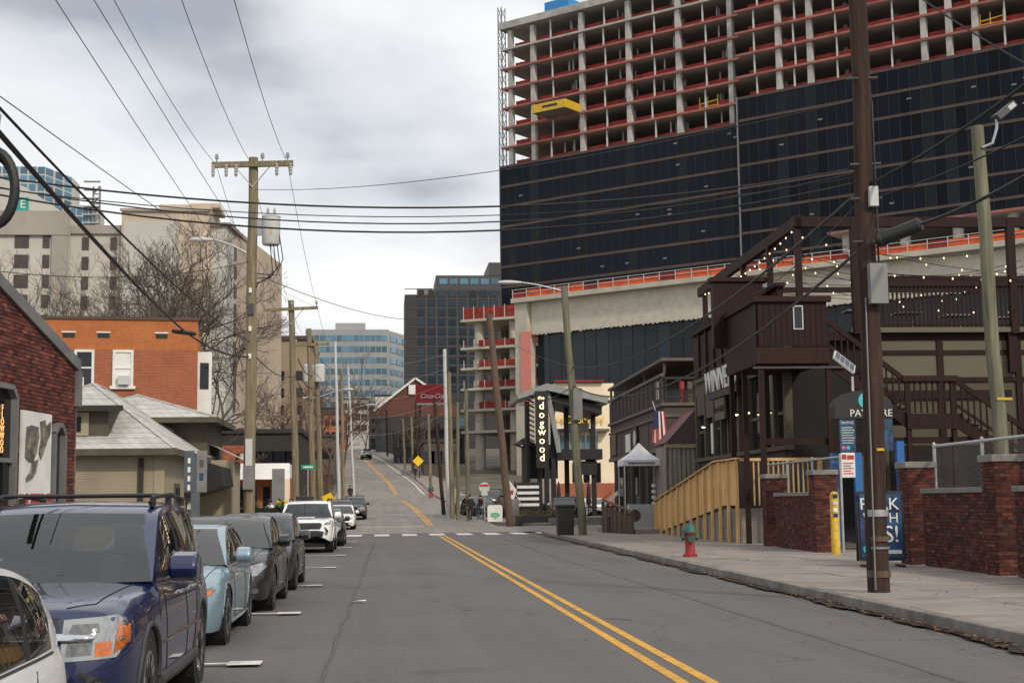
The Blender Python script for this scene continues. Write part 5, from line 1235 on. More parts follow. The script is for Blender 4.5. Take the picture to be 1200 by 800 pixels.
o = street_post(568, 608, 97, 2.6, .04, 'galv', 'thin post with a round red and white no-parking plate at the far corner')
MB().lathe([(0, -.02), (.36, -.02), (.36, .0), (0, 0)], 18, (0, -.05, 2.3), 'y').build('plate', M['lightgrey'], o); MB().box(-.3, .3, -.09, -.07, 2.36, 2.5).build('red_band', M['red'], o); MB().box(-.22, .22, -.08, -.05, 1.75, 1.95).build('lower_plate', M['lightgrey'], o)
o = thing('menu_board', 'white pavement board with green and red print near the leaning pole', 'sign', (at(580, 598, 95).x, 95, zr(95) + .1), R(4))
MB().prism([(-.5, .05), (.5, .05), (.5, 1.02), (.4, 1.15), (-.4, 1.15), (-.5, 1.02)], -.04, .04, 'y').build('board', M['white'], o)
MB().lathe([(0, -.01), (.3, -.01), (.3, .0), (0, 0)], 16, (0, -.05, .8), 'y').build('green_print', mat('green_print', (.12, .42, .25), .6), o).scale = (1.1, 1, .6); link('lettering', text_mesh('3.', .42, .005, m=M['red']), o, (.05, -.052, .32), (math.pi/2, 0, 0))
o = thing('pennant_flag', 'white flag on a slanting pole over the far pavement', 'flag', (at(612, 590, 96).x, 96, zr(96) + .1))
MB().beam((0, 0, 1.0), (-1.15, 0, 3.1), .05).build('pole', M['lightgrey'], o)
b = MB(); pts = [(-1.12, 3.1), (-.85, 2.75), (-.55, 2.35), (-.35, 2.1), (-.55, 1.5), (-.8, 1.35), (-1.0, 1.75)]; b.prism(pts, -.02, .02, 'y'); b.build('cloth', M['white'], o); MB().box(-.8, -.6, -.035, -.022, 1.8, 2.1).build('print', M['red'], o)
o = thing('striped_parasol', 'folded black and white striped cloth screen by the blade sign', 'screen', (at(619, 590, 97).x, 97, zr(97) + .1))
for i in range(9): MB().box(-.75, .75, -.03, .03, .8 + i * .2, .8 + i * .2 + .19).build('stripe', M['white'] if i % 2 else M['black'], o)
for x in (-.74, .70): MB().box(x, x + .04, -.02, .02, 0, .8).build('leg', M['black'], o)
o = thing('gate_lantern_post', 'pale timber post with small dark roof near the blade sign', 'post', (at(615, 590, 100).x, 100, zr(100)))
MB().box(-.18, .18, -.18, .18, 0, DZ(522)).build('post', M['cream_panel'], o); MB().add([(-.8, -.8, DZ(520)), (.8, -.8, DZ(520)), (.8, .8, DZ(520)), (-.8, .8, DZ(520)), (0, 0, DZ(512))], [(0,1,4), (1,2,4), (2,3,4), (3,0,4), (0,3,2,1)]).build('cap_roof', M['trim_dark'], o)
MB().beam((0, 0, DZ(524)), (-.9, 0, DZ(518)), .12).build('bracket', M['cream_panel'], o)
o = thing('newspaper_box', 'grey metal box stand on the far pavement behind the leaning pole', 'box', (at(603, 600, 96).x, 96, zr(96) + .12))
bevel(MB().box(-.3, .3, -.25, .25, .2, 1.5).build('cabinet', M['midgrey'], o), .03); 
for x in (-.25, .2): MB().box(x, x + .05, -.2, .2, 0, .2).build('foot', M['midgrey'], o)
o = thing('yellow_post', 'yellow steel post in front of the steel-framed bar', 'bollard', (at(680, 610, 88).x, 88.2, zr(88)), 0)
MB().lathe([(.12, 0), (.12, 2.0), (.0, 2.05)], 12).build('post', M['yellow'], o, smooth=True)

# patio clutter at the far corner: railings and folded parasols
pf = thing('patio_railing', 'black patio railing with thin bars in front of the steel-framed bar', 'railing', (at(652, 600, 91.6).x, 91.8, zr(92)), 0)
for i in range(26): MB().box(i * .16, i * .16 + .03, -.015, .015, 0, 1.05).build('bar', M['black_steel'], pf)
for z in (.12, 1.05): MB().box(-.03, 4.1, -.025, .025, z, z + .05).build('rail', M['black_steel'], pf)
for i, (px, Y, lab) in enumerate(((604, 103, 'folded dark parasol beside the pale timber post'), (655, 97.5, 'folded dark parasol behind the patio railing'), (690, 96, 'folded dark parasol near the yellow steel post'))):
    o = thing('parasol', lab, 'parasol', (at(px, 590, Y).x, Y, zr(Y)), 0, 'folded parasols on the patio')
    MB().lathe([(.28, 0), (.28, .08), (.03, .1), (.03, 2.7)], 10).build('pole', M['black_steel'], o); MB().lathe([(.05, 1.1), (.17, 1.3), (.12, 2.3), (.03, 2.75)], 9).build('folded_cloth', M['dark_board'], o, smooth=True)
for i, px in enumerate((611, 647, 664, 683)):
    Y = 97 + i * .7; o = thing('patio_table', 'small dark patio table under the steel-framed bar', 'table', (at(px, 590, Y).x, Y, zr(Y)), .4 * i, 'patio tables'); MB().lathe([(.35, .72), (.36, .76), (0, .76)], 14).build('top', M['old_wood'], o)
    for a in range(3): MB().beam((.08 * math.cos(a * 2.1), .08 * math.sin(a * 2.1), .72), (.3 * math.cos(a * 2.1), .3 * math.sin(a * 2.1), 0), .04).build('leg', M['black_steel'], o)
# ------------------------------------------------------------------ utility poles
def pole(nm, lab, pt, pb, Y, r0, r1, m, cat='utility pole', n=12, group=None):
    """tapered pole from the ground under pixel pb up to pixel pt, standing at street distance Y"""
    t = at(pt[0], pt[1], Y); b_ = at(pb[0], pb[1], Y); z0 = zr(Y) - .3
    k = (z0 - b_.z) / (t.z - b_.z); base_ = Vector((b_.x + (t.x - b_.x) * k, Y, z0))
    o = thing(nm, lab, cat, base_, 0, group)
    h = t - base_; pts = [h * (i / 8) + Vector((.02 * math.sin(i * 1.7 + Y), .02 * math.cos(i * 2.3 + Y), 0)) * (0 < i < 8) for i in range(9)]
    MB().tube(pts, [r0 + (r1 - r0) * i / 8 for i in range(9)], n).build('shaft', M[m], o, smooth=50)
    return o, base_, t
def lp(o_base, px, py, Y): return at(px, py, Y) - o_base
def crossarm(o, base_, pl_, pr_, Y, th, m='wood_pole', ins=(), braces=True, top=None):
    a, c = lp(base_, *pl_, Y), lp(base_, *pr_, Y); a.y -= .2; c.y -= .2
    MB().beam(a, c, th * .8, th).build('crossarm', M[m], o)
    mid_ = (a + c) / 2
    if braces:
        for s in (a, c): MB().beam(mid_ + Vector((0, .02, -.85)), mid_.lerp(s, .45) + Vector((0, 0, -.05)), .06, .03).build('arm_brace', M['galv'], o)
    for t in ins:
        p = a.lerp(c, t)
        MB().lathe([(.03, 0), (.03, .12), (.09, .14), (.05, .19), (.085, .22), (.045, .27), (.06, .30), (0, .32)], 10, p + Vector((0, 0, th / 2))).build('insulator', M['insulator'], o, smooth=True)
    return a, c
def cutout(o, p, s=1.0):
    b = MB().lathe([(.05, 0), (.075, -.05), (.05, -.1), (.075, -.15), (.05, -.2), (.075, -.25), (.05, -.3), (.07, -.36), (.03, -.45)], 8, p); b.build('fuse_cutout', M['insulator'], o, smooth=True)
def street_lamp(o, p0, p1, head=.75, m='lightgrey', up=.35):
    p0 = Vector(p0); p1 = Vector(p1); P_ = [p0.lerp(p1, t) + Vector((0, 0, up * math.sin(t * math.pi / 2) - up * t)) for t in [i / 8 for i in range(9)]]
    MB().tube(P_, .035, 8).build('lamp_arm', M['galv'], o, smooth=True)
    d = (p1 - p0).normalized(); q = p1; d.z = 0
    b = MB().lathe([(.0, 0), (.07, .01), (.10, .12), (.15, .3), (.16, .5), (.12, .68), (.05, .75), (0, .76)], 12); me = b.mesh('lamp_head', M[m], True)
    h = link('lamp_head', me, o, q); h.rotation_euler = d.to_track_quat('Z', 'X').to_euler(); h.scale = (.65, 1.0, head / .75)
    g_ = MB().lathe([(0, -.06), (.08, -.03), (.1, .0)], 10); L = link('lamp_lens', g_.mesh('lamp_lens', M['lightgrey'], True), o, q + d * head * .55 + Vector((0, 0, -.06)))
# main pole on the left with transformer
mp, mb_, mt = pole('utility_pole', 'tall wooden utility pole with crossarm, grey transformer and street lamp beside the tan house', (297, 185), (292, 600), 52, .22, .17, 'wood_pole')
a, c = crossarm(mp, mb_, (249, 195), (344, 193), 52, .2, ins=(.06, .62, .93))
for t, in ((.02,), (.18,), (.30,), (.80,), (.97,)): cutout(mp, a.lerp(c, t) + Vector((0, -.08, -.02)))
tr = lp(mb_, 318, 270, 52) + Vector((0, -.1, 0))
MB().lathe([(.0, -.56), (.30, -.56), (.33, -.5), (.33, .45), (.35, .47), (.33, .52), (.0, .56)], 18, tr).build('transformer', M['lightgrey'], mp, smooth=True)
for x in (-.12, .12): MB().lathe([(.05, .5), (.07, .56), (.04, .62), (.06, .68), (.03, .82)], 8, tr + Vector((x, 0, 0))).build('bushing', M['insulator'], mp, smooth=True)
MB().beam(tr + Vector((-.6, .1, .1)), tr + Vector((-.3, 0, .1)), .12, .6).build('bracket', M['galv'], mp); MB().box(-.02, .06, -.345, -.335, -.2, .05).build('warning_label', M['yellow'], mp, loc=tr)
for k in range(4):
    p0 = tr + Vector((.3 - k * .12, -.1, -.2)); P_ = [p0, p0 + Vector((.15, -.1, -.9 - .2 * k)), p0 + Vector((-.1 - .1 * k, 0, -1.5 - .1 * k)), lp(mb_, 297 + k, 320 + k * 6, 52)]
    MB().tube(P_, .02, 5).build('drop_cable', M['rubber'], mp)
street_lamp(mp, lp(mb_, 296, 300, 52), lp(mb_, 250, 281, 52), .85)
MB().box(-.12, .12, -.3, -.2, 3.0, 4.0).build('pole_cover', M['lightgrey'], mp, loc=(0, 0, .3)); MB().box(-.2, .2, -.33, -.25, 2.2, 3.05).build('notice_plate', M['midgrey'], mp, loc=(0, 0, .3))
for z in (8.2, 9.6, 7.2): MB().box(-.05, .05, -.24, -.2, z, z + .18).build('tag_plate', M['white'], mp)
MB().box(-.1, .12, -.26, -.16, 6.2, 6.6).build('splice_box', M['darkgrey'], mp, loc=(0, 0, 2.6))
# near dark pole on the right kerb
dp, db_, dt = pole('utility_pole', 'dark creosoted utility pole with metal boxes and tape bands on the right kerb', (1002, -70), (1031, 700), 22.0, .175, .14, 'dark_pole', n=18)
def on_pole(y): return lp(db_, 0, 0, 22) if False else (lambda t: (dt - db_) * t)((at(1015, y, 22).z - db_.z) / (dt.z - db_.z))
for y0, y1, m_, w in ((597, 605, 'galv', .178), (628, 634, 'old_wood', .18), (668, 676, 'old_wood', .183), (640, 643, 'midgrey', .18)):
    p = on_pole(y1); q = on_pole(y0); MB().tube([p, q], w, 18, False).build('band', M[m_], dp, smooth=True)
p = on_pole(332); MB().box(-.06, .22, -.30, -.15, -.36, .28).build('meter_box', M['midgrey'], dp, loc=p).location = p
MB().box(.0, .14, -.25, -.15, -.32, .0).build('tag_plate', M['lightgrey'], dp, loc=on_pole(222)); MB().box(-.02, .1, -.18, -.13, -.02, .02).build('yellow_tag', M['yellow'], dp, loc=on_pole(527))
MB().tube([on_pole(120) + Vector((.14, -.1, 0)), on_pole(330) + Vector((.15, -.12, 0))], .018, 6).build('conduit', M['rubber'], dp)
MB().tube([on_pole(350) + Vector((-.1, -.15, 0)), on_pole(690) + Vector((-.12, -.17, 0))], .014, 6).build('ground_wire', M['midgrey'], dp)
for y in (95, 195, 235, 285): 
    MB().tube([on_pole(y) + Vector((-.25, -.1, 0)), on_pole(y) + Vector((.25, -.1, .02))], .025, 6).build('step_bolt', M['darkgrey'], dp)
# splice enclosure is on the cable, built with the cables. greenish pole behind the wall
gp_, gb_, gt_ = pole('utility_pole', 'plain greenish wooden pole with a tilted box lamp behind the brick wall', (1145, 148), (1178, 600), 28.3, .155, .13, 'green_pole', n=16)
MB().tube([lp(gb_, 1148, 175, 28.3) + Vector((0, -.15, 0)), lp(gb_, 1163, 168, 28.1), lp(gb_, 1168, 150, 28.1), lp(gb_, 1168, 138, 28.1)], .03, 8).build('lamp_arm', M['galv'], gp_, smooth=True)
Mx = Matrix.Translation(lp(gb_, 1177, 131, 28.1)) @ Matrix.Rotation(R(-38), 4, 'Y')
bevel(MB().box(-.26, .26, -.14, .14, -.08, .08, M=Mx).build('lamp_head', M['darkgrey'], gp_), .02); MB().box(.05, .22, -.145, -.139, -.05, .05, M=Mx).build('lamp_lens', M['lightgrey'], gp_)
MB().box(-.16, .16, -.17, -.14, 3.9, 3.95).build('band', M['yellow'], gp_)
# mid pole with lamp
lpo, lb_, lt_ = pole('utility_pole', 'greenish lamp pole beside the black wheeled bin, lamp arm over the street', (661, 335), (683, 628), 63.0, .19, .15, 'green_pole')
street_lamp(lpo, lp(lb_, 660, 341, 63), lp(lb_, 612, 331, 63), 1.1, up=.15)
MB().box(-.2, .2, -.36, -.18, -.7, .7).build('meter_box', M['midgrey'], lpo, loc=lp(lb_, 676, 474, 63))
le, leb, let_ = pole('utility_pole', 'bare brown pole leaning over the far pavement corner', (573, 368), (598, 616), 90, .25, .2, 'old_wood')
# poles up the left side
q1, b1, t1 = pole('utility_pole', 'wooden pole with a single crossarm and street-name sign below it', (341, 352), (347, 585), 78, .2, .16, 'wood_pole'); crossarm(q1, b1, (309, 364), (373, 361), 78, .16, ins=(.03, .52, .97))
q2, b2, t2 = pole('utility_pole', 'wooden pole with short crossarm behind the single-crossarm pole', (362, 385), (367, 585), 98, .21, .17, 'wood_pole'); crossarm(q2, b2, (345, 405), (386, 403), 98, .18, ins=(.05, .95), braces=False)
q3, b3, t3 = pole('utility_pole', 'wooden pole with a pair of small grey transformers further up the street', (370, 398), (376, 585), 108, .22, .17, 'wood_pole')
for px in (362, 375): MB().lathe([(0, -.7), (.38, -.7), (.4, .5), (.3, .62), (0, .66)], 12, lp(b3, px, 437, 108) + Vector((0, -.5, 0))).build('transformer', M['lightgrey'], q3, smooth=True)
MB().beam(lp(b3, 360, 437, 108) + Vector((0, -.2, 0)), lp(b3, 378, 437, 108) + Vector((0, -.2, 0)), .1).build('bracket', M['galv'], q3)
q4, b4, t4 = pole('lamp_pole', 'tall pale steel lamp pole with a long arm on the left of the climbing street', (393, 400), (397, 582), 112, .14, .10, 'lightgrey', 'lamp pole'); street_lamp(q4, lp(b4, 394, 458, 112), lp(b4, 368, 466, 112), .9, up=-.2); street_lamp(q4, lp(b4, 394, 458, 112), lp(b4, 402, 456, 112), .8, up=0)
q5, b5, t5 = pole('lamp_pole', 'slim pale steel lamp pole halfway up the climbing street', (408, 428), (414, 565), 150, .15, .11, 'lightgrey', 'lamp pole'); street_lamp(q5, lp(b5, 412, 479, 150), lp(b5, 429, 474, 150), 1.0, up=.1)
GR = 'poles along the climbing street'
for i, (pt, pb, Y, r, m, lab) in enumerate([((400, 432), (402, 570), 125, .17, 'wood_pole', 'brown wooden pole between the two pale steel lamp poles'),
    ((521, 409), (525, 592), 112, .17, 'lightgrey', 'pale steel pole on the right pavement beside a yellowish wooden pole'),
    ((526, 436), (530, 597), 106, .19, 'wood_pole', 'yellowish wooden pole right next to a pale steel pole'),
    ((546, 455), (549, 601), 101, .16, 'green_pole', 'greenish wooden pole behind the people at the far corner'),
    ((536, 471), (537, 600), 104, .15, 'green_pole', 'short greenish pole between the yellowish pole and the people'),
    ((509, 468), (519, 590), 114, .16, 'dark_pole', 'dark leaning pole before the pale steel pole on the right'),
    ((487, 470), (491, 565), 205, .2, 'dark_pole', 'dark thin pole by the yellow diamond sign'),
    ((502, 485), (505, 575), 165, .18, 'wood_pole', 'brown pole beside the small red hydrant up the street'),
    ((472, 490), (475, 556), 235, .2, 'wood_pole', 'thin brown pole with lamp near the brick gable'),
    ((482, 488), (484, 556), 222, .22, 'wood_pole', 'thin yellowish pole with lamp arm near the brick gable'),
    ((461, 505), (463, 545), 270, .2, 'dark_pole', 'small dark pole higher up the right pavement'),
    ((453, 480), (454, 535), 300, .2, 'dark_pole', 'distant dark pole before the brick gable'),
    ((444, 485), (445, 530), 330, .22, 'midgrey', 'distant grey pole near the crest of the street')]):
    pole('utility_pole', lab, pt, pb, Y, r, r * .8, m, n=8, group=GR)
# small signs up the street
o = thing('warning_sign', 'yellow diamond warning sign on a post up the right pavement', 'sign', (at(490, 560, 190).x, 190, zr(190)))
h_ = at(490, 540, 190).z - zr(190); MB().lathe([(.05, 0), (.05, h_ + .5)], 6).build('post', M['galv'], o)
MB().box(-.52, .52, -.03, .03, -.52, .52, M=Matrix.Translation((0, -.08, h_)) @ Matrix.Rotation(R(45), 4, 'Y')).build('plate', mat('sign_yellow', (.8, .5, .01), .5, var=.03), o)
hy2 = dup(hy, (at(505, 569, 155).x, 155, zr(155) + .14), 0, 'small red hydrant up the hill beside a brown pole'); hy2.scale = (1.5, 1.5, 1.5)
def name_sign(px, py, Y, lab):
    p = at(px, py, Y); o = thing('street_name_sign', lab, 'street sign', (p.x, Y, zr(Y))); hh_ = p.z - zr(Y)
    MB().lathe([(.04, 0), (.04, hh_ + .12)], 6).build('post', M['galv'], o); MB().box(-.42, .42, -.06, -.03, hh_ - .14, hh_ + .14).build('blade', mat('sign_green' + str(px), (.0, .30, .17), .5, var=.02), o); MB().box(-.3, .3, -.066, -.061, hh_ - .05, hh_ + .05).build('print', M['white'], o)
name_sign(361, 547, 90, 'green street-name sign on its post by the single-crossarm pole'); name_sign(271, 547, 66, 'green street-name sign just past the black awning')
o = thing('menu_totem', 'blue-grey upright sign board with white writing beside the house awning', 'sign', (at(229, 600, 44.0).x, 44.0, KH))
hh_ = at(229, 528, 44).z - KH; MB().box(-.13, .13, -.1, .06, 0, hh_ - .1).build('post', mat('slate_blue_paint', (.075, .09, .105), .6), o)
for s, z0 in ((-1, 0), (1, 0)): MB().box(min(s * .04, s * .34), max(s * .04, s * .34), -.12, -.03, hh_ - 1.25, hh_).build('board', M['midgrey'] if s > 0 else bpy.data.materials['slate_blue_paint'], o)
for i in range(4): MB().box(-.23, -.15, -.13, -.121, hh_ - .38 - i * .27, hh_ - .22 - i * .27).build('print', M['white'], o)
for i in range(2): MB().box(.12, .24, -.13, -.121, hh_ - .5 - i * .4, hh_ - .28 - i * .4).build('print', M['old_wood'] if i == 0 else M['navy_print'], o)
# ------------------------------------------------------------------ cables
def cable(nm, pts, sag, r, lab, m='rubber', n=24, group=None):
    p0, p1 = Vector(pts[0]), Vector(pts[1]); o_ = p0.copy()
    P_ = [p0.lerp(p1, k / n) - Vector((0, 0, 4 * sag * (k / n) * (1 - k / n))) - o_ for k in range(n + 1)]
    return tag(MB().tube(P_, r, 5).build(nm, M[m], loc=o_, smooth=True), lab, 'cable', group)
G1 = 'cables across the street'
spl = lambda px, py: at(px, py, 22) 
for i, (l, r_, sg_, rad, lab) in enumerate([
    ((-80, 196), (1008, 196), .62, .015, 'thick black cable crossing the street, uppermost of the bundle at the dark pole'),
    ((-80, 205), (1010, 201), .78, .011, 'black cable crossing the street, second of the bundle at the dark pole'),
    ((-80, 209), (1010, 206), .62, .008, 'thin black cable crossing the street in the middle of the bundle'),
    ((-80, 213), (1012, 212), .80, .015, 'lowest thick black cable of the bundle crossing the street')]):
    cable('overhead_cable', (at(l[0], l[1], 20 + i * .4), at(r_[0], r_[1], 22)), sg_, rad, lab, group=G1)
G2 = 'power lines to the crossarm poles'
for i, (l, r_, Ya, Yb, lab) in enumerate([((62, -5), (310, 360), 24, 78, 'power line from above down to the left end of the single crossarm'), ((107, -5), (340, 357), 26, 78, 'power line from above down to the middle of the single crossarm'),
    ((131, -5), (251, 190), 27, 52, 'power line from above to the left end of the transformer pole crossarm'), ((211, -5), (291, 186), 28, 52, 'power line from above to the middle of the transformer pole crossarm'), ((273, -5), (335, 187), 28, 52, 'power line from above to the right end of the transformer pole crossarm'),
    ((0, 113), (372, 360), 14, 78, 'thin line rising steeply to the far side of the single crossarm')]):
    cable('power_line', (at(l[0], l[1], Ya), at(r_[0], r_[1], Yb)), .25, .010 if i < 5 else .007, lab, 'midgrey', group=G2)
for i, px in enumerate((253, 292, 337)): cable('power_line', (at(px, 192, 52), at((310, 341, 372)[i], 361, 78)), .3, .010, ['power line between the two crossarms at their left ends', 'power line between the two crossarms at their middles', 'power line between the two crossarms at their right ends'][i], 'midgrey', group=G2)
for i, px in enumerate((310, 341, 372)): cable('power_line', (at(px, 361, 78), at((346, 362, 385)[i], 402, 98)), .25, .010, ['power line from single crossarm to short crossarm, left wire', 'power line from single crossarm to short crossarm, centre wire', 'power line from single crossarm to short crossarm, right wire'][i], 'midgrey', group=G2)
cable('overhead_cable', (at(-30, 122, 14), at(214, 386, 46)), .12, .035, 'heaviest black cable slanting down in front of the grey hotel to a splice')
cable('overhead_cable', (at(214, 386, 46), at(294, 418, 52)), .25, .03, 'black cable sagging from the splice to the transformer pole')
tag(MB().tube([at(203, 388, 45.6), at(228, 391, 46.6)], .07, 8).build('cable_splice', M['rubber'], smooth=True), 'black tubular splice on the slanting cable above the orange building', 'splice')
cable('overhead_cable', (at(-30, 95, 14), at(292, 400, 52)), .3, .018, 'medium black cable slanting down beside the heaviest one to the transformer pole')
cable('overhead_cable', (at(0, 318, 40), at(295, 306, 52)), .35, .012, 'thin level wire from the transformer pole past the grey hotel')
cable('overhead_cable', (at(297, 222, 52), at(1002, 118, 22)), .45, .010, 'thin wire rising from the transformer pole towards the dark pole')
cable('overhead_cable', (at(309, 325, 52), at(523, 370, 112)), .8, .016, 'black wire sagging from the transformer to the far steel pole')
cable('overhead_cable', (at(300, 418, 52), at(347, 440, 78)), .35, .02, 'black cable continuing from the transformer pole to the next pole')
# right-hand cables
cable('overhead_cable', (at(1230, 76, 18), at(1014, 218, 22)), .10, .028, 'thick cable from upper right to the dark pole')
cable('overhead_cable', (at(1014, 218, 22), at(672, 430, 63)), .9, .030, 'thick cable from the dark pole sagging past the bar to the lamp pole')
cable('overhead_cable', (at(1018, 283, 22), at(672, 452, 63)), 1.3, .028, 'lower thick cable from the dark pole to the lamp pole')
cable('overhead_cable', (at(1080, 262, 21), at(1240, 182, 17)), .08, .028, 'thick cable leaving the black splice case to the right')
cable('overhead_cable', (at(1024, 232, 22), at(1230, 145, 18)), .08, .014, 'thin cable from the dark pole to the right above the splice case')
cable('overhead_cable', (at(1065, -12, 20), at(1230, 90, 17)), .05, .014, 'thin cable cutting across in front of the open concrete floors')
cable('overhead_cable', (at(1012, 230, 22), at(883, 345, 44)), .2, .012, 'thin drop wire from the dark pole to the bar landing')
cable('overhead_cable', (at(672, 452, 63), at(590, 470, 90)), .5, .02, 'black cable from the lamp pole to the leaning pole')
cable('overhead_cable', (at(672, 430, 63), at(574, 385, 90)), .3, .012, 'thin wire from the lamp pole up to the top of the leaning pole')
for i in range(5): cable('overhead_cable', (at(575 + i * 2, 400 + i * 22, 90), at(522, 418 + i * 18, 112)), .35, .016, ['top', 'second', 'third', 'fourth', 'lowest'][i] + ' wire between the leaning pole and the pale steel pole')
for i in range(5): cable('overhead_cable', (at(522, 415 + i * 17, 112), at(396, 425 + i * 20, 112)), .5 + .1 * i, .013, ['top', 'second', 'third', 'fourth', 'lowest'][i] + ' wire crossing the climbing street between steel poles', 'midgrey')
for i in range(4): cable('overhead_cable', (at(365 + i, 410 + i * 25, 98), at(409, 440 + i * 14, 150)), .5, .02, ['top', 'second', 'third', 'lowest'][i] + ' wire running up the left side of the climbing street')
for i in range(3): cable('overhead_cable', (at(349, 420 + i * 14, 78), at(366, 440 + i * 14, 98)), .3, .03, ['upper', 'middle', 'lower'][i] + ' communication cable between the two nearest left poles')
# cylindrical splice case on the dark pole cable
sc_ = thing('splice_case', 'thick black cylindrical splice case hanging on the cable beside the dark pole', 'splice', at(1054, 272, 21.6))
pa, pb_ = at(1026, 283, 21.7) - at(1054, 272, 21.6), at(1081, 262, 21.4) - at(1054, 272, 21.6)
MB().tube([pa, pa.lerp(pb_, .05), pa.lerp(pb_, .95), pb_], [.05, .11, .11, .05], 14).build('case', M['black'], sc_, smooth=True)
for t in (.1, .9): MB().tube([pa.lerp(pb_, t), pa.lerp(pb_, t + .03)], .12, 14).build('clamp', M['darkgrey'], sc_, smooth=True)
# coil of spare cable at the left edge
cl_ = thing('cable_coil', 'big black coil of spare cable hanging from the overhead line', 'cable coil', at(-8, 222, 15))
for k in range(5):
    P_ = [Vector((.235 * math.cos(t) * (1 - .03 * k), .03 * (k - 2), .40 * math.sin(t) * (1 - .02 * k))) for t in [i * 2 * math.pi / 28 for i in range(29)]]
    MB().tube(P_, .05, 8, False).build('loop', M['rubber'], cl_, smooth=True)
MB().beam((0, -.02, .36), (.05, -.02, .8), .03).build('hanger', M['galv'], cl_)
# ------------------------------------------------------------------ buildings up the hill
M['hazed_brick'] = brick_mat('hazed_brick', (.15, .055, .04), (.12, .045, .035), (.17, .12, .1), var=.2)  # brick dulled in its colour to suggest distance haze
o = thing('gabled_brick_hall', 'brick gabled hall with white roof edge halfway up the street', 'building', (at(487, 560, 330).x, 330, zr(330) - 3))
gx_ = lambda px: at(px, 500, 330).x - at(487, 560, 330).x; gz_ = lambda y: at(487, y, 330).z - zr(330) + 3
MB().prism([(gx_(440), 0), (gx_(535), 0), (gx_(535), gz_(476)), (gx_(487), gz_(445)), (gx_(440), gz_(478))], 0, 25, 'y').build('wall', M['hazed_brick'], o)
MB().beam((gx_(438), -.3, gz_(481)), (gx_(487), -.3, gz_(443)), .5, .45).build('bargeboard', M['white'], o); MB().beam((gx_(487), -.3, gz_(443)), (gx_(500), -.3, gz_(452)), .5, .45).build('bargeboard', M['white'], o)
MB().box(gx_(440), gx_(535), -.8, -.02, 0, gz_(488)).build('dark_lower_front', M['dark_clad'], o); MB().box(gx_(479), gx_(487), -.6, 0, gz_(462), gz_(451)).build('sign_plate', M['white'], o)
for i in range(6): MB().box(gx_(446 + i * 12), gx_(455 + i * 12), -.9, -.8, gz_(520), gz_(497)).build('window', M['glass'], o)
o = thing('red_billboard', 'red billboard with white script lettering beside the gabled hall', 'billboard', (at(506, 560, 300).x, 300, zr(300) - 2))
bx_ = lambda px: at(px, 500, 300).x - at(506, 560, 300).x; bz_ = lambda y: at(506, y, 300).z - zr(300) + 2
MB().box(bx_(487), bx_(524), 0, .5, bz_(471), bz_(450.5)).build('panel', mat('billboard_red', (.34, .02, .03), .5, var=.05), o); MB().box(bx_(486), bx_(528), -.05, .55, bz_(474), bz_(472.2)).build('ledge', M['lightgrey'], o)
link('lettering', text_mesh('Coca-Cola', 1.45, .03, m=M['white'], shear=.35, spacing=.86), o, (bx_(507), -.05, bz_(464)), (math.pi/2, 0, 0))
for px in (492, 522): MB().box(bx_(px) - .3, bx_(px) + .3, .1, .4, 0, bz_(474)).build('post', M['darkgrey'], o)
def block(nm, lab, px0, px1, py, Y, m, dep=20, wins=None, wm='glass', base=0):
    o = thing(nm, lab, 'building', (at(px0, 560, Y).x, Y, zr(Y) - 4)); w = at(px1, 560, Y).x - at(px0, 560, Y).x; h = at(px0, py, Y).z - zr(Y) + 4
    MB().box(0, w, 0, dep, 0, h).build('wall', M[m], o); MB().box(-.2, w + .2, -.25, dep, h + .01, h + .4).build('roof_edge', M['dark_clad'], o)
    if wins:
        nx_, nz_, ww, wh = wins
        for i in range(nx_):
            for j in range(nz_): MB().box(-ww / 2, ww / 2, -.08, 0, -wh / 2, wh / 2).build('window', M[wm], o, loc=((i + .7) * w / (nx_ + .4), -.01, h - 2.2 - j * 3.4))
    return o
block('low_dark_block', 'low dark block across the top of the street', 325, 445, 479, 470, 'dark_clad2', wins=(9, 3, 2.2, 1.7))
block('concrete_frame_block', 'grey concrete block with dark openings at the top of the street', 398, 432, 468, 455, 'raw_conc', wins=(4, 3, 1.8, 2.0), wm='black')
block('small_brick_house', 'small red-brown brick house left of the crest', 378, 404, 486, 400, 'red_brick2', wins=(3, 2, 1.2, 1.6))
block('white_corner_shop', 'small white-fronted shop beside the brick hall', 440, 462, 464, 345, 'white')
block('black_shed_row', 'row of black sheds on the right of the climbing street', 462, 545, 505, 262, 'dark_clad', wins=(6, 2, 1.8, 1.6))
block('grey_low_store', 'low grey store behind the poles on the right of the climbing street', 497, 535, 518, 210, 'brown_wall', wins=(4, 1, 1.6, 1.8))
block('glazed_tower_base', 'blue glazed block at the foot of the dark charcoal hotel', 508, 545, 485, 400, 'dark_clad2', wins=(5, 4, 2.4, 2.2), wm='glass_blue')
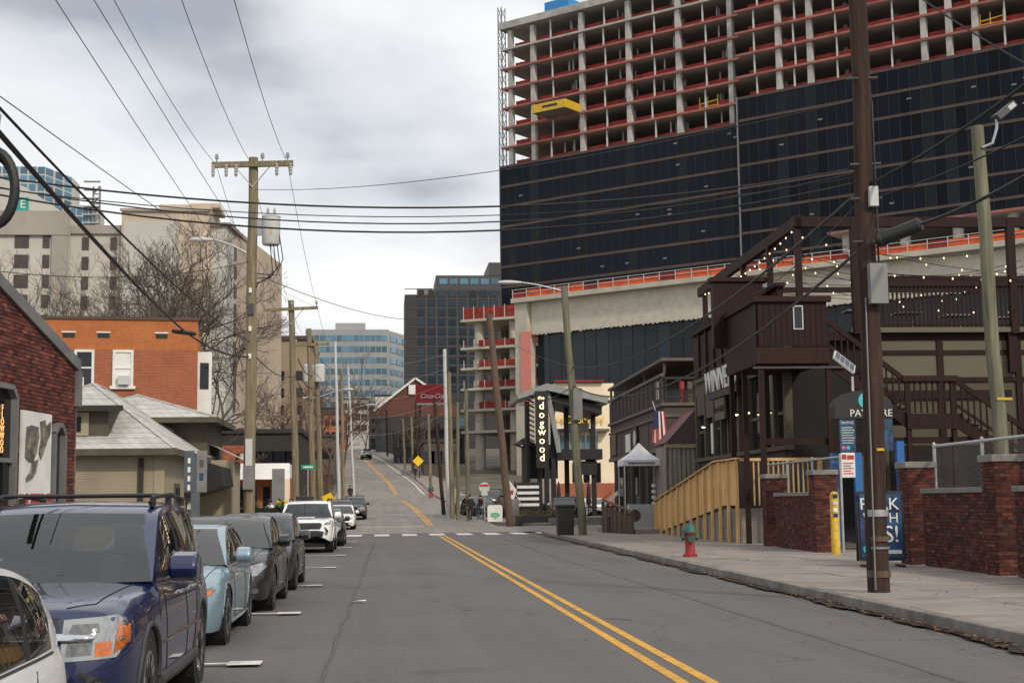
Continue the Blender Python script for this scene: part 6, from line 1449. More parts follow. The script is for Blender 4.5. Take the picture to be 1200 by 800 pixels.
# left restaurant with white awning roof, hedge, yellow post
rY = 84.0; o = thing('white_roof_restaurant', 'restaurant with big white sloping awning and orange wooden front', 'building', (at(262, 590, rY + 8).x, rY + 8, 0))
RX = lambda px: at(px, 500, rY + 8).x - at(262, 590, rY + 8).x; RZ = lambda y: at(300, y, rY + 8).z
M['cedar'] = mat('cedar_front', (.35, .12, .05), .75, var=.3, scale=1.5, stretch=(4, 4, .5))
MB().box(RX(236), RX(340), 0, 8, 0, RZ(560)).build('wall', M['cedar'], o); MB().add([(RX(236), -1.6, RZ(562)), (RX(342), -1.6, RZ(562)), (RX(338), 1.4, RZ(542)), (RX(236), 1.4, RZ(542))], [(0,1,2,3)]).build('awning', M['white'], o); MB().box(RX(236), RX(338), 1.5, 8, RZ(560) + .02, RZ(543)).build('upper_wall', M['white'], o)
for i in range(5): MB().box(RX(264 + i * 15), RX(272 + i * 15), -.06, 0, .8, RZ(570)).build('window', M['glass'], o)
for px in (338, 250): MB().box(RX(px) - .2, RX(px) + .2, -1.6, -1.2, 0, RZ(562)).build('post', M['cream_wall'], o)
MB().box(RX(236), RX(285), 2, 8, RZ(543) + .01, RZ(520)).build('brick_storey', M['red_brick2'], o); 
for i in range(3): MB().box(RX(273 + i * 5), RX(277 + i * 5), 1.94, 2, RZ(537), RZ(530)).build('window', M['white'] if i % 2 else M['glass'], o)
block('dark_roofed_house', 'low house with dark roof and brick front behind the restaurant', 258, 352, 508, 130, 'trim_dark', wins=(6, 1, 1.2, 1.2))
block('rust_terrace', 'rust-brown terrace among bare bushes left of the climbing street', 346, 392, 512, 190, 'trim_brown', wins=(5, 2, 1.0, 1.3))
def leafmass(nm, lab, cat, loc, sx, sy, sz, n, cols, s0, s1, parent=None):
    b = MB()
    for k in range(n):
        u, v, w = (random.uniform(-1, 1) for _ in range(3))
        f = .75 + .25 * math.sin(u * 7) * math.cos(v * 5)
        x, y, z = u * sx, v * sy, (w * .5 + .5) * sz * f
        s = random.uniform(s0, s1); a1, a2 = random.random() * 6.28, random.uniform(-1, 1)
        d = Vector((math.cos(a1), math.sin(a1), a2)) * s; e = Vector((-math.sin(a1), math.cos(a1), random.uniform(-.5, .5))) * s * .6; p = Vector((x, y, z))
        b.add([p - d, p + e, p + d, p - e], [(0, 1, 2, 3)])
    me = b.mesh(nm, M['leaf_piece'], fix=False); paint_pieces(me, [random.choice(cols) for _ in b.f], 1)
    return me
M['leaf_piece'] = attr_mat('leaf_faces', .8, .25, 0)
random.seed(5)
hd = thing('clipped_hedge', 'dark green clipped hedge behind the transformer pole', 'hedge', (at(305, 600, 60).x, 60, 0)); link('foliage', leafmass('hedge', '', '', None, 1.2, .6, 1.9, 4500, [(.02, .04, .015), (.03, .055, .02), (.015, .03, .012)], .05, .10), hd); MB().box(-1.1, 1.1, -.5, .5, 0, 1.5).build('inner_twigs', mat('hedge_twigs', (.012, .018, .008), .9), hd)
o = thing('yellow_cabinet', 'bright yellow upright box behind the hedge', 'cabinet', (at(333, 600, 61).x, 61, KH)); bevel(MB().box(-.32, .32, -.25, .25, .1, 1.65).build('body', M['yellow'], o), .03); MB().box(-.3, .3, -.22, .22, 0, .1).build('plinth', M['darkgrey'], o); MB().box(-.22, .22, -.27, -.25, 1.1, 1.5).build('panel', M['midgrey'], o)
o = thing('grey_totem', 'slim dark grey upright panel near the restaurant awning', 'sign', (at(326, 590, 70).x, 70, 0)); MB().box(-.3, .3, -.08, .08, 1.2, at(326, 549, 70).z).build('panel', M['midgrey'], o); MB().box(-.06, .06, -.05, .05, 0, 1.2).build('post', M['darkgrey'], o)
o = thing('yellow_sign_pair', 'tilted yellow diamond plates on a short post by the steel lamp pole', 'sign', (at(387, 580, 104).x, 104, zr(104)))
for i, (dx_, dz_) in enumerate(((-.2, 1.75), (.12, 1.4))): MB().box(-.36, .36, -.03, .03, -.2, .2, M=Matrix.Translation((dx_, -.1, dz_)) @ Matrix.Rotation(R(-25), 4, 'Y')).build('plate', bpy.data.materials['sign_yellow'], o)
MB().box(-.05, .05, -.05, .05, 0, 1.9).build('post', M['darkgrey'], o)
# ------------------------------------------------------------------ bare trees
M['bark'] = mat('grey_brown_bark', (.095, .076, .062), .9, var=.3, scale=2); M['twig'] = mat('red_brown_twigs', (.12, .072, .055), .9, var=.25)
def bare_tree(nm, lab, base_, H, seed, m='bark', spread=.55, depth=7, r0=None, cat='tree', twigs=True):
    random.seed(seed); o = thing(nm, lab, cat, base_); trunk = MB(); crown = MB()
    def grow(p, d, L, r, k):
        n = 3; pts = [p.copy()]; q = p.copy(); dd = d.copy()
        for i in range(n):
            dd = (dd + Vector((random.gauss(0, .13), random.gauss(0, .13), random.gauss(.02, .1)))).normalized(); q = q + dd * (L / n); pts.append(q.copy())
        (trunk if k <= 1 else crown).tube(pts, [r, r * .9, r * .8, r * .7], 6 if k < 3 else 3, False)
        if k >= depth: return
        nb = 3 if k < 3 else random.choice((2, 2, 3))
        for i in range(nb):
            a = random.random() * 6.28; t = random.uniform(.3, spread + .35)
            ax = dd.orthogonal().normalized(); ax = Matrix.Rotation(a, 3, dd) @ ax
            nd = (dd * math.cos(t) + ax * math.sin(t)); nd.z += .12; nd.normalize()
            s = random.uniform(.62, .82); start = pts[-1] if i < 2 else pts[random.choice((1, 2))]
            grow(start, nd, L * s, max(.012, r * .67), k + 1)
    grow(Vector((0, 0, 0)), Vector((0, 0, 1)), H * .36, r0 or H * .014, 0)
    trunk.build('trunk', M[m], o, smooth=True); stuff(crown.build('crown', M[m], o, fix=False))
    return o
for i, (px, y0, Y, H, sp, lab) in enumerate([(62, 330, 128, 21, .5, 'bare grey tree before the hotel wing with paired windows'), (150, 330, 122, 20.5, .5, 'bare tree in front of the plain panel of the grey hotel'),
    (205, 320, 118, 21, .45, 'dense bare tree before the peach-coloured hotel panel'), (222, 330, 116, 17, .4, 'bare tree just left of the transformer pole'), (20, 330, 120, 19, .5, 'bare tree before the hotel gable above the brick shop'), (214, 400, 96, 13, .4, 'smaller bare tree behind the orange building corner')]):
    bare_tree('bare_tree', lab, Vector((at(px, 560, Y).x, Y, zr(Y))), H, 40 + i, 'bark', sp, 9 if i < 3 else 8)
for i, (px, Y, H, lab) in enumerate([(383, 150, 13, 'reddish bare tree behind the left steel lamp pole'), (357, 165, 14, 'reddish bare tree behind the short-crossarm pole'), (402, 230, 14, 'distant reddish bare tree near the crest'), (330, 140, 11, 'thin bare tree above the restaurant roof'), (428, 330, 12, 'far bare tree before the concrete block'), (278, 98, 5.5, 'low bare tree beside the restaurant'), (500, 240, 10, 'small bare tree in front of the red billboard')]):
    bare_tree('bare_tree', lab, Vector((at(px, 560, Y).x, Y, zr(Y))), H, 70 + i, 'twig', .5, 7)
sb = MB(); random.seed(9)
for k in range(2600):
    Y = random.uniform(100, 260); x = half_l(Y) - 3 - abs(random.gauss(0, 5)); z = zr(Y); a = random.random() * 6.28; t = random.uniform(.1, .7); L = random.uniform(.8, 2.6)
    sb.tube([(x, Y, z), (x + math.cos(a) * L * t, Y + math.sin(a) * L * t, z + L)], .02, 3, False)
o = sb.build('dry_undergrowth', M['twig'], fix=False); stuff(o); tag(o, 'reddish dry undergrowth on the slope left of the climbing street', 'undergrowth')
# ------------------------------------------------------------------ cars: lofted bodies, glazed cabins, parts laid on by ray casting
M['car_glass'] = glass_mat('car_glass', (.02, .022, .022), .012, see=.8)
M['car_glass_side'] = glass_mat('car_side_glass', (.008, .009, .010), .015, see=.22)
M['interior'] = mat('car_interior', (.075, .072, .068), .8, var=.2)
M['tyre'] = mat('tyre_rubber', (.017, .017, .018), .85, var=.3, scale=8)
M['alloy'] = mat('alloy_wheel', (.42, .43, .44), .3, .85, var=.08)
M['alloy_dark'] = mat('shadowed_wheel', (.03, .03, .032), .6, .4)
M['chrome'] = mat('chrome_trim', (.62, .63, .64), .12, 1.0, var=.03)
M['trim'] = mat('black_trim', (.014, .014, .015), .45, var=.15)
M['clad'] = mat('grey_cladding', (.035, .035, .037), .6, var=.15)
M['seam'] = mat('panel_gap', (.006, .006, .006), .9)
M['lens'] = mat('clear_lens', (.36, .37, .37), .06, .7, var=.015, scale=8, coat=1.)
M['lens_dark'] = mat('smoked_lens', (.16, .165, .165), .08, .5, var=.3, scale=22, coat=1.)
M['amber_lens'] = mat('amber_lens', (.55, .13, .015), .15, .1, var=.2, scale=18, coat=1.)
M['red_lens'] = mat('red_lens', (.30, .012, .012), .15, .1, coat=1.)
M['skirt'] = mat('underbody', (.010, .010, .010), .95)
PAINTS = dict(blue=car_paint('blue_metallic', (.0005, .0065, .055), .12, .35), ice=car_paint('ice_blue_metallic', (.23, .335, .40), .45, .4),
              black=car_paint('black_metallic', (.009, .009, .011), .1, .35), grey=car_paint('dark_grey_metallic', (.022, .023, .025), .2, .38),
              white=car_paint('white_gloss', (.78, .785, .79), .0, .4), maroon=car_paint('dark_maroon_paintwork', (.05, .012, .014), .3, .38), silver=car_paint('silver_metallic', (.38, .39, .40), .5, .38))
SPEC = {
 'suv': dict(front=2.40, rear=-2.40, W=1.82, xf=1.43, xr=-1.43, R=.355, tumble=.20,
   plan=[(-2.4, .70), (-2.33, .82), (-2.0, .885), (-1, .91), (1.3, .91), (1.9, .885), (2.2, .82), (2.33, .72), (2.4, .56)],
   deck=[(-2.4, .72), (-2.37, .95), (-2.25, 1.03), (-1, 1.05), (.75, 1.07), (1.0, 1.07), (1.6, 1.035), (2.05, .985), (2.24, .93), (2.34, .80), (2.4, .60)],
   base=[(-2.4, .50), (-2.3, .36), (-2, .30), (2.0, .27), (2.3, .30), (2.4, .44)],
   roof=[(1.02, 1.07), (.25, 1.52), (.02, 1.63), (-.5, 1.69), (-1.5, 1.67), (-1.95, 1.61), (-2.12, 1.52), (-2.34, 1.03)], wf=.12, wr=-2.08,
   sides=[(-.38, .58), (-1.18, -.48), (-1.98, -1.28)]),
 'coupe': dict(front=2.2, rear=-2.22, W=1.76, xf=1.33, xr=-1.37, R=.325, tumble=.30,
   plan=[(-2.22, .60), (-2.1, .76), (-1.8, .85), (-1, .88), (1.2, .88), (1.7, .85), (2.0, .76), (2.13, .64), (2.2, .48)],
   deck=[(-2.22, .60), (-2.17, .86), (-2.0, .93), (-1.2, .94), (.75, .93), (1.05, .92), (1.5, .86), (1.85, .775), (2.06, .69), (2.15, .58), (2.2, .46)],
   base=[(-2.22, .40), (-2.1, .28), (-1.8, .22), (1.8, .19), (2.1, .20), (2.2, .30)],
   roof=[(1.08, .92), (.30, 1.28), (.02, 1.38), (-.4, 1.41), (-1.0, 1.37), (-1.5, 1.24), (-1.95, 1.0), (-2.08, .94)], wf=.12, wr=-1.15,
   sides=[(-.55, .62), (-1.35, -.64)]),
 'sedan': dict(front=2.40, rear=-2.42, W=1.83, xf=1.44, xr=-1.34, R=.335, tumble=.27,
   plan=[(-2.42, .62), (-2.3, .80), (-2.0, .885), (-1, .915), (1.3, .915), (1.8, .89), (2.15, .80), (2.32, .68), (2.4, .50)],
   deck=[(-2.42, .64), (-2.38, .90), (-2.25, 1.0), (-1.5, 1.0), (.8, .97), (1.15, .96), (1.65, .905), (2.05, .82), (2.25, .72), (2.35, .58), (2.4, .46)],
   base=[(-2.42, .42), (-2.3, .30), (-2.0, .24), (2.0, .20), (2.3, .21), (2.4, .32)],
   roof=[(1.18, .96), (.40, 1.33), (.08, 1.44), (-.45, 1.475), (-1.0, 1.43), (-1.45, 1.27), (-1.9, 1.03), (-2.0, 1.0)], wf=.16, wr=-1.12,
   sides=[(-.35, .72), (-1.28, -.45)]),
 'hatch': dict(front=2.15, rear=-2.15, W=1.79, xf=1.30, xr=-1.32, R=.325, tumble=.25,
   plan=[(-2.15, .62), (-2.08, .74), (-1.8, .85), (-1, .895), (1.1, .895), (1.6, .87), (1.95, .78), (2.08, .66), (2.15, .50)],
   deck=[(-2.15, .60), (-2.12, .86), (-2.0, .97), (-1.2, .97), (.7, .95), (1.0, .95), (1.5, .89), (1.85, .79), (2.02, .69), (2.1, .58), (2.15, .46)],
   base=[(-2.15, .44), (-2.05, .32), (-1.8, .25), (1.75, .21), (2.05, .22), (2.15, .32)],
   roof=[(1.02, .95), (.30, 1.33), (.0, 1.45), (-.5, 1.49), (-1.1, 1.455), (-1.5, 1.36), (-1.8, 1.20), (-2.08, .97)], wf=.1, wr=-1.42,
   sides=[(-.35, .62), (-1.08, -.45), (-1.62, -1.16)]),
 'rugged': dict(front=2.40, rear=-2.42, W=1.93, xf=1.45, xr=-1.34, R=.395, tumble=.17,
   plan=[(-2.42, .76), (-2.36, .86), (-2.1, .93), (-1, .965), (1.3, .965), (1.9, .94), (2.2, .87), (2.33, .76), (2.4, .62)],
   deck=[(-2.42, .80), (-2.39, 1.05), (-2.25, 1.12), (.7, 1.17), (1.0, 1.18), (1.6, 1.165), (2.05, 1.12), (2.26, 1.06), (2.35, .92), (2.4, .70)],
   base=[(-2.42, .58), (-2.3, .46), (-2.0, .40), (2.0, .38), (2.25, .42), (2.4, .52)],
   roof=[(1.05, 1.18), (.42, 1.60), (.2, 1.71), (-.4, 1.78), (-1.7, 1.765), (-2.1, 1.70), (-2.22, 1.62), (-2.38, 1.12)], wf=.3, wr=-2.16,
   sides=[(-.3, .65), (-1.15, -.4), (-2.0, -1.25)]),
}
for _s in SPEC.values(): _s['prof'] = sorted(_s['roof'])
def car_mesh(sp):
    xs_ = set()
    x = sp['rear']
    while x < sp['front']: xs_.add(round(x, 3)); x += .09
    for t in ('plan', 'deck', 'base', 'roof'): xs_ |= {round(p[0], 3) for p in sp[t]}
    ra = sp['R'] + .055
    for xc in (sp['xf'], sp['xr']):
        for a in range(0, 181, 12): xs_.add(round(xc + ra * math.cos(R(a)), 3))
    for a, c in sp['sides']: xs_ |= {a, c}
    xs_ |= {sp['front'], sp['rear'], sp['wf'], sp['wr']}
    xs_ = sorted(xs_)
    xs_ = [x for i, x in enumerate(xs_) if i == 0 or x - xs_[i-1] > .006]
    cowl, tail = sp['roof'][0][0], sp['roof'][-1][0]
    FZ = [0, .10, .25, .42, .55, .68, .82, .93, 1.0]
    FW = [.955, .978, .992, 1.0, 1.0, .992, .978, .955, .925]
    rows = []
    for x in xs_:
        hw = smooth_interp(sp['plan'], x); zd = smooth_interp(sp['deck'], x); zb = smooth_interp(sp['base'], x)
        inside = tail < x < cowl
        drop = .035 if inside else min(.075, .25 * (zd - zb))
        zs = zd - drop; za = 0
        for xc in (sp['xf'], sp['xr']):
            if abs(x - xc) < ra: za = max(za, sp['R'] + math.sqrt(ra * ra - (x - xc) ** 2))
        row = [(hw * w, max(zb + f * (zs - zb), za)) for f, w in zip(FZ, FW)]
        row += [(hw * .86, zs + .62 * drop), (hw * .62, zs + .9 * drop), (hw * .3, zd - .003), (0, zd)]
        rows.append(row)
    n = len(rows[0]); v = []; f = []
    for s in (1, -1):
        o = len(v)
        for x, row in zip(xs_, rows): v += [(x, s * y, z) for y, z in row]
        for i in range(len(xs_) - 1):
            xm = (xs_[i] + xs_[i+1]) / 2
            for k in range(n - 1):
                if k >= 9 and tail + .1 < xm < cowl - .08: continue
                q = (o + i*n+k, o + i*n+k+1, o + (i+1)*n+k+1, o + (i+1)*n+k)
                pts = [v[j] for j in q]
                if abs(pts[0][2] - pts[1][2]) < 1e-5 and abs(pts[3][2] - pts[2][2]) < 1e-5 and k < 8 and abs(pts[0][1] - pts[1][1]) < .05 and za_at(sp, xm) > 0 and pts[0][2] <= za_at(sp, xm) + .1: continue
                f.append(q if s > 0 else q[::-1])
        for i in (0, len(xs_) - 1): f.append(tuple(o + i*n + k for k in range(n)) + (() ))
    # cabin
    roof_rows = []; rx = [x for x in xs_ if tail <= x <= cowl]
    for x in rx:
        hw = smooth_interp(sp['plan'], x); zd = smooth_interp(sp['deck'], x) - .035; zt_ = max(smooth_interp(sp['prof'], x), zd + .036); h = zt_ - zd
        yb = hw * .925; k = sp['tumble']
        g_ = lambda t: yb - k * h * t
        rr = [(yb, zd), (g_(.05), zd + .05 * h), (g_(.5) + .02 * min(1, h / .5), zd + .5 * h), (g_(.86), zd + .86 * h), (g_(.93) - .02 * h, zd + .93 * h), (g_(1) - .10 * min(1, h / .4), zd + .975 * h), (max(.05, (yb - k * h) * .5), zt_ - .008), (0, zt_)]
        roof_rows.append(rr)
    return xs_, rows, v, f, rx, roof_rows
for _k in ('black', 'grey', 'maroon'): PAINTS[_k].node_tree.nodes['Principled BSDF'].inputs['Coat Weight'].default_value = .6
def za_at(sp, x):
    ra = sp['R'] + .055
    for xc in (sp['xf'], sp['xr']):
        if abs(x - xc) < ra: return sp['R'] + math.sqrt(ra * ra - (x - xc) ** 2)
    return 0
def make_car(kind, paint, label, Y, X, rotz=-90, cat='car', group='cars parked along the left kerb', detail=2, front=None, name='parked_car', z=None, scale=1.0):
    sp = SPEC[kind]; P_ = PAINTS[paint]
    root = thing(name, label, cat, (X, Y, zr(Y) if z is None else z), R(rotz), group); root.scale = (scale,) * 3
    xs_, rows, v, f, rx, rr = car_mesh(sp)
    mb = MB(); mb.v = v; mb.f = f; mb.m = [0] * len(f)
    me = mb.mesh('body', P_, False, fix=False)
    bm = bmesh.new(); bm.from_mesh(me); bmesh.ops.remove_doubles(bm, verts=bm.verts, dist=.0008); bmesh.ops.recalc_face_normals(bm, faces=bm.faces); bm.to_mesh(me); bm.free()
    me.polygons.foreach_set('use_smooth', [True] * len(me.polygons)); me.set_sharp_from_angle(angle=R(38))
    body = link('body', me, root)
    # cabin pieces
    n = len(rr[0]); groups = {}
    def inr(x, a): return a[0] - 1e-4 <= x <= a[1] + 1e-4
    for i in range(len(rx) - 1):
        xm = (rx[i] + rx[i+1]) / 2
        for k in range(n - 1):
            g_ = 'paint'
            if 1 <= k <= 2:
                for w, sd_ in enumerate(sp['sides']):
                    if inr(xm, sd_): g_ = 'side%d' % w
                if g_ == 'paint' and sp['sides'][-1][0] - .02 < xm < sp['sides'][0][1]: g_ = 'pillar%d' % sum(xm < sd_[0] for sd_ in sp['sides'])
            if k >= 5 and xm > sp['wf']: g_ = 'windshield'
            if k >= 5 and xm < sp['wr']: g_ = 'rear_window'
            groups.setdefault(g_, []).append((i, k))
    allv = []; allf = []
    for g_, cells in groups.items():
        for s in (1, -1):
            if g_ in ('windshield', 'rear_window', 'paint') and s < 0: continue
            b = MB()
            for sg_ in ((1, -1) if g_ in ('windshield', 'rear_window', 'paint') else (s,)):
                for i, k in cells:
                    q = [(rx[i], sg_ * rr[i][k][0], rr[i][k][1]), (rx[i], sg_ * rr[i][k+1][0], rr[i][k+1][1]), (rx[i+1], sg_ * rr[i+1][k+1][0], rr[i+1][k+1][1]), (rx[i+1], sg_ * rr[i+1][k][0], rr[i+1][k][1])]
                    b.add(q if sg_ > 0 else q[::-1], [(0, 1, 2, 3)])
            o_ = len(allv); allv += b.v; allf += [tuple(j + o_ for j in ff) for ff in b.f]
            nm = 'pillar' if g_.startswith('pillar') else {'paint': 'roof', 'windshield': 'windshield', 'rear_window': 'rear_window'}.get(g_, 'side_window')
            m_ = M['trim'] if g_.startswith('pillar') else {'paint': P_, 'windshield': M['car_glass'], 'rear_window': M['car_glass_side']}.get(g_, M['car_glass_side'])
            me = b.mesh(nm, m_, False, fix=False); bm = bmesh.new(); bm.from_mesh(me); bmesh.ops.remove_doubles(bm, verts=bm.verts, dist=.0008); bmesh.ops.recalc_face_normals(bm, faces=bm.faces); bm.to_mesh(me); bm.free()
            me.polygons.foreach_set('use_smooth', [True] * len(me.polygons)); me.set_sharp_from_angle(angle=R(45))
            link(nm, me, root)
    o_ = len(v); bvh = BVHTree.FromPolygons([Vector(p) for p in list(v) + allv], [tuple(q) for q in f] + [tuple(j + o_ for j in ff) for ff in allf])
    DIR = {'front': Vector((-1, 0, 0)), 'rear': Vector((1, 0, 0)), 'left': Vector((0, -1, 0)), 'right': Vector((0, 1, 0)), 'top': Vector((0, 0, -1))}
    def pt(side, u, w, off):
        d = DIR[side]; o3 = {'front': Vector((4, u, w)), 'rear': Vector((-4, u, w)), 'left': Vector((u, 3, w)), 'right': Vector((u, -3, w)), 'top': Vector((u, w, 4))}[side]
        h, nn, _, _ = bvh.ray_cast(o3, d)
        if h is None: h, nn, _, _ = bvh.find_nearest(o3 + d * (2 if side in ('front', 'rear') else 2.2))
        return h - d * off
    def patch(side, poly, m_, nm, off=.006, sub=3, par=root, mirror=False, thick=0):
        for mi in ((1, -1) if mirror else (1,)):
            bm = bmesh.new(); vs = [bm.verts.new((u * (mi if side in ('front', 'rear', 'top') else 1) if side != 'top' else u, w * (mi if side == 'top' else 1), 0)) for u, w in poly]
            bm.faces.new(vs)
            bmesh.ops.triangulate(bm, faces=bm.faces)
            for _ in range(sub): 
                es = [e for e in bm.edges if e.calc_length() > .07]
                if es: bmesh.ops.subdivide_edges(bm, edges=es, cuts=1); bmesh.ops.triangulate(bm, faces=bm.faces)
            for vv in bm.verts: vv.co = pt(side, vv.co.x, vv.co.y, off)
            bmesh.ops.recalc_face_normals(bm, faces=bm.faces)
            me = bpy.data.meshes.new(nm); bm.to_mesh(me); bm.free(); me.materials.append(m_)
            c_ = sum((Vector(q.vertices and me.vertices[q.vertices[0]].normal) for q in me.polygons), Vector())
            if c_.dot(DIR[side]) > 0: me.flip_normals()
            me.polygons.foreach_set('use_smooth', [True] * len(me.polygons))
            oo = link(nm, me, par)
            if thick: sm_ = oo.modifiers.new('thick', 'SOLIDIFY'); sm_.thickness = thick; sm_.offset = 1
            res = oo
        return res
    def line(side, pts, r, m_, nm='panel_gap', step=.06, off=0.0):
        P3 = []
        for (a, b_), (c, d) in zip(pts, pts[1:]):
            k = max(1, int(math.hypot(c - a, d - b_) / step))
            P3 += [pt(side, a + (c - a) * t / k, b_ + (d - b_) * t / k, off) for t in range(k)]
        P3.append(pt(side, *pts[-1], off)); return MB().tube(P3, r, 5).build(nm, m_, root, smooth=True)
    # wheels
    Rr = sp['R']; hwid = sp['W'] / 2
    tm = MB().lathe([(Rr * .66, -.105), (Rr * .88, -.115), (Rr * .97, -.09), (Rr, -.05), (Rr, .05), (Rr * .97, .09), (Rr * .88, .115), (Rr * .66, .105)], 28, axis='y', cap=False).mesh('wheel', M['tyre'], True)
    rb = MB(); rb.lathe([(Rr * .67, .10), (Rr * .63, .098), (Rr * .60, .05), (Rr * .2, .045), (0, .045)], 24, axis='y', cap=False)
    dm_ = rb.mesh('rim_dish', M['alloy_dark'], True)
    sb_ = MB(); ns = 5 if kind in ('suv', 'rugged') else 8
    for k in range(ns):
        a = 2 * math.pi * k / ns; c, s = math.cos(a), math.sin(a); w = .05 if ns == 5 else .028
        for off_ in ((-.045, .045) if ns == 5 else (0,)):
            p0 = Vector((c * Rr * .14 - s * off_ * .5, .085, s * Rr * .14 + c * off_ * .5)); p1 = Vector((c * Rr * .63 - s * off_, .095, s * Rr * .63 + c * off_)); sb_.beam(p0, p1, w, .03, (0, 1, 0))
    sb_.lathe([(0, .105), (.05, .105), (.07, .09), (.075, .06)], 12, axis='y', cap=False); sb_.lathe([(Rr * .67, .105), (Rr * .60, .108), (Rr * .60, .09)], 28, axis='y', cap=False)
    sm = sb_.mesh('spokes', M['alloy'], 30)
    for xw in (sp['xf'], sp['xr']):
        for s in (1, -1):
            w_ = link('wheel', tm, root, (xw, s * (hwid - .125), Rr)); w_.rotation_euler = (0, 0, 0 if s > 0 else math.pi)
            link('rim', dm_, w_); link('spokes', sm, w_)
            MB().lathe([(Rr + .07, -.02), (Rr + .07, -.30)], 20, (0, 0, 0), 'y', True).build('wheel_well', M['skirt'], root, loc=(xw, s * (hwid - .0), Rr), rot=0 if s > 0 else math.pi)
    MB().box(sp['rear'] + .25, sp['front'] - .25, -hwid + .28, hwid - .28, .2, .34).build('underbody', M['skirt'], root)
    # cabin inside
    zf = smooth_interp(sp['deck'], .5); cw = sp['roof'][0][0]
    MB().box(sp['sides'][-1][0] - .1, cw - .15, -hwid + .17, hwid - .17, .36, .42).build('cabin_floor', M['interior'], root)
    MB().box(cw - .62, cw - .12, -hwid + .16, hwid - .16, zf - .28, zf - .02).build('dashboard', M['interior'], root)
    for s in (1, -1):
        b = MB(); sx = cw - 1.35; b.prism([(sx, zf - .4), (sx + .14, zf - .4), (sx - .02, zf + .2), (sx - .16, zf + .2)], s * .40 - .24, s * .40 + .24, 'y'); b.prism([(sx - .04, zf + .20), (sx - .15, zf + .2), (sx - .2, zf + .40), (sx - .09, zf + .40)], s * .40 - .12, s * .40 + .12, 'y'); b.box(sx + .02, sx + .5, s * .4 - .24, s * .4 + .24, zf - .52, zf - .38); bevel(b.build('front_seat', M['interior'], root), .03)
    b = MB(); sx = cw - 2.25; b.prism([(sx, zf - .4), (sx + .14, zf - .4), (sx - .04, zf + .17), (sx - .18, zf + .17)], -.62, .62, 'y'); b.build('rear_seat', M['interior'], root)
    MB().tube([(cw - .72 + .05 * math.cos(a), .38 + .18 * math.sin(a), zf - .0 + .18 * math.cos(a)) for a in [i * math.pi / 8 for i in range(17)]], .016, 6, False).build('steering_wheel', M['trim'], root)
    # mirrors
    mx = sp['sides'][0][1] - .02
    for s in (1, -1):
        yb = smooth_interp(sp['plan'], mx) * .93; zm = smooth_interp(sp['deck'], mx) + .03; big = kind in ('suv', 'rugged')
        b = MB(); sc_ = 1.15 if big else 1.0
        pr = [(-.10, -.085), (-.02, -.10), (.10, -.07), (.13, .0), (.08, .075), (-.05, .10), (-.10, .08)]
        b.prism([(mx + p[0] * sc_ * .9, zm + .06 + p[1] * sc_) for p in pr], s * (yb + .05), s * (yb + .24 * sc_), 'y'); mo = bevel(b.build('mirror', P_, root), .035, 3)
        MB().box(mx - .105 * sc_, mx - .092 * sc_, min(s * (yb + .07), s * (yb + .26 * sc_)), max(s * (yb + .07), s * (yb + .26 * sc_)), zm - .01, zm + .13).build('mirror_glass', M['chrome'], mo)
        MB().beam((mx + .0, s * (yb - .03), zm), (mx + .02, s * (yb + .1), zm + .03), .07, .05).build('mirror_stalk', M['trim'], mo)
    # seams, handles, trims on both sides
    for sd in ('left', 'right'):
        s0 = sp['sides']; fr, re_ = s0[0][1], s0[-1][0]
        zt0 = smooth_interp(sp['deck'], 0)
        zl = smooth_interp(sp['base'], 0)
        line(sd, [(fr + .12, zt0 - .06), (fr + .16, zl + .3), (fr + .05, zl + .08)], .0055, M['seam']); line(sd, [((s0[0][0] + s0[1][1]) / 2, zt0 - .05), ((s0[0][0] + s0[1][1]) / 2 - .02, zl + .08)], .0055, M['seam'])
        line(sd, [(fr + .05, zl + .08), (sp['xr'] + Rr + .12, zl + .08)], .0055, M['seam'])
        if kind != 'coupe': line(sd, [(s0[1][0] - .1, zt0 - .06), (sp['xr'] + Rr + .09, .62), (sp['xr'] + Rr + .12, zl + .08)], .0055, M['seam'])
        for hx in ([s0[0][0] + .16] + ([s0[1][0] + .14] if kind != 'coupe' else [])): line(sd, [(hx, zt0 - .13), (hx + .19, zt0 - .13)], .014, P_ if kind != 'suv' else M['chrome'], 'door_handle', off=.02)
        wv = s0[0][1]; line(sd, [(fr - .02, zt0 - .015), (0, zt0 - .012), (re_, zt0 - .012)], .009, M['trim'], 'window_trim')
        if kind in ('suv', 'rugged', 'hatch'): line(sd, [(sp['xf'] - Rr - .1, zl + .34), (sp['xr'] + Rr + .1, zl + .34)], .016 if kind == 'suv' else .006, M['clad'] if kind != 'suv' else M['chrome'], 'side_moulding')
        MB().tube([pt(sd, sp['xf'] - Rr - .08, zl + .05, .004), pt(sd, 0, zl + .04, .006), pt(sd, sp['xr'] + Rr + .08, zl + .05, .004)], .05 if kind in ('suv', 'rugged') else .022, 8).build('sill_trim', M['clad'] if kind in ('suv', 'rugged') else P_, root, smooth=True)
        for xc in (sp['xf'], sp['xr']):
            ra = Rr + .06; pts = []
            for a in range(0, 181, 12):
                pts.append(pt(sd, xc + ra * math.cos(R(a)), max(Rr + ra * math.sin(R(a)) + .012, zl + .03), -.004))
            MB().tube(pts, .022 if kind in ('suv', 'rugged') else .010, 6).build('arch_trim', M['clad'] if kind in ('suv',) else P_, root, smooth=True)
    # windshield edge, wipers
    for s in (1, -1): MB().tube([(cw - .02, s * .75, zf - .03), (cw - .1, s * .1, zf + .05)], .012, 5).build('wiper', M['trim'], root)
    MB().box(cw - .8, cw - .77, -.11, .11, smooth_interp(sp['prof'], sp['wf']) - .16, smooth_interp(sp['prof'], sp['wf']) - .09).build('rear_view_mirror', M['trim'], root)
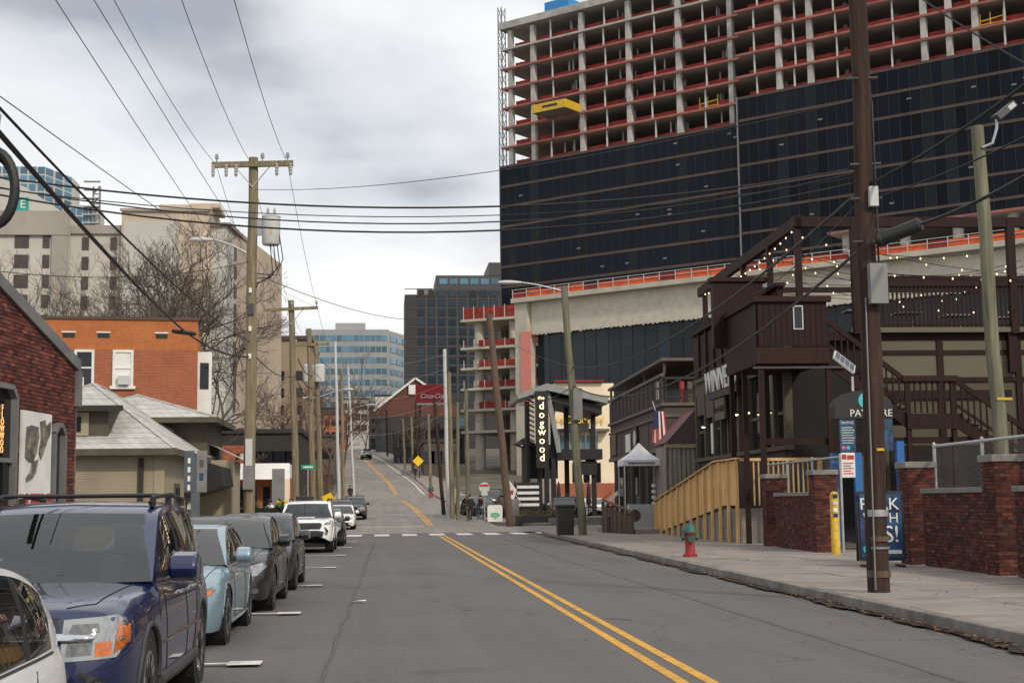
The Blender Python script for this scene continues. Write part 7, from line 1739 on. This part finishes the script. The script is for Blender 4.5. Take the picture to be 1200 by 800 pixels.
    # hood shut line and bonnet edges
    line('top', [(cw + .02, .70), (sp['front'] - .35, .62), (sp['front'] - .22, .45)], .006, M['seam']); line('top', [(cw + .02, -.70), (sp['front'] - .35, -.62), (sp['front'] - .22, -.45)], .006, M['seam'])
    if front: front(patch, line, root, sp, P_)
    # tail
    zt0 = smooth_interp(sp['deck'], sp['rear'] + .1)
    patch('rear', [(.48, zt0 - .22), (.76, zt0 - .20), (.80, zt0 - .02), (.5, zt0 - .05)], M['red_lens'], 'tail_lamp', mirror=True)
    patch('rear', [(-.26, zt0 - .30), (.26, zt0 - .30), (.26, zt0 - .17), (-.26, zt0 - .17)], M['lightgrey'], 'number_plate')
    patch('rear', [(-.6, .36), (.6, .36), (.62, .5), (-.62, .5)], M['trim'], 'rear_valance')
    return root
# front ends
def face_suv(patch, line, root, sp, P_):
    patch('front', [(-.43, .64), (.43, .64), (.43, .90), (-.43, .92)], M['trim'], 'grille', .004)
    patch('front', [(.46, .615), (.80, .63), (.86, .72), (.855, .845), (.78, .905), (.46, .885)], M['lens'], 'headlight', .010, mirror=True)
    patch('front', [(.79, .65), (.855, .72), (.85, .83), (.80, .86)], M['amber_lens'], 'side_marker', .014, mirror=True)
    patch('front', [(.68, .64), (.775, .645), (.775, .74), (.68, .735)], M['amber_lens'], 'indicator', .014, mirror=True)
    patch('front', [(.49, .65), (.655, .655), (.665, .74), (.50, .735)], M['lens_dark'], 'lamp_reflector', .014, mirror=True)
    patch('front', [(.50, .79), (.70, .80), (.69, .86), (.52, .855)], M['lens_dark'], 'lamp_reflector', .014, mirror=True)
    patch('front', [(-.66, .745), (.66, .745), (.69, .785), (.40, .80), (-.40, .80), (-.69, .785)], M['chrome'], 'chrome_bar', .03, thick=.012)
    patch('front', [(-.12, .73), (-.06, .755), (-.06, .74), (.06, .74), (.06, .755), (.12, .73), (.12, .79), (.06, .79), (.06, .815), (-.06, .815), (-.06, .79), (-.12, .79)], M['amber_lens'], 'badge', .05)
    patch('front', [(-.66, .34), (.66, .34), (.70, .50), (.60, .55), (-.60, .55), (-.70, .50)], M['clad'], 'bumper_insert', .008)
    patch('front', [(-.35, .38), (.35, .38), (.35, .50), (-.35, .50)], M['trim'], 'lower_intake', .012)
    patch('front', [(.70 + .06 * math.cos(a), .44 + .06 * math.sin(a)) for a in [i * math.pi / 5 for i in range(10)]], M['trim'], 'fog_lamp_surround', .012, mirror=True)
    patch('front', [(.70 + .04 * math.cos(a), .44 + .04 * math.sin(a)) for a in [i * math.pi / 5 for i in range(10)]], M['lens_dark'], 'fog_lamp', .016, mirror=True)
    for sd in ('left', 'right'): line(sd, [(1.0, .60), (1.9, .60)], .004, M['seam']) if False else None
    for s in (1, -1):
        MB().tube([(-.05, s * .64, 1.665), (-.15, s * .65, 1.715), (-1.0, s * .66, 1.745), (-1.75, s * .65, 1.71), (-1.85, s * .64, 1.66)], .02, 8).build('roof_rail', M['trim'], root, smooth=True)
        for x in (-.12, -1.0, -1.8): MB().box(x - .05, x + .05, s * .65 - .02, s * .65 + .02, 1.64, 1.72).build('rail_foot', M['trim'], root)
    MB().tube([(-.35, -.66, 1.735), (-.35, .66, 1.735)], .016, 8).build('rail_crossbar', M['trim'], root); MB().tube([(-1.35, -.66, 1.735), (-1.35, .66, 1.735)], .016, 8).build('rail_crossbar', M['trim'], root)
def face_coupe(patch, line, root, sp, P_):
    patch('front', [(-.40, .52), (.40, .52), (.36, .60), (-.36, .60)], M['trim'], 'grille', .004)
    patch('front', [(.44, .52), (.66, .54), (.78, .66), (.74, .70), (.52, .645)], M['lens_dark'], 'headlight', .008, mirror=True)
    patch('front', [(.67, .56), (.75, .64), (.74, .68), (.69, .65)], M['amber_lens'], 'side_marker', .012, mirror=True)
    patch('front', [(-.42, .24), (.42, .24), (.46, .38), (-.46, .38)], M['trim'], 'lower_intake', .006)
    patch('front', [(.55, .27), (.70, .28), (.70, .35), (.57, .36)], M['trim'], 'fog_lamp', .006, mirror=True)
def face_sedan(patch, line, root, sp, P_):
    patch('front', [(-.42, .54), (.42, .54), (.40, .68), (-.40, .68)], M['trim'], 'grille', .004)
    for z in (.57, .61, .65): line('front', [(-.4, z), (.4, z)], .007, M['chrome'], 'grille_bar', off=.008)
    patch('front', [(.45, .56), (.70, .57), (.82, .70), (.76, .76), (.48, .69)], M['lens'], 'headlight', .008, mirror=True)
    patch('front', [(.52, .60), (.62, .60), (.64, .68), (.54, .67)], M['lens_dark'], 'lamp_reflector', .012, mirror=True)
    patch('front', [(-.5, .26), (.5, .26), (.46, .42), (-.46, .42)], M['trim'], 'lower_intake', .006)
    patch('front', [(.60, .30), (.72, .31), (.72, .38), (.62, .39)], M['lens_dark'], 'fog_lamp', .008, mirror=True)
def face_hatch(patch, line, root, sp, P_):
    patch('front', [(-.34, .52), (.34, .52), (.38, .64), (-.38, .64)], M['trim'], 'grille', .004)
    patch('front', [(.42, .56), (.64, .58), (.75, .70), (.70, .74), (.46, .67)], M['lens'], 'headlight', .008, mirror=True)
    patch('front', [(-.5, .25), (.5, .25), (.52, .42), (-.52, .42)], M['trim'], 'lower_intake', .006)
    patch('front', [(.56, .32), (.68, .33), (.66, .40), (.58, .40)], M['lens_dark'], 'fog_lamp', .008, mirror=True)
def face_rugged(patch, line, root, sp, P_):
    patch('front', [(-.52, .80), (.52, .80), (.60, .95), (.52, 1.02), (-.52, 1.02), (-.60, .95)], M['trim'], 'grille', .006)
    for z in (.85, .90, .95): line('front', [(-.5, z), (.5, z)], .009, M['clad'], 'grille_bar', off=.012)
    patch('front', [(.62, .93), (.84, .96), (.90, 1.06), (.70, 1.03)], M['lens_dark'], 'headlight', .010, mirror=True)
    patch('front', [(-.60, .50), (.60, .50), (.66, .72), (.45, .76), (-.45, .76), (-.66, .72)], M['trim'], 'lower_bumper', .008)
    patch('front', [(.68, .62), (.76, .60), (.80, .74), (.72, .86), (.64, .90), (.70, .76)], M['trim'], 'bumper_notch', .010, mirror=True)
    patch('front', [(.71 + .045 * math.cos(a), .68 + .045 * math.sin(a)) for a in [i * math.pi / 5 for i in range(10)]], M['lens'], 'fog_lamp', .02, mirror=True)
    patch('top', [(1.35, -.32), (1.85, -.28), (1.85, .28), (1.35, .32)], P_, 'bonnet_scoop', .035, thick=.02)
    for s in (1, -1): MB().tube([(-.2, s * .66, 1.75), (-.3, s * .68, 1.84), (-1.7, s * .68, 1.84), (-1.8, s * .66, 1.75)], .022, 8).build('roof_rail', M['trim'], root, smooth=True)
    bevel(MB().box(-1.9, -.9, -.5, .1, 1.79, 1.95).build('roof_basket', M['trim'], root), .03)
FX = -2.68
make_car('hatch', 'white', 'glossy white hatchback, cropped, parked in front of the blue SUV', 5.85, -2.49, front=face_hatch, scale=.95).scale = (1.09, .97, .95)
make_car('suv', 'blue', 'dark blue SUV with chrome grille bar and roof rails', 12.25, -2.62, front=face_suv)
make_car('coupe', 'ice', 'ice-blue coupe parked behind the dark blue SUV', 18.9, -2.75, front=face_coupe)
make_car('sedan', 'black', 'black sedan with bright headlamps parked behind the ice-blue coupe', 24.5, -2.66, front=face_sedan)
make_car('hatch', 'grey', 'dark grey hatchback with pale tinted windscreen parked behind the black sedan', 29.7, -2.62, front=face_hatch)
make_car('rugged', 'white', 'white off-road SUV with large black grille and roof basket', 51.4, -2.75, front=face_rugged)
make_car('sedan', 'black', 'black sedan peeking out behind the white off-road SUV', 58.6, -2.55, front=face_sedan)
make_car('hatch', 'white', 'small white hatchback parked beyond the crosswalk', 89.5, -2.75, front=face_hatch)
make_car('suv', 'grey', 'dark SUV hidden behind the small white hatchback', 96.3, -3.0, front=face_suv, detail=1)
make_car('suv', 'black', 'black SUV parked furthest up the left kerb', 108.5, -2.35, front=face_suv, detail=1)
GL = 'cars in the lots behind the bars'
make_car('rugged', 'black', 'black SUV seen from behind under the steel-framed bar', 95.5, at(662, 590, 95.5).x, 82, group=GL, z=zr(95.5))
make_car('sedan', 'silver', 'silver car parked behind the people at the far corner', 118, at(541, 590, 118).x, -80, group=GL, front=face_sedan, z=zr(118))
make_car('hatch', 'grey', 'grey car parked behind the white menu board', 112, at(562, 590, 112).x, -70, group=GL, front=face_hatch, z=zr(112))
make_car('sedan', 'maroon', 'maroon car by the planter behind the blade sign', 104, at(607, 590, 104).x, 178, group=GL, front=face_sedan, z=zr(104))
make_car('suv', 'black', 'black vehicle in front of the steel posts of the parking floors', 124, at(578, 590, 124).x, -110, group=GL, front=face_suv, z=zr(124))
make_car('sedan', 'white', 'white car behind the yellow steel post', 104, at(692, 590, 104).x, 95, group=GL, z=zr(104))
make_car('hatch', 'silver', 'pale car in front of the white-roofed restaurant', 80, at(268, 590, 80).x, 170, group='cars by the restaurant', z=0)
# pickup climbing the hill, seen from behind
pk = make_car('rugged', 'silver', 'silver pickup driving away up the hill', 288, at(429, 530, 288).x, 96, 'pickup', 'traffic', z=zr(288) + .05, name='pickup_truck', scale=1.05)
MB().box(-2.5, -1.0, -.9, .9, 1.75, 1.80).build('bed_cover', M['trim'], pk)
# ------------------------------------------------------------------ people
M['skin'] = mat('skin', (.42, .24, .17), .6, var=.05); M['dark_cloth'] = mat('dark_clothing', (.018, .018, .022), .9, var=.3, scale=8); M['denim'] = mat('blue_denim', (.05, .07, .12), .9, var=.25, scale=8); M['hair'] = mat('dark_hair', (.02, .014, .010), .7)
def person(label, loc, rotz, top='dark_cloth', legs='dark_cloth', stride=.12, arm=.2, seed=1, h=1.74):
    o = thing('person', label, 'person', loc, rotz, 'people on the pavements'); s = h / 1.75
    V_ = {'pel': (0, 0, .95), 'wst': (0, 0, 1.10), 'chs': (0, .0, 1.32), 'nek': (0, .0, 1.48), 'hd0': (0, .015, 1.56), 'hd1': (0, .03, 1.68), 'hl': (-.10, 0, .90), 'hr': (.10, 0, .90), 'kl': (-.11, -stride * .6, .50), 'kr': (.11, stride * .4, .50), 'al': (-.11, -stride + .05, .08), 'ar': (.11, stride + .08, .10),
          'tl': (-.12, -stride - .10, .03), 'tr': (.12, stride - .06, .03), 'sl': (-.19, 0, 1.40), 'sr': (.19, 0, 1.40), 'el': (-.25, .03, 1.14), 'er': (.25, .03, 1.14), 'wl': (-.23, -arm, .95), 'wr': (.23, -arm * .6, .93), 'fl': (-.21, -arm - .08, .87), 'fr': (.22, -arm * .6 - .06, .84)}
    RD = {'pel': .15, 'wst': .145, 'chs': .165, 'nek': .06, 'hd0': .085, 'hd1': .09, 'hl': .10, 'hr': .10, 'kl': .065, 'kr': .065, 'al': .05, 'ar': .05, 'tl': .04, 'tr': .04, 'sl': .08, 'sr': .08, 'el': .05, 'er': .05, 'wl': .036, 'wr': .036, 'fl': .035, 'fr': .035}
    E = [('pel', 'wst'), ('wst', 'chs'), ('chs', 'nek'), ('nek', 'hd0'), ('hd0', 'hd1'), ('pel', 'hl'), ('pel', 'hr'), ('hl', 'kl'), ('hr', 'kr'), ('kl', 'al'), ('kr', 'ar'), ('al', 'tl'), ('ar', 'tr'), ('chs', 'sl'), ('chs', 'sr'), ('sl', 'el'), ('sr', 'er'), ('el', 'wl'), ('er', 'wr'), ('wl', 'fl'), ('wr', 'fr')]
    ks = list(V_); me = bpy.data.meshes.new('body'); me.from_pydata([Vector(V_[k]) * s for k in ks], [(ks.index(a), ks.index(b)) for a, b in E], [])
    t = bpy.data.objects.new('tmp', me); COL.objects.link(t); md = t.modifiers.new('skin', 'SKIN'); 
    for i, k in enumerate(ks): me.skin_vertices[0].data[i].radius = (RD[k] * s, RD[k] * s * (.8 if k in ('pel', 'wst', 'chs') else 1)); me.skin_vertices[0].data[i].use_root = (k == 'pel')
    sd = t.modifiers.new('sub', 'SUBSURF'); sd.levels = 2; sd.render_levels = 2
    dg_ = bpy.context.evaluated_depsgraph_get(); m2 = bpy.data.meshes.new_from_object(t.evaluated_get(dg_)); bpy.data.objects.remove(t)
    m2.materials.clear()
    for q in (top, legs, 'skin', 'trim'): m2.materials.append(M[q])
    for p in m2.polygons:
        c = p.center / s; p.use_smooth = True
        p.material_index = 2 if (c.z > 1.49 or (abs(c.x) > .15 and c.z < .93 and c.z > .78 and abs(c.x) > .17)) else (1 if c.z < .98 and abs(c.x) < .2 else (0 if c.z > .12 else 3))
        if c.z < .10: p.material_index = 3
    link('body', m2, o)
    MB().lathe([(.0, .115), (.06, .10), (.095, .05), (.10, -.01), (.085, -.06), (.05, -.08)], 12, (0, .035 * s, 1.66 * s)).build('hair', M['hair'], o, smooth=True)
    MB().lathe([(0, .025), (.012, .01), (.016, -.01), (0, -.015)], 6, (0, -.075 * s, 1.62 * s)).build('nose', M['skin'], o, smooth=True)
    return o
zz = zr(99) + .14
person('person in dark clothes standing by the greenish pole on the far pavement', (at(551, 600, 99).x, 99, zz), R(20), 'dark_cloth', 'dark_cloth', .05, .15)
person('person with blue trousers walking next to the one in dark clothes', (at(563, 598, 100.5).x, 100.5, zz), R(-60), 'dark_cloth', 'denim', .14, .2)
person('person in white and dark top standing behind the hedge near the restaurant', (at(317, 590, 66).x, 66, KH), R(150), 'white', 'dark_cloth', .06, .25)
person('person walking down the left pavement below the slim steel lamp pole', (at(414, 575, 140).x - .3, 140, zr(140) + .14), R(10), 'dark_cloth', 'dark_cloth', .15, .2)
person('person walking on the right pavement near the yellow diamond sign', (at(478, 562, 200).x + 1, 200, zr(200) + .14), R(10), 'dark_cloth', 'dark_cloth', .12, .2)
